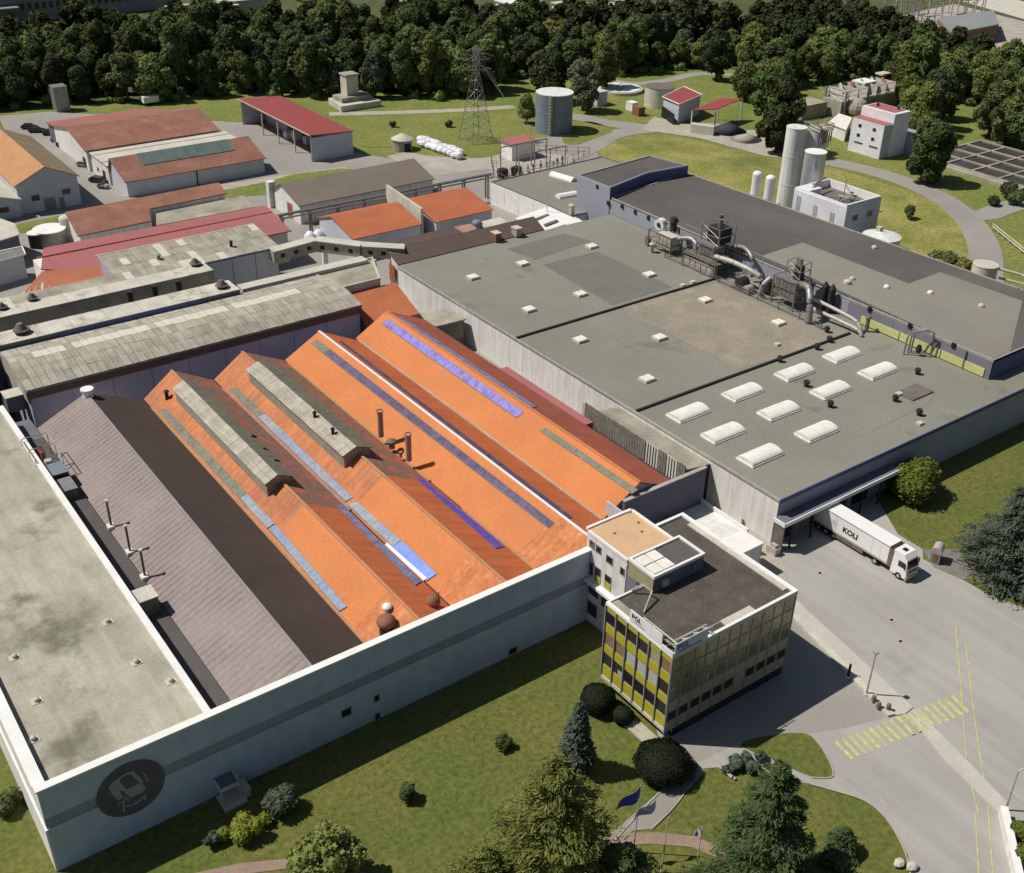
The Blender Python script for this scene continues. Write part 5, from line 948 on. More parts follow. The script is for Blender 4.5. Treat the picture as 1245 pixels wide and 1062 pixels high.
duct([(152.4,116.4,GZ+1.6),(153.2,111,GZ+1.1),(153.2,107,GZ+.9),(153.2,106,GZ)],.42,'silo_white','lower of two white pipes sloping to the roof')
r = thing('pump_skid', 'low tan louvred plant box in front of the tall dust collector', 'plant box', (151,146,GZ)); MB().box(150.4,151.7,139.5,147.4,GZ,GZ+2.0).build('cabinet','dirty_conc',r)
for k in range(5): MB().box(150.28,150.4,139.8+k*1.5,141+k*1.5,GZ+.4,GZ+1.6).build('louvre','pale_metal',r)
MB().box(150.2,154,138.8,147.8,GZ+2.5,GZ+2.62).build('walkway','grime_metal',r); frame_tower(r,150.3,153.8,138.9,147.7,GZ,GZ+3.6,'grime_metal',.09)
r = thing('blower', 'dark blower with pale drum between ducts on the roof edge', 'blower', (151,132,GZ)); MB().tube([(150.4,132.6,GZ+1.2),(152.2,132.6,GZ+1.2)],1.1,16).build('volute','dark_metal',r); MB().tube([(149.9,130.4,GZ+.8),(151.4,130.4,GZ+.8)],.75,14).build('drum','pale_metal',r); MB().box(149.8,152.4,129.4,134,GZ,GZ+.35).build('base','grime_metal',r); MB().tube([(152.6,128.4,GZ+1.6),(154.2,128.4,GZ+1.6)],1.2,16).build('volute','dark_metal',r)
k = MB(); 
for i in range(9): k.box(149.7,149.85,112+i*5,112.15+i*5,GZ,GZ+1.1)
k.box(149.7,149.8,112,152.4,GZ+1.0,GZ+1.1).box(149.7,149.8,112,152.4,GZ+.5,GZ+.58); tag(k.build('guard_rail','grime_metal'), 'long low guard rail in front of the rooftop plant', 'railing')
k = MB()
for i in range(18): k.box(157.75,157.82,104+i*3,104.07+i*3,BZ,BZ+1.0)
k.box(157.75,157.82,104,155,BZ+.95,BZ+1.02); tag(k.build('guard_rail','pale_metal'), 'thin pale guard rail along the blue-grey roof edge behind the plant', 'railing')
r = thing('roof_hoop', 'pair of tall curved grey hoop pipes before the yellow-green band', 'pipe', (154.5,97.5,GZ))
for dx in (0,1.1,1.9): MB().tube([(153.6+dx,97.6,GZ),(153.6+dx,97.5,GZ+3.2),(153.9+dx,96.8,GZ+4.3),(155.2+dx*.6,95.6,GZ+4.7),(156.4,94.6,GZ+4.4),(156.6,94.4,GZ)],.16,8).build('pipe','metal',r)
MB().ball(155.2,96,GZ+1.2,.5,.5,.8).build('silencer','dark_metal',r)
r = tag(MB().tube([(155.6,107,GZ),(155.6,107,GZ+2.4)],.35,10).ball(155.6,107,GZ+2.6,.5,.5,.45).build('black_stack','grime_metal'), 'short grimy stack where two roofs meet by the blue wall', 'vent pipe')

# ================================================================== SILOS, TANKS AND FAR PLANT
def tank(name, label, cat, x, y, rad, z, m, topm, roof='flat', rings=4, group=None, z0=0, n=32):
    r = thing(name, label, cat, (x,y,z0), group); MB().cyl(x,y,z0,z,rad,n=n).build('shell',m,r,smooth=False)
    for k in range(1,rings): MB().cyl(x,y,z0+(z-z0)*k/rings,z0+(z-z0)*k/rings+.14,rad+.05,n=n).build('ring',m,r)
    if roof == 'cone': MB().cyl(x,y,z,z+rad*.22,rad+.12,.3,n).build('roof',topm,r)
    elif roof == 'dome': MB().dome(x,y,z,rad,rad*.7,n,5).build('roof',topm,r,smooth=True)
    else: MB().cyl(x,y,z,z+.15,rad+.06,n=n).build('roof',topm,r)
    return r
r = tank('storage_tank','big blue-grey steel tank with pale top beyond the substation','tank',204.2,258.2,5.4,10.9,'blue_metal','silo_grey')
MB().box(199.2,200,253.4,254.4,0,11.2).build('ladder_cage','metal',r); 
for k in range(12): MB().box(199.0,200.2,253.2,254.6,.8+k*.9,.88+k*.9).build('ladder_hoop','metal',r)
tank('silo','tallest pale grey concrete silo behind the white process building','silo',P(969,155,20)[0],P(969,155,20)[1],2.35,20,'silo_grey','silo_grey','flat',3)
r = tank('silo','grey twin silo with pipes and platform on top, right of the tallest','silo',P(994,157,19.2)[0],P(994,157,19.2)[1],2.6,19.2,'silo_grey','dirty_conc','flat',3)
tx, ty = P(994,157,19.2)[:2]
for k in range(7): MB().tube([(tx-2.4+k*.7,ty-2.8,15+random.random()*2),(tx-2.4+k*.7,ty-2.8,19.6),(tx-1.2+k*.4,ty-.5,20.3)],.16,6).build('pipe',random.choice(('metal','rust','pale_metal')),r)
frame_tower(r,tx-2.2,tx+2.4,ty-2.6,ty+2.2,19.3,20.8,'metal',.08)
for k in range(5): MB().tube([(tx-2.6+k*.45,ty-2.5-.1*k,3),(tx-2.6+k*.45,ty-2.5-.1*k,18)],.1,6).build('riser','pale_metal',r)
tank('silo','silvery foil-clad silo with white top standing in the white process building','silo',205.2,163.2,2.45,17,'foil','white','flat',2)
tank('silo','small white domed silo, left of the pair','silo',201.0,175.8,1.15,9.2,'silo_white','silo_white','dome',2,n=20); tank('silo','small white domed silo, right of the pair','silo',201.3,171.9,1.15,9.2,'silo_white','silo_white','dome',2,n=20)
tank('storage_tank','low round tank with pale cone roof and square hatch beside the process building','tank',197.6,136.6,3.9,6.9,'silo_grey','silo_grey','cone',2)
MB().box(197.2,198.2,137,138,7.3,8.6).build('hatch','pale_conc',[o for o in bpy.data.objects if o.name.startswith('storage_tank')][-1])
r = tank('drum_tank','squat dark-sided concrete drum with pale lid at the corner of the blue-grey building','tank',206.4,117,2.5,5,'pale_conc','pale_conc','flat',2)
MB().tube([(209,116,4),(212,112,3.2),(213,108,2.2),(217,104,2)],.3,8).tube([(209,115,2.2),(212,110,1.6),(216,106,1.4)],.25,8).build('pipe','pale_conc',r)
r = thing('process_building', 'white process building with open roof well and tall slot windows', 'building', (199.7,151,0))
poly = [(194.2,144.2),(205.6,144.2),(205.6,158.6),(194.2,158.6)]
MB().prism(poly,0,10.2).build('wall','silo_white',r); parapet(poly,10.2,12,.4).build('parapet','white',r); MB().box(194.6,205.2,144.6,158.2,10.2,10.3).build('roof','grime_metal',r)
MB().box(194.3,198.6,154.8,158.4,10.3,12.1).build('roof_room','silo_white',r); 
MB().box(194.05,194.2,143.95,158.6,0,11.6).build('side_wall','silo_white',r); MB().box(194.2,205.6,144.0,144.2,0,11.6).build('side_wall','house_wall',r)
for (y0,y1,z0,z1) in ((156.4,157.5,5.6,10.4),(151.6,152.6,6.6,9.6),(146.8,147.9,4.6,9.4)): window(r,'x',194.05,y0,y1,z0,z1,'grey_blind')
for x in (196.6,201.4): window(r,'y',144.0,x,x+1.8,8.0,9.3)
for k in range(6): MB().tube([(196.5+k*1.4,147+(k%3)*1.6,10.3),(196.6+k*1.4,147.4+(k%3)*1.6,11.4),(197.6+k*1.3,148.4+(k%2)*2,11.2)],.28,8).build('roof_pipe',('metal','grime_metal','pale_metal')[k%3],r)
MB().tube([(203,152,10.3),(203,152,14)],.1,6).tube([(203,152,13),(201,149,12.2)],.12,6).build('davit','metal',r); MB().tube([(197,156,12),(199,156.5,13.0),(202,157,13.2)],.25,8).build('duct','metal',r)
# white house
r = thing('white_plant_house', 'white two-tier plant house with pink roofs and small windows', 'building', (265.5,192,0))
MB().box(262,265.6,187,197.6,0,9.2).build('wall','silo_white',r); MB().box(262.1,265.6,187.1,197.5,9.2,9.35).build('roof','pink_roof',r); MB().box(265.6,272.5,186.7,197.9,0,11.8).build('upper_wall','silo_white',r); MB().box(266.8,271.8,188,197.2,11.8,11.95).build('roof','pink_roof',r)
MB().box(262,265.6,186.8,187,0,9.2).build('side_wall','house_wall',r); MB().box(272.6,279,183,196,0,5.2).build('annex','blue_wall',r)
for y in (194.8,189.9):
    for z in (7.0,4.4): window(r,'x',262,y-.55,y+.55,z,z+.95)
for y in (192.6,187.5): window(r,'x',262,y+.3,y+3.2,2.6,3.1)
for q in ((268.6,195,12),(270.5,189.5,12)): MB().cyl(q[0],q[1],q[2]-.1,q[2]+.8,.35,n=8).build('vent','dark_metal',r)
mono('white_lean_roof','low building with creamy white roof left of the white plant house','building',[P(1007,149,3.6),P(1029,158,3.6),P(1036,143,4.2),P(1020,138,4.2)],'dome','white_wall')
# pump house, canopy, ring tank
rp = [P(805.5,118,6.0),P(825.8,127,6.0),P(853.7,115.5,6.2),P(831.6,105.5,6.2)]
r = mono('pump_house', 'small white pump house with red roof beside the round tank', 'building', rp, 'red_metal', 'house_wall', edge='white')
MB().prism([(rp[0][0]+.3,rp[0][1]-.7),(rp[1][0]-1.5,rp[1][1]-.0),(rp[1][0]-1.4,rp[1][1]+.8),(rp[0][0]+.4,rp[0][1]+.3)],0.02,3.2).build('door','black',r)
rc = [P(842,134,6.0),P(871,133,6.0),P(903,120,6.4),P(875,120,6.4)]
r = thing('red_canopy', 'tilted red canopy roof on posts over a dark coal bay', 'canopy', rc[0][:2]+(0,)); MB().slab(rc,.2).build('roof','red_metal',r)
for p in rc: MB().box(p[0]-.15,p[0]+.15,p[1]-.15,p[1]+.15,0,p[2]-.2).build('post','pale_conc',r)
q = P(855,160,0); MB().prism([P(839,162,0)[:2],P(867,166,0)[:2],P(868,163.5,0)[:2],P(840,159.5,0)[:2]],0,2.6).build('bay_wall','pale_conc',r)
q = P(885,160,0); tag(MB().cyl(q[0],q[1],.1,2.4,5.5,.6,20).build('coal_heap','coal',smooth=True),'dark blue-black heap under the red canopy','heap')
q = P(907,170,0); tag(MB().cyl(q[0],q[1],.1,1.6,4.6,.5,20).build('gravel_heap','gravel',smooth=True),'pale gravel heap right of the red canopy','heap')
r = tank('round_basin','tall open-topped concrete round tank left of the red pump house','tank',249.5,262.5,4.6,6,'pale_conc','grime_metal','flat',1); 
x, y = 249.0, 273.4
r = thing('clarifier', 'wide low round clarifier basin with pale cover halves', 'basin', (250,281,0)); MB().cyl(252,284,.0,.9,7.5,n=36).build('rim','pale_conc',r)
MB().prism([(252+6.8*math.cos(t*math.pi/12),284+6.8*math.sin(t*math.pi/12)) for t in range(3,14)],.9,1.1).build('cover','dome',r); MB().prism([(252+6.8*math.cos(t*math.pi/12),284+6.8*math.sin(t*math.pi/12)) for t in range(15,26)],.9,1.1).build('cover','white',r)
for (a,b,w_,m,l,nm) in ((768,134,2.4,'white','white cube container on grass near the round tank','container'),(776,140,2.6,'rust','rusty container beside the white cube','container')): q = P(a,b,0); tag(MB().box(q[0]-w_/2,q[0]+w_/2,q[1]-1.5,q[1]+1.5,0,2.4).box(q[0]-w_/2-.05,q[0]+w_/2+.05,q[1]-1.55,q[1]+1.55,2.4,2.55).build(nm,m),l,'container')
q = P(727,127,0); tag(MB().box(q[0]-2,q[0]+2,q[1]-2,q[1]+2,0,4).box(q[0]-2.2,q[0]+2.2,q[1]-2.2,q[1]+2.2,4,4.3).build('grey_hut','house_wall'),'small grey hut in tree shade right of the big steel tank','hut')
# basins
r = thing('settling_basins', 'grid of rectangular dark settling basins with pale concrete walls', 'basin', (280,165,0)); BX, BY, dx, dy = 272.5, 149, 7.0, 8.0
for i in range(4):
    for j in range(4): MB().box(BX+i*dx+.3,BX+(i+1)*dx-.3,BY+j*dy+.3,BY+(j+1)*dy-.3,0,.7).build('water','water',r)
for i in range(5): MB().box(BX+i*dx-.3,BX+i*dx+.3,BY-.3,BY+4*dy+.3,0,1.0).build('basin_wall','dirty_conc',r)
for j in range(5): MB().box(BX-.3,BX+4*dx+.3,BY+j*dy-.3,BY+j*dy+.3,0,.97).build('basin_wall','dirty_conc',r)
MB().box(BX-3.2,BX-.3,BY-.3,BY+4*dy,0,.9).build('channel','dirty_conc',r)
# process structure
r = thing('process_structure', 'open concrete and steel process structure among the trees right', 'industrial structure', (303,224,0))
MB().box(287,316,221.5,229,0,5).build('deck','dirty_conc',r); frame_tower(r,288,316,221,229,0,8,'metal',.25)
for k in range(6): MB().box(289+k*4.5,289.4+k*4.5,221,229,5,8).build('bay_frame','pale_conc',r)
for k in range(5): MB().tube([(289+k*5,223,7),(292+k*5,227,8.6),(294+k*5,224,5)],.45,8).build('pipe',('pale_metal','rust','metal')[k%3],r)
MB().box(300,306,224,229,8,8.5).build('roof','white',r); MB().box(311,316,226,229,9,9.5).build('roof','pale_conc',r); MB().ball(292,219,3,3.4,3,3).build('vessel','dirty_conc',r)
MB().box(275,286,226,233,0,4.2).build('hut','dirty_conc',r)
# monument-like pump shaft, hut, round building, bales
q = P(428,128,0); r = thing('shaft_building', 'square concrete shaft on a low mound above the meadow', 'building', q); MB().prism([(q[0]-7,q[1]-6),(q[0]+7,q[1]-6),(q[0]+5.5,q[1]+5),(q[0]-5.5,q[1]+5)],0,1.8).build('mound','pale_conc',r); MB().box(q[0]-5,q[0]+5,q[1]-3,q[1]+3,1.8,3.2).build('base','dirty_conc',r); MB().box(q[0]-2,q[0]+2,q[1]-1,q[1]+3,3.2,9).build('shaft','pale_conc',r); MB().box(q[0]-2.3,q[0]+2.3,q[1]-1.3,q[1]+3.3,9,9.5).build('cap','dirty_conc',r)
q = P(183,127,0); r = thing('small_tank', 'white topped small box tank at the edge of the wood', 'tank', q); MB().box(q[0]-2.4,q[0]+2.4,q[1]-1.4,q[1]+1.4,.8,2.6).build('body','white',r); MB().box(q[0]-2.2,q[0]+2.2,q[1]-1.2,q[1]+1.2,0,.8).build('legs','dark_metal',r)
q = P(78,136,0); tag(MB().box(q[0]-2,q[0]+2,q[1],q[1]+4,0,7).box(q[0]-2.1,q[0]+2.1,q[1]-.1,q[1]+4.1,7,7.3).build('wood_hut','metal'),'narrow grey hut half hidden at the foot of the dark wood','hut')
q = P(494,184,0); r = thing('round_kiosk', 'small round stone kiosk with conical roof by the white bales', 'kiosk', q); MB().cyl(q[0],q[1]+2,0,3,2.7,n=18).build('wall','dirty_conc',r); MB().cyl(q[0],q[1]+2,3,4.4,3.1,.4,18).build('roof','pale_conc',r); MB().box(q[0]-.9,q[0]+.9,q[1]-.8,q[1]+.3,0,2.2).build('doorway','black',r)
bm = meshof(MB().ball(0,0,.95,1.7,1.2,.95,10,6,.06), 'wrapped_bale', 'silo_white'); first = None
for k in range(20):
    a = 512+(k%10)*5.2; b = 172+(k%10)*1.9+(k//10)*5; q = P(a,b,0)
    o = bpy.data.objects.new('wrapped_bale', bm); C.objects.link(o); o.location = q; o.rotation_euler = (random.uniform(-.15,.15),random.uniform(-.12,.12),random.uniform(-.5,.5)); o.scale = (random.uniform(.8,1.15),random.uniform(.85,1.15),random.uniform(.8,1.1))
    tag(o,'white plastic wrapped bale in the double row beside the round kiosk','bale','white wrapped bales in the double row by the round kiosk')

# ================================================================== VEHICLES
X0, X1 = 110.95, 113.45
r = thing('articulated_truck', 'white articulated truck lettered KOLI, backed up to the loading dock', 'truck', (112.2,71,0))
MB().box(X0,X1,66.4,79.3,1.15,4.0).build('trailer_body','truck_white',r)
MB().box(X0-.02,X0,66.5,79.3,3.82,3.9).box(X0+.02,X1-.02,66.38,66.4,1.2,3.95).build('trim_rail','grime_metal',r)
MB().box(X0-.03,X0+.06,66.4,79.3,1.1,1.2).box(X1-.06,X1+.03,66.4,79.3,1.1,1.2).build('side_rail','pale_metal',r)
MB().box(X0+.5,X1-.5,64.5,79.2,.8,1.12).build('chassis','black',r); MB().box(X0+.05,X0+.12,70.2,74.8,.45,.95).box(X1-.12,X1-.05,70.2,74.8,.45,.95).build('side_guard','grime_metal',r)
cb = MB(); cb.add([(X0+.02,63.35,.5),(X1-.02,63.35,.5),(X1-.02,65.75,.5),(X0+.02,65.75,.5),(X0+.02,63.3,1.9),(X1-.02,63.3,1.9),(X0+.1,63.65,3.25),(X1-.1,63.65,3.25),(X0+.12,64.2,3.85),(X1-.12,64.2,3.85),(X0+.12,65.75,3.95),(X1-.12,65.75,3.95)],
 [(0,1,5,4),(4,5,7,6),(6,7,9,8),(8,9,11,10),(2,3,10,11),(0,4,6,8,10,3),(1,2,11,9,7,5),(0,3,2,1)]); cb.build('cab','truck_white',r)
MB().add([(X0+.16,63.27,2.0),(X1-.16,63.27,2.0),(X1-.22,63.58,3.05),(X0+.22,63.58,3.05),(X0+.16,63.31,2.0),(X1-.16,63.31,2.0),(X1-.22,63.62,3.05),(X0+.22,63.62,3.05)],[(0,1,2,3),(4,7,6,5),(0,4,5,1),(1,5,6,2),(2,6,7,3),(3,7,4,0)]).build('windscreen','dark_glass',r)
for sx in (X0-.01, X1-.02): MB().box(sx+.0,sx+.05,63.75,64.75,2.0,2.8).build('side_window','dark_glass',r)
MB().box(X0+.9,X0+1.55,64.6,65.2,3.9,3.99).build('roof_hatch','black',r); MB().box(X0+.3,X1-.3,63.24,63.36,1.2,1.7).build('grille','grime_metal',r)
MB().box(X0+.02,X1-.02,63.2,63.4,.35,.75).build('bumper','pale_metal',r)
for sx in (X0+.1, X1-.5): MB().box(sx,sx+.4,63.22,63.32,.8,1.05).build('headlight','dome',r)
for sx in (X0-.32, X1+.1): MB().box(sx,sx+.22,63.5,63.62,2.0,2.8).build('mirror','black',r)
for sx in (X0+.02, X1-.06): MB().box(sx,sx+.04,65.75,66.35,1.0,3.8).build('air_deflector','grime_metal',r)
for y in (64.4,68.2,75.2,76.5,77.8):
    for sx in (X0+.02, X1-.37):
        o = MB().tube([(sx,y,.5),(sx+.35,y,.5)],.5,18).build('wheel','tyre',r); MB().tube([(sx-.02,y,.5),(sx+.37,y,.5)],.26,12).build('rim','pale_metal',o)
for y in (67.6,69.0,75.0,77.4,78.4): MB().box(X0-.012,X0+.01,y,y+.025,1.2,3.8).build('panel_joint','pale_metal',r)
MB().box(X0+.3,X1-.3,79.25,79.32,.5,.75).build('underrun_bar','grime_metal',r); MB().box(X0-.02,X0,66.5,79.2,1.2,1.38).build('road_grime','dirty_conc',r)
text_mesh('lettering','KOLI',1.15,'letter',r,(X0-.03,73.9,2.05),(0,-1,0),(0,0,1),.03)
n = 14; MB().add([(X0-.03,75.3+.55*math.cos(2*math.pi*i/n)*(1 if i%2 else .6),2.6+.55*math.sin(2*math.pi*i/n)*(1 if i%2 else .6)) for i in range(n)],[tuple(range(n))]).build('logo','letter_pale',r)
MB().box(X0-.02,X0,74.6,76,1.95,2.02).build('small_print','letter_pale',r)
def car(a, b, m, label, rz=0.0, kind='car', s=1.0):
    q = P(a,b,0); r = thing('parked_car', label, 'car', q, rz=rz); L = 4.4*s; W = 1.8
    body = [(-L/2,.35),(L/2,.35),(L/2,.85),(L/2-1.0,.98),(L/2-1.7,1.45),(-L/2+.9,1.5),(-L/2+.1,1.0)]
    v = [(x,-W/2,z) for x,z in body]+[(x,W/2,z) for x,z in body]; n = len(body)
    MB().add(v,[tuple(range(n)),tuple(range(2*n-1,n-1,-1))]+[(i,i+n,(i+1)%n+n,(i+1)%n) for i in range(n)]).build('body',m,r,local=True)
    MB().add([(L/2-.98,-.75,1.0),(L/2-.98,.75,1.0),(L/2-1.66,.7,1.46),(L/2-1.66,-.7,1.46)],[(0,1,2,3)]).build('windscreen','dark_glass',r,local=True)
    for sy in (-W/2-.01,W/2+.01): MB().add([(L/2-1.2,sy,1.0),(L/2-1.75,sy,1.4),(-L/2+1.0,sy,1.42),(-L/2+.5,sy,1.02)],[(0,1,2,3)]).build('side_window','dark_glass',r,local=True)
    for x in (-L/2+.8,L/2-.8):
        for y in (-W/2+.1,W/2-.1): MB().tube([(x,y-.12,.33),(x,y+.12,.33)],.33,12).build('wheel','tyre',r,local=True)
    return r
car(36,157,'car_dark','black car parked on the yard below the dark wood',-.6); car(45,161,'car_dark','dark car just behind the black one at the yard corner',-.5)
car(62,164,'car_dark','dark vehicle parked left of the pink lean-to roof',-.3); car(72,172,'car_grey','grey vehicle half under the pink lean-to roof',-.4); car(80,178,'car_dark','dark van-like vehicle at the corner of the rusty brown warehouse',-.4,s=1.1)
car(104,203,'car_grey','pale grey car parked against the white warehouse gable',-1.0)
car(121,222,'car_dark','nearest dark car, with a light load, by the white warehouse gable',-.9,s=1.15); car(126,229,'car_grey','small grey trailer behind the nearest dark car',-.9,s=.6)
# tanks at the left edge
q = P(63,296,0); r = thing('round_tank', 'low round tank with white lid behind the pink-red roof', 'tank', q); MB().cyl(q[0],q[1],0,3.2,3.3,n=26).build('shell','metal',r); MB().cyl(q[0],q[1],3.2,3.4,3.45,n=26).build('lid','white',r)
q = P(46,300,0); r = thing('round_tank', 'small dark tank with white lid left of the larger low round tank', 'tank', q); MB().cyl(q[0],q[1],0,3.0,1.6,n=20).build('shell','dark_metal',r); MB().cyl(q[0],q[1],3.0,3.2,1.75,n=20).build('lid','white',r)
q = P(85,290,0); tag(MB().cyl(q[0],q[1],0,4.6,1.6,n=20).dome(q[0],q[1],4.6,1.6,.8,20,4).build('upright_tank','pale_conc'),'cream upright tank against the end of the streaky tile roof','tank')
mono('grey_roofed_house', 'pale flat roof with dark wall at the far left edge', 'house', [P(-30,302,6),P(24,285,6),P(18,272,6.3),P(-30,255,6.3)], 'pale_conc', 'dk_wall')
mono('blue_walled_shed', 'low blue-grey walled shed with white eave at the left edge', 'shed', [P(-30,326,5),P(31,309,5),P(27,300,5.6),P(-30,312,5.6)], 'metal', 'house_wall', edge='white')

# ================================================================== SITE FURNITURE
q = P(1137,682,0); r = thing('guard_box', 'small grey utility cabinet with rounded lid on the lawn edge by the truck', 'cabinet', q, rz=.4)
MB().box(-.8,.8,-.6,.6,0,2.0).build('body','metal',r,local=True); MB().tube([(-.85,0,1.95),(.85,0,1.95)],.68,14).build('lid','pale_metal',r,local=True); MB().box(-.86,-.8,-.3,.3,.5,1.6).build('door','rust',r,local=True)
def pole(name, a, b, h, label, cat, m='pale_conc', rr=.07):
    q = P(a,b,0); r = thing(name,label,cat,q); MB().cyl(q[0],q[1],0,h,rr,rr*.7,8).build('pole',m,r); MB().cyl(q[0],q[1],0,.2,rr*2.5,n=8).build('base','pale_conc',r); return r, q
r, q = pole('flagpole',770,1036,9.2,'flagpole flying the dark blue flag','flagpole')
def flag(q, h, m, label, L=2.6, H=1.5, drop=1.2, parent=None):
    mb = MB(); n = 9; v = []
    for i in range(n):
        t = i/(n-1); x = q[0]-L*t*.93; y = q[1]-.25*math.sin(t*6)+.3*t
        for j in range(4): v.append((x, y+.08*math.sin(j+t*5), h-drop*t-H*j/3*(1-.25*t)))
    mb.add(v,[(i*4+j,i*4+j+1,(i+1)*4+j+1,(i+1)*4+j) for i in range(n-1) for j in range(3)])
    return tag(mb.build('flag',m,smooth=True),label,'flag')
flag(q,9.1,'flag_blue','dark blue flag blowing left from the tallest flagpole')
r, q = pole('flagpole',804,1061,7.6,'bare pale flagpole right of the blue flag','flagpole'); flag((q[0]-.2,q[1]+1.5),8.9,'flag_white','pale lilac-white flag over the garden path',2.4,1.2,1.0)
r, q = pole('flagpole',846,1058,6.0,'flagpole with small drooping blue flag beside the big fir','flagpole'); flag(q,5.9,'flag_white','small drooping bluish flag beside the big dark fir',.5,1.2,.4)
r, q = pole('barrier_post',1053,845,6.4,'tall thin lamp post on the kerb by the crossing','lamp post','pale_metal',.12); MB().box(q[0]-.25,q[0]+.25,q[1]-.25,q[1]+.25,6.2,6.5).build('lamp_head','pale_metal',r)
r, q = pole('gate_post',1031,823,1.9,'short dark post beside the tall thin lamp post','post','dark_metal',.2)
r, q = pole('street_lamp',1222,985,5.6,'white leaning lamp post at the lower right kerb end','lamp post','pale_metal',.12); MB().tube([(q[0],q[1],5.5),(q[0]+1.0,q[1]-.3,5.9)],.1,6).build('arm','pale_metal',r)
r, q = pole('lamp_post',952,225,5,'thin lamp post at the road edge left of the tall silos','lamp post','pale_metal',.1)
for k,(a,b) in enumerate(((1068,860),(1080,862),(1062,852))): q = P(a,b,.3); tag(MB().cyl(q[0],q[1],.3,.9,.3,.25,10).dome(q[0],q[1],.9,.25,.2,10,3).build('bollard','grime_metal'),('left','right','rear')[k]+' of three small dark drums at the end of the kerb island','bollard')
r = thing('edge_wall', 'low white wall running to the bottom right corner', 'wall', P(1225,1030,0)); a, b = Vector(P(1217,992,0)), Vector(P(1238,1085,0)); d = (b-a).normalized(); nn = Vector((-d.y,d.x,0))*.3
MB().prism([(a-nn)[:2],(b-nn)[:2],(b+nn)[:2],(a+nn)[:2]],0,1.3).build('wall','white_wall',r); nn *= 1.25; MB().prism([(a-nn)[:2],(b-nn)[:2],(b+nn)[:2],(a+nn)[:2]],1.3,1.4).build('coping','white',r)
r = thing('garden_bench', 'pale stone bench edge at the top of the garden path', 'bench', P(884,940,0)); a, b = P(873,933,0), P(890,948,0); MB().tube([(a[0],a[1],.35),(b[0],b[1],.35)],.22,4).build('seat','paving',r); MB().box(a[0],a[0]+.3,a[1]-.3,a[1],0,.3).box(b[0],b[0]+.3,b[1]-.3,b[1],0,.3).build('leg','paving',r)
q = P(690,1007,0); tag(MB().tube([(q[0]-1,q[1],.2),(q[0]+.2,q[1]+.4,.5),(q[0]+1.2,q[1]+.3,.25)],.25,8).build('pale_stone','pale_conc'),'long pale stone lying by the big yellow-green cedar','stone')
for k,(a,b) in enumerate(((1093,1052),(1108,1056))): q = P(a,b,0); tag(MB().ball(q[0],q[1],.3,.7,.5,.35,8,5,.15).build('boulder','pale_conc'),('left','right')[k]+' pale boulder at the lawn edge, bottom of the drive','stone')
# fence by the right-hand road
r = thing('pipe_fence', 'pale pipe fence running down beside the road at the right edge', 'fence', P(1225,300,0))
a, b = Vector(P(1206,279,0)), Vector(P(1262,325,0))
for k in range(9): p = a+(b-a)*k/8; MB().box(p.x-.08,p.x+.08,p.y-.08,p.y+.08,0,1.4).build('post','pale_conc',r)
for z in (.7,1.35): MB().tube([(a.x,a.y,z),(b.x,b.y,z)],.12,6).build('rail','pale_conc',r)
# ---------------- pylons and substation
def pylon(x, y, h, wb, label):
    r = thing('electricity_pylon', label, 'pylon', (x,y,0)); wt = wb*.2
    def P4(t): w_ = wb+(wt-wb)*min(t/.75,1); return [(x+sx*w_/2,y+sy*w_/2,h*t) for sx,sy in ((-1,-1),(1,-1),(1,1),(-1,1))]
    for k in range(4): MB().tube([P4(0)[k],P4(.75)[k],P4(1)[k]],.10,4).build('leg','metal',r)
    N_ = 9; k_ = MB()
    for i in range(N_):
        a_, b_ = P4(i/N_), P4((i+1)/N_)
        for k in range(4): k_.tube([a_[k],b_[(k+1)%4]],.07,3).tube([b_[k],b_[(k+1)%4]],.045,3).tube([a_[(k+1)%4],b_[k]],.045,3)
    k_.build('bracing','metal',r)
    for t, l in ((.78,4.2),(.88,3.4),(.98,2.6)):
        MB().tube([(x-l,y+l*.3,h*t),(x+l,y-l*.3,h*t)],.12,4).tube([(x-l,y+l*.3,h*t),(x,y,h*t+1.2),(x+l,y-l*.3,h*t)],.08,4).build('crossarm','metal',r)
    return r
pylon(179,261.5,25,7,'tall lattice pylon standing on the meadow before the dark wood'); 
for k,(a,b,h) in enumerate(((1020,60,26),(1072,40,22),(1112,30,20))): q = P(a,b,0); pylon(q[0],q[1],h,6,('distant lattice pylon rising from the wood, leftmost of three','distant lattice pylon, middle of three near the brick substation','distant lattice pylon, rightmost of three near the brick substation')[k])
r = thing('power_lines', 'cables dropping from the tall pylon to the substation gantry', 'cables', (183,250,0))
for k in range(3):
    a = Vector((182.5-k*2,260.5+k*.6,20+k*2)); b = Vector((177.5+k*1.2,231.5,7.5)); MB().tube([a+(b-a)*t-Vector((0,0,2.0*math.sin(math.pi*t))) for t in [i/8 for i in range(9)]],.035,4).build('cable','grime_metal',r)
r = thing('substation', 'small outdoor substation with gantries, fence and transformers', 'substation', (172,228,0))
MB().box(176,183.5,240,245,0,4.4).build('house_wall_block','white',r); MB().box(175.5,184,239.5,245.5,4.4,4.7).build('roof','pink_roof',r)
for x in (168,173,178,183):
    for y in (226,234): MB().box(x-.12,x+.12,y-.12,y+.12,0,6.5).build('gantry_post','metal',r)
for y in (226,234): MB().box(168,183,y-.12,y+.12,6.3,6.6).build('gantry_beam','metal',r)
for k in range(22):
    x = 164+(k%11)*2.1; y = 223+(k//11)*5+random.random()*2; MB().cyl(x,y,0,2.2+random.random(),.14,n=6).cyl(x,y,1.6,2.0,.35,n=8).cyl(x,y,2.1,2.3,.35,n=8).build('insulator',random.choice(('metal','pale_metal','rust','grime_metal')),r)
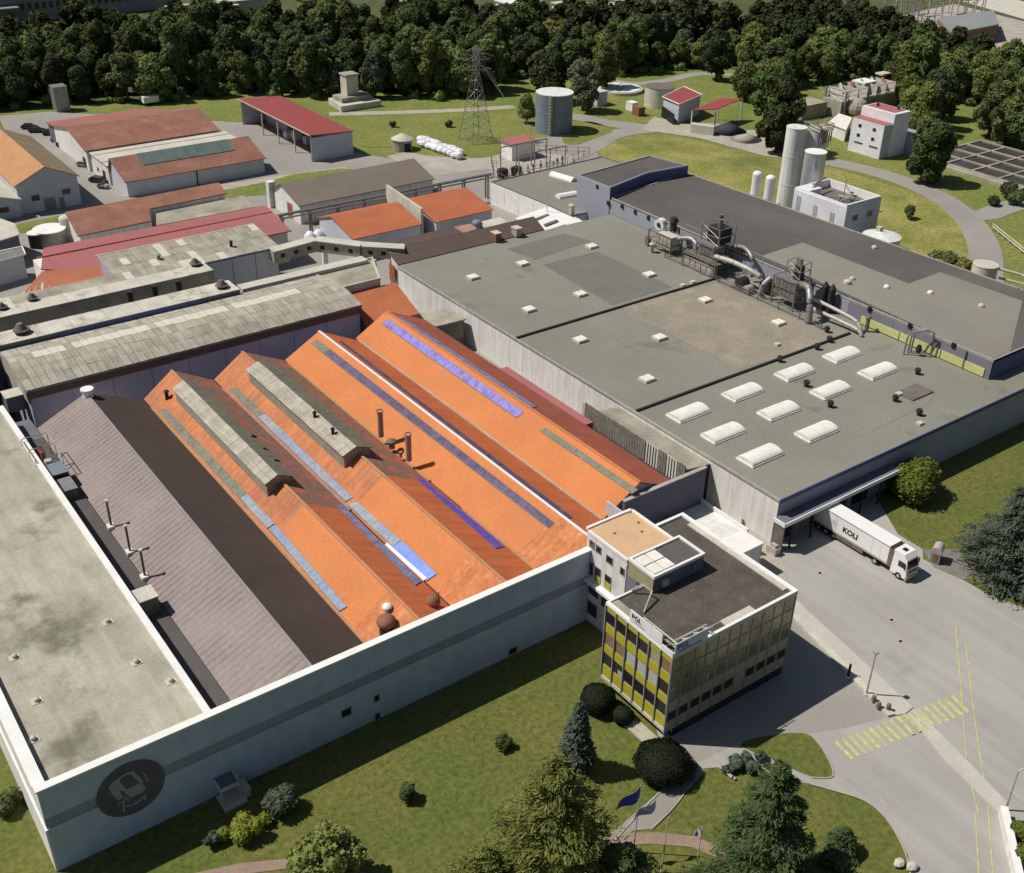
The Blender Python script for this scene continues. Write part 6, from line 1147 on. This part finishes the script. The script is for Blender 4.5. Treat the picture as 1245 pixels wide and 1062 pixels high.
for x, y in ((165.5,229.5),(169.5,229)): MB().box(x-1,x+1,y-1,y+1,0,2.4).build('transformer','dark_metal',r)
k = MB(); fp = [P(597,196,0),P(600,215,0),P(628,232,0),P(690,200,0),P(716,188,0),P(650,185,0),P(597,196,0)]
for i in range(len(fp)-1):
    a, b = Vector(fp[i]), Vector(fp[i+1]); n_ = max(2,int((b-a).length/2.5))
    for j in range(n_): p = a+(b-a)*j/n_; k.box(p.x-.06,p.x+.06,p.y-.06,p.y+.06,0,2)
    for z in (.7,1.9): k.tube([(a.x,a.y,z),(b.x,b.y,z)],.05,3)
k.build('fence','grime_metal',r)
# far substation by the wood
r = thing('brick_substation', 'brick walled substation building with flat grey roof far right', 'building', (424,276,0))
q0, q1, q2, q3 = P(1153,62,0), P(1210,50,0), P(1204,32,0), P(1136,42,0)
MB().prism([q0[:2],q1[:2],q2[:2],q3[:2]],0,6).build('wall','brick',r); MB().prism([q0[:2],q1[:2],q2[:2],q3[:2]],6,6.5).build('roof','roof_far',r)
a, b = Vector(q3), Vector(q0)
for k in range(4): p = a+(b-a)*(.12+.22*k); MB().box(p.x-.9,p.x-.1,p.y-.6,p.y+.6,1.4,4.2).build('window','pale_conc',r)
r = thing('switch_gear', 'forest of pale metal switchgear frames behind the brick substation', 'substation', P(1150,25,0))
for k in range(34):
    q = P(1085+(k%12)*9.5+random.random()*5, 14+(k//12)*11+random.random()*4, 0); h = random.uniform(5,10)
    MB().box(q[0]-.2,q[0]+.2,q[1]-.2,q[1]+.2,0,h).box(q[0]-3,q[0]+3,q[1]-.15,q[1]+.15,h-.3,h).build('gantry',random.choice(('metal','pale_metal')),r)
struct('far_yard', px([(1080,22),(1160,5),(1300,40),(1300,110),(1230,100),(1205,70),(1110,45)], .05), .05, 'gravel')
struct('far_road', px([(1170,2),(1200,-10),(1330,25),(1330,48)], .1), .1, 'pale_conc')
# town beyond the wood
def far_block(name, x0, x1, y0, y1, h, label, wm='roof_far', rm='roof_far', win=0, z0=0):
    r = thing(name, label, 'building', ((x0+x1)/2,(y0+y1)/2,0)); MB().box(x0,x1,y0,y1,0,h).build('wall',wm,r); MB().box(x0-.5,x1+.5,y0-.5,y1+.5,h,h+.6).build('roof',rm,r)
    if win:
        wme = meshof(MB().box(0,(x1-x0)/win*.55,-.15,0,0,h*.28),'window','dark_glass')
        for k in range(win): piece('window',wme,None,r,(x0+(k+.25)*(x1-x0)/win,y0,h*.5))
    return r
def fb(a, b, wd, dp, h, label, wm, rm, win=0, nm='far_building'):
    q = P(a,b,0); return far_block(nm, q[0]-wd/2, q[0]+wd/2, q[1], q[1]+dp, h, label, wm, rm, win)
far_block('factory_block',100,184,497,530,9,'long grey far building with a row of dark windows, top left','roof_far','roof_far',30)
far_block('factory_block',60,118,492,506,6,'low grey-green roofed shed left of the far windowed building','glass_green','roof_far',8)
fb(255,27,26,12,5,'cream far shed half hidden by tree tops, left of centre','cream','pale_conc')
fb(305,20,22,12,6,'pale roofed far shed beside the cream one','pale_conc','pale_conc')
fb(392,26,13,10,8,'pale green roofed far building at the top left of centre','far_grass','leaf_grey')
fb(420,30,9,9,6,'small white far hut among tree tops, left of centre','white','white')
fb(512,16,15,12,8,'cream far building peeping over the tree tops at top centre','cream','cream',4)
fb(545,14,12,10,5,'pale far building just right of the cream one at top centre','pale_conc','dirty_conc',3)
fb(640,22,18,10,6,'white far building behind the wood, right of top centre','white','white',5)
fb(700,22,12,9,5,'small white far building behind the wood, upper right','white','pale_conc',4)
fb(765,16,10,9,5,'smallest white far hut behind the wood, upper right','white','pale_conc')
# ================================================================== VEGETATION
def leaves(clumps, n, size, up=.25, flat=0.0, sizevar=.5, shell=(.72,1.05), squash=1.0):
    """n leaf-sized quads scattered in the outer part of the clumps (x,y,z,r)"""
    c = np.array(clumps, float); wts = c[:,3]**2; idx = rng.choice(len(c), n, p=wts/wts.sum())
    d = rng.normal(size=(n,3)); d /= np.linalg.norm(d,axis=1)[:,None]
    rad = c[idx,3]*rng.uniform(shell[0],shell[1],n); p = c[idx,:3]+d*rad[:,None]*np.array([1,1,squash])
    nrm = d*.8+rng.normal(size=(n,3))*.55+np.array([0,0,up]); nrm /= np.linalg.norm(nrm,axis=1)[:,None]
    t = np.cross(nrm, rng.normal(size=(n,3))); t /= np.linalg.norm(t,axis=1)[:,None]; b = np.cross(nrm,t)
    s_ = size*rng.uniform(1-sizevar,1+sizevar,n)[:,None]
    v = np.stack([p-t*s_-b*s_*.6, p+t*s_-b*s_*.6, p+t*s_*.7+b*s_*.8, p-t*s_*.7+b*s_*.8],1).reshape(-1,3)
    return v
def quads_mesh(name, v, m, extra=None):
    """extra: (verts, faces) appended"""
    n = len(v)//4; me = bpy.data.meshes.new(name)
    ev, ef = (extra.v, extra.f) if extra else ([], [])
    V = np.concatenate([v, np.array(ev, float).reshape(-1,3)]) if ev else v
    loops = np.arange(n*4); starts = list(range(0,n*4,4)); L = list(loops); 
    for f in ef: starts.append(len(L)); L += [i+n*4 for i in f]
    me.vertices.add(len(V)); me.vertices.foreach_set('co', V.astype(np.float32).ravel())
    me.loops.add(len(L)); me.loops.foreach_set('vertex_index', np.array(L,dtype=np.int32))
    me.polygons.add(len(starts)); me.polygons.foreach_set('loop_start', np.array(starts,dtype=np.int32))
    me.update(calc_edges=True); me.materials.append(M[m]); return me
def tree_meshes(h, rad, m, n=2600, leaf=.42, base=.28, nc=16, seed=0, shape='round'):
    random.seed(seed); cl = []
    for i in range(nc):
        t = (i+.5)/nc; z = h*(base+(1-base)*t*.92)*random.uniform(.9,1.06)
        if shape == 'round': pr = math.sin(math.pi*(.12+.80*t))**.6
        elif shape == 'tall': pr = math.sin(math.pi*(.2+.75*t))**.5
        else: pr = 1-t
        a = i*2.4+random.uniform(-.5,.5); rr = rad*pr*random.uniform(.3,.85)
        cl.append((rr*math.cos(a), rr*math.sin(a), z-.04*h, rad*random.uniform(.24,.50)*(.55+.45*pr)))
    cl.append((0,0,h*(base+.3),rad*.75)); cl.append((0,0,h*.78,rad*.5))
    v = leaves(cl, n, leaf)
    core = MB()
    for c in cl: core.ball(c[0],c[1],c[2],c[3]*.78,c[3]*.78,c[3]*.74,8,6,.14)
    cm_ = quads_mesh('crown', v, m, core)
    tr = MB(); tr.tube([(0,0,0),(.05*rad,0,h*.3),(0,.04*rad,h*.62)],[.035*h*.7,.024*h*.7,.008*h],8)
    for i in range(5):
        c = cl[i*3 % len(cl)]; tr.tube([(0,0,h*(.2+.06*i)),(c[0]*.5,c[1]*.5,c[2]-.12*h),(c[0]*.9,c[1]*.9,c[2])],[.012*h,.008*h,.003*h],5)
    return cm_, meshof(tr,'trunk','bark')
def plant(name, cms, loc, label, cat='tree', group=None, sc=1.0, rz=None, sz=None):
    r = bpy.data.objects.new(name, None); C.objects.link(r); r.location = loc; r.rotation_euler.z = random.uniform(0,6.28) if rz is None else rz
    r.scale = (sc,sc,sz or sc); tag(r,label,cat,group)
    for nm, me in zip(('crown','trunk'), cms):
        o = bpy.data.objects.new(nm, me); C.objects.link(o); o.parent = r
    return r
T = {}
for k,(m,h,rd,shp) in enumerate((('leaf_dark',16,5.6,'round'),('leaf_mid',17,5.2,'round'),('leaf_dark',19,4.6,'tall'),('leaf_mid',14,5.8,'round'),('leaf_olive',15,5.0,'round'),('leaf_grey',16,4.8,'tall'),('leaf_dark',13,5.0,'round'))):
    T[k] = tree_meshes(h,rd,m,4600,.36,.2,(13,20,15,22,12,18,16)[k],50+k,shp)
random.seed(11)
def inpoly(x, y, pl):
    c = False; j = len(pl)-1
    for i in range(len(pl)):
        if (pl[i][1] > y) != (pl[j][1] > y) and x < (pl[j][0]-pl[i][0])*(y-pl[i][1])/(pl[j][1]-pl[i][1])+pl[i][0]: c = not c
        j = i
    return c
# the wood, as outlined on the ground
WOODS = [[(-60,136),(60,128),(190,124),(300,116),(420,119),(530,121),(590,117),(620,104),(640,92),(700,98),(760,92),(840,84),(905,78),(925,60),(800,44),(640,50),(400,56),(300,56),(180,60),(-60,70)],
         [(905,88),(940,120),(965,108),(1000,100),(1060,92),(1100,98),(1150,125),(1180,128),(1250,135),(1330,150),(1330,110),(1230,105),(1180,82),(1135,72),(1090,52),(1040,38),(980,30),(920,45)],
         [(985,100),(1060,90),(1100,96),(1135,120),(1150,170),(1120,185),(1098,150),(1082,100),(1040,98),(1000,104)]]
LBL = ['dark leafy tree in the dense wood behind the works','mid green leafy tree in the dense wood behind the works','tall dark tree in the dense wood behind the works','broad green tree in the dense wood behind the works','olive green tree in the dense wood behind the works','grey green tree in the dense wood behind the works','low dark tree in the dense wood behind the works']
GRP = ['dark leafy trees of the wood','mid green trees of the wood','tall dark trees of the wood','broad green trees of the wood','olive green trees of the wood','grey green trees of the wood','low dark trees of the wood']
cand = []; tries = 0; cell = {}
def ok(x, y, dmin):
    gx, gy = int(x//12), int(y//12)
    for i in range(gx-1,gx+2):
        for j in range(gy-1,gy+2):
            for (a, b) in cell.get((i,j),()):
                if (a-x)**2+(b-y)**2 < dmin*dmin: return False
    cell.setdefault((gx,gy),[]).append((x,y)); return True
for _ in range(110000):
    x = random.uniform(40,520); y = random.uniform(150,520); a, b = proj(x,y,0)
    if a < -60 or a > 1330: continue
    if any(inpoly(a,b,w_) for w_ in WOODS) and ok(x,y,6.5): cand.append((x,y,b))
cand.sort(key=lambda c: math.hypot(c[0],c[1]))
print('wood trees', len(cand))
far_v = []; nfar = 0
for i,(x,y,b) in enumerate(cand):
    right = x > 255 and y < 300
    k = random.choices(range(7),(5,4,2,3,.8,1.6,3) if not right else (.5,6,.4,5,6,1.5,.5))[0]
    s_ = random.uniform(.66,1.2)*(.86 if right else .98)
    if i < 290: plant('wood_tree',T[k],(x,y,-.1),LBL[k],'tree',GRP[k],s_,sz=s_*random.uniform(.82,1.18))
    else: far_v.append((x,y,k,s_))
if far_v:                                  # the trees past the first 290 as one mass
    vs = []
    for (x,y,k,s_) in far_v:
        me = T[k][0]; co_ = np.empty(len(me.vertices)*3, np.float32); me.vertices.foreach_get('co', co_); co_ = co_.reshape(-1,3)[:18400].reshape(-1,4,3)[::3].reshape(-1,3)*s_
        an = random.uniform(0,6.28); ca, sa = math.cos(an), math.sin(an); q = co_.copy(); q[:,0] = co_[:,0]*ca-co_[:,1]*sa+x; q[:,1] = co_[:,0]*sa+co_[:,1]*ca+y
        c4 = q.reshape(-1,4,3); ctr = c4.mean(1,keepdims=True); vs.append((ctr+(c4-ctr)*1.75).reshape(-1,3))
    core = MB()
    for (x,y,k,s_) in far_v:
        for j in range(3): core.ball(x+random.uniform(-1.5,1.5),y+random.uniform(-1.5,1.5),s_*(4+j*3),2.1*s_,2.1*s_,2.1*s_,7,5,.2)
    o = bpy.data.objects.new('far_wood', quads_mesh('far_wood', np.concatenate(vs), 'leaf_dark', core)); C.objects.link(o); tag(o,'mass of dark tree tops at the back of the wood','trees',kind='stuff')
# undergrowth between the trunks
cl = []; random.seed(5)
for _ in range(26000):
    x = random.uniform(40,520); y = random.uniform(150,470); a, b = proj(x,y,0)
    if -40 < a < 1300 and any(inpoly(a,b-2,w_) for w_ in WOODS) and random.random() < (.6 if x > 240 and y < 300 else .16): cl.append((x,y,random.uniform(.3,1.3),random.uniform(1.1,2.5)))
core = MB()
for c in cl: core.ball(c[0],c[1],c[2],c[3]*.8,c[3]*.8,c[3]*.7,6,4,.15)
o = bpy.data.objects.new('undergrowth', quads_mesh('undergrowth', leaves(cl, 34*len(cl), .38), 'leaf_mid', core)); C.objects.link(o); tag(o,'bushy green undergrowth between and before the trees of the wood','undergrowth',kind='stuff')
print('undergrowth', len(cl), 'far', len(far_v))
# single trees of the grounds
plant('broadleaf_tree',tree_meshes(22,6.0,'leaf_dark',6500,.42,.14,22,101,'tall'),P(943,186,0),'tall dark leafy tree left of the tall grey silos',sc=1.02)
plant('broadleaf_tree',tree_meshes(17,6.2,'leaf_dark',6500,.4,.18,22,102,'round'),P(1125,222,0),'big dark leafy tree standing between white plant house and settling basins')
plant('broadleaf_tree',T[1],P(932,150,0),'green leafy tree just behind the red canopy',sc=1.0); plant('broadleaf_tree',T[3],P(905,122,0),'broad tree behind the red pump house',sc=.9)
plant('broadleaf_tree',T[5],P(708,135,0),'grey green tree right of the big steel tank',sc=1.05); plant('broadleaf_tree',T[0],P(672,125,0),'dark leafy tree right behind the big steel tank',sc=1.0)
plant('broadleaf_tree',T[4],P(640,150,0),'small olive tree left of the big steel tank',sc=.62); plant('broadleaf_tree',T[6],P(655,108,0),'low dark tree beyond the steel tank, left',sc=.95)
plant('broadleaf_tree',T[1],P(735,110,0),'green tree at the wood edge near the clarifier, left',sc=.9); plant('broadleaf_tree',T[0],P(870,98,0),'dark tree over the red pump house roof',sc=1.05)
for k,(a,b,t,s_) in enumerate(((1200,168,0,1.0),(1222,176,3,1.05),(1245,182,0,1.0),(1262,170,1,1.1),(1215,150,4,.9),(1240,155,1,1.0))):
    plant('broadleaf_tree',T[t],P(a,b,0),('leafy tree right of the small meadow, nearest it','broad leafy tree above the settling basins','dark tree above the basins cut by the right edge','leafy tree beyond the basins past the right edge','olive tree at the back corner of the small meadow','green tree behind the basin trees at the right edge')[k],sc=s_)
plant('broadleaf_tree',T[4],P(1103,158,0),'olive tree rising right of the white plant house',sc=.9); plant('broadleaf_tree',T[1],P(1085,125,0),'green tree behind the process structure',sc=.8)
struct('small_meadow', px([(1140,178),(1142,140),(1165,128),(1195,130),(1192,175)], .03), .03, 'far_grass')
# shrubs
def shrub_mesh(r_, h, m, n=900, leaf=.12, k=8, seed=3):
    random.seed(seed); cl = [(random.uniform(-.45,.45)*r_,random.uniform(-.45,.45)*r_,h*random.uniform(.35,.65),r_*random.uniform(.45,.62)) for _ in range(k)]
    core = MB()
    for c in cl: core.ball(c[0],c[1],c[2],c[3]*.85,c[3]*.85,c[3]*.85,8,6,.08)
    st = MB().cyl(0,0,0,h*.5,.06*h,n=6); return quads_mesh('foliage',leaves(cl,n,leaf),m,core), meshof(st,'stem','bark')
def shrub(a, b, r_, h, m, label, n=900, leaf=.12, seed=3, name='shrub', z=0):
    cm_ = shrub_mesh(r_,h,m,n,leaf,8,seed); r = bpy.data.objects.new(name,None); C.objects.link(r); r.location = P(a,b,z); tag(r,label,'shrub')
    for nm, me in zip(('foliage','stem'),cm_): o = bpy.data.objects.new(nm,me); C.objects.link(o); o.parent = r
    return r
shrub(612,908,1.1,1.5,'leaf_dark','small dark round shrub alone on the front lawn',700,.1,4); shrub(496,972,1.0,2.4,'leaf_fir','small conifer shrub with pointed top on the front lawn',700,.1,5)
shrub(346,986,2.0,3.0,'leaf_grey','large grey green bush in the facade shade',1800,.13,6); shrub(299,1016,1.75,2.6,'leaf_lime','largest bright yellow-green bush below the facade',1800,.11,7)
shrub(324,1001,.9,1.5,'leaf_lime','small yellow-green bush right of the largest bright one',700,.1,8); shrub(274,1019,.9,1.5,'leaf_lime','small yellow-green bush left of the largest bright one',700,.1,9)
shrub(257,1027,.9,1.6,'leaf_blue','small blue-grey bush in the facade shade, leftmost of the row',600,.1,10)
shrub(12,985,1.6,2.0,'leaf_dark','dark bush by the left corner of the flat-roofed block',900,.13,11)
r = shrub(1115,604,4.5,6.4,'leaf_bright','large round bright green clipped tree near the dock canopy',7000,.16,12,'round_tree'); r['category'] = 'tree'
# clipped balls by the office
def ball_shrub(a, b, rad, h, label, seed):
    random.seed(seed); q = P(a,b,0); r = thing('clipped_bush',label,'bush',q)
    MB().ball(q[0],q[1],h*.5,rad*.93,rad*.93,h*.48,28,18,.02).build('core','leaf_box',r,smooth=True)
    n = 8500; d = rng.normal(size=(n,3)); d /= np.linalg.norm(d,axis=1)[:,None]; d[:,2] = np.abs(d[:,2])*np.sign(rng.uniform(-.5,1,n))
    lump = 1+.045*np.sin(d[:,0]*5+seed)*np.sin(d[:,1]*6+1.7*seed)+.03*np.sin(d[:,2]*9+d[:,0]*7); p = np.array([q[0],q[1],h*.5])+d*np.array([rad,rad,h*.5])*(rng.uniform(.92,1.05,n)*lump)[:,None]; t = np.cross(d,rng.normal(size=(n,3))); t /= np.linalg.norm(t,axis=1)[:,None]; b_ = np.cross(d+rng.normal(size=(n,3))*.3,t); s_ = .07
    v = np.stack([p-t*s_-b_*s_,p+t*s_-b_*s_,p+t*s_+b_*s_,p-t*s_+b_*s_],1).reshape(-1,3)-np.array(q)
    o = bpy.data.objects.new('leaves',quads_mesh('leaves',v,'leaf_box')); C.objects.link(o); o.parent = r
ball_shrub(804,940,2.95,3.1,'largest clipped dark round bush, at the front corner of the office',1); ball_shrub(726,862,1.9,3.0,'clipped dark bush at the far end of the yellow office side',2); ball_shrub(757,877,1.15,1.8,'smallest clipped dark bush along the yellow office side',3)
for k,(a,b,r_) in enumerate(((838,945,.8),(842,935,.6),(893,934,1.0),(905,928,.9),(916,940,1.0),(924,924,.8),(884,940,.7))): shrub(a,b,r_,r_*1.5,'leaf_blue',('grey lavender-like bush beside the garden path, nearer of two','grey bush beside the garden path, farther of two','grey leafless-looking shrub left of the fir top','grey shrub behind the fir top, rear middle','grey shrub touching the fir top','grey shrub farthest right behind the fir top','small grey shrub by the pale bench')[k],500,.1,20+k)
shrub(1225,240,3.0,4.5,'leaf_dark','dark round bush at the right edge beside the basins',1800,.2,31); shrub(1207,250,1.6,2.4,'leaf_dark','small dark bush below the basins',800,.2,32); shrub(1236,250,2.6,4,'leaf_dark','dark bush cut by the right edge by the basins',1200,.2,33)
shrub(1104,266,1.6,3.6,'leaf_fir','small upright conifer alone on the dry lawn',1200,.16,34)
for k,(a,b) in enumerate(((1140,325),(1155,328),(1168,334),(1148,340))): shrub(a,b,2.6,3.6,'leaf_olive',('leftmost bush of the clump by the ring road','rear middle bush of the clump by the ring road','rightmost bush of the clump by the ring road','front bush of the clump by the ring road')[k],1400,.2,35+k)
shrub(477,155,1.1,2.2,'leaf_dark','tiny dark conifer on the meadow beside the track, left of centre',500,.16,40); shrub(546,155,1.2,2.4,'leaf_dark','tiny dark conifer on the meadow near the pylon',500,.16,41); shrub(468,156,.9,1.6,'leaf_dark','tiny dark shrub close to the left meadow conifer',300,.16,42) if False else None
shrub(412,188,1.4,1.6,'leaf_dark','low shrub at the corner of the red roofed carport',500,.16,43)
shrub(1242,1020,1.5,2.4,'leaf_bright','bright green bush in the bottom right corner behind the white wall',1200,.14,44); shrub(1248,1050,1.6,2.4,'leaf_bright','bright green bush at the very bottom right edge',1200,.14,45)
# conifers
def conifer(a, b, h, rad, m, label, n=42, droop=.25, seed=1, leaf=.2, dens=60, top=.06, name='conifer', wide=1.0):
    random.seed(seed); r = thing(name,label,'tree',P(a,b,0)); vs = []; limbs = MB()
    limbs.tube([(0,0,0),(0,0,h*.5),(0,0,h*.97)],[.022*h,.014*h,.003*h],8)
    for i in range(n*5):
        t = (i/(n*5.0))**.9; z = h*(.05+.93*t); L = rad*((1-t)**.72*.95+.05)*random.uniform(.5,1.18); an = i*2.399+random.uniform(-.3,.3)
        up = .28*(1-t)+.15; dirx, diry = math.cos(an), math.sin(an)
        if i%3 == 0: limbs.tube([(0,0,z),(dirx*L*.5,diry*L*.5,z+L*up*.35),(dirx*L*.9,diry*L*.9,z+L*(up*.35-droop*.6))],[.007*h,.004*h,.002*h],4)
        k = max(8,int(dens*(L/rad)+10)); s_ = rng.uniform(.08,1,k)**.7; wv = L*.20*wide*(1-.55*s_)+.12
        side = rng.normal(size=k)*wv; x = dirx*L*s_-diry*side; y = diry*L*s_+dirx*side
        zz = z+L*(up*s_*.7-droop*s_**2)-np.abs(side)*.35+rng.normal(size=k)*.05*L*.5
        p = np.stack([x,y,zz],1); td = np.stack([np.full(k,dirx),np.full(k,diry),np.full(k,-.35)],1)+rng.normal(size=(k,3))*.45; td /= np.linalg.norm(td,axis=1)[:,None]
        nn = rng.normal(size=(k,3))*.45+np.array([0,0,1.0]); bb = np.cross(nn,td); bb /= np.linalg.norm(bb,axis=1)[:,None]; sz = leaf*rng.uniform(.6,1.5,k)[:,None]
        vs.append(np.stack([p-td*sz*1.3-bb*sz*.28,p+td*sz*1.3-bb*sz*.2,p+td*sz*1.3+bb*sz*.2,p-td*sz*1.3+bb*sz*.5],1).reshape(-1,3))
    core = MB(); core.add([(0,0,h*.9)]+[(rad*.5*math.cos(j*.7854)*(1-.12*(j%2)),rad*.5*math.sin(j*.7854),h*.12) for j in range(8)],[(0,1+j,1+(j+1)%8) for j in range(8)])
    o = bpy.data.objects.new('crown',quads_mesh('crown',np.concatenate(vs),m,core)); C.objects.link(o); o.parent = r
    o = bpy.data.objects.new('trunk',meshof(limbs,'trunk','bark')); C.objects.link(o); o.parent = r
    return r
conifer(668,1100,19.5,9.6,'leaf_cedar','large yellow-green drooping cedar at the bottom centre',19,.42,5,.17,430,name='cedar',wide=1.1)
conifer(588,1125,10.5,7.0,'leaf_cedar','lower yellow-green cedar growing left of the large one',18,.36,6,.17,260,name='cedar',wide=1.2)
conifer(748,1120,10.5,6.0,'leaf_fir','dark fir in the shade right of the large cedar',20,.3,16,.17,220,wide=1.1)
conifer(915,1108,19.5,8.0,'leaf_fir','large dark green fir in front of the office drive',19,.34,7,.17,420,name='fir',wide=1.1)
conifer(1000,1110,8.5,5.2,'leaf_fir','smaller dark fir at the foot of the large one',18,.28,17,.17,190,name='fir',wide=1.1)
conifer(1022,1035,3.4,1.9,'leaf_fir','small dark conifer on the lawn beside the drive',22,.25,18,.16,40,name='fir')
conifer(700,936,9.6,2.1,'leaf_blue','slender blue-grey spruce on the front lawn',40,.18,8,.2,60,name='spruce')
conifer(1222,702,15,7.4,'leaf_blue','big blue-green spruce beside the truck yard at the right edge',40,.22,9,.19,210,name='spruce',wide=1.0); conifer(1262,722,13,6.5,'leaf_blue','second blue-green spruce past the right edge',40,.22,19,.28,80,name='spruce',wide=.9)
plant('garden_tree',tree_meshes(6.5,3.3,'leaf_olive',5200,.17,.12,18,77,'round'),P(398,1072,0),'leafy olive green tree at the bottom edge, left of the cedars')
# tufts and flecks in the lawns
YARD = [(760,770),(780,640),(850,590),(945,650),(1060,596),(1092,650),(1122,680),(1165,702),(1260,745),(1450,820),(1450,1400),(1135,1400),(1112,1080),(1104,1040),(1087,1008),(1065,982),(1040,968),(1013,962),(950,948),(885,932),(838,936),(812,930)]
PATHS = [[(826,935),(848,926),(862,940),(796,1012),(770,1016),(740,1034),(700,1045),(698,1018),(745,1008),(790,975)],[(180,1110),(235,1058),(290,1046),(360,1040),(420,1049),(520,1090),(520,1115)],[(740,1008),(800,1010),(900,1036),(900,1058),(800,1034),(740,1034)]]
vs = {'leaf_bright': [], 'leaf_lime': [], 'grass': []}; random.seed(9)
for _ in range(52000):
    x = random.uniform(5,175); y = random.uniform(30,79.5); a, b = proj(x,y,0)
    if a < -20 or a > 1270 or b > 1090 or (66 < x < 86 and y > 60): continue
    if inpoly(a,b,YARD) or any(inpoly(a,b,p_) for p_ in PATHS) or (x < 73 and y > 80.5): continue
    c_ = math.sin(x*.31+2*math.sin(y*.23))*math.sin(y*.37+1.3*math.sin(x*.19))
    if random.random() > .35+.65*max(c_,0): continue
    k = random.choices(('leaf_bright','leaf_lime','grass'),(5,1 if c_ > .1 else .1,6))[0]; s_ = random.uniform(.05,.13); an = random.uniform(0,3.14); dx_, dy_ = math.cos(an)*s_, math.sin(an)*s_
    vs[k] += [(x-dx_,y-dy_,.0),(x+dx_,y+dy_,.0),(x+dx_*.6-dy_,y+dy_*.6+dx_,s_*.25),(x-dx_*.6-dy_,y-dy_*.6+dx_,s_*.25)]
for k, v in vs.items():
    o = bpy.data.objects.new('grass_tufts', quads_mesh('grass_tufts', np.array(v), k)); C.objects.link(o); tag(o, {'leaf_bright':'fresh green tufts standing in the front lawn','leaf_lime':'pale yellowish weeds flecking the front lawn','grass':'dull green tufts across the front lawn'}[k],'grass',kind='stuff')
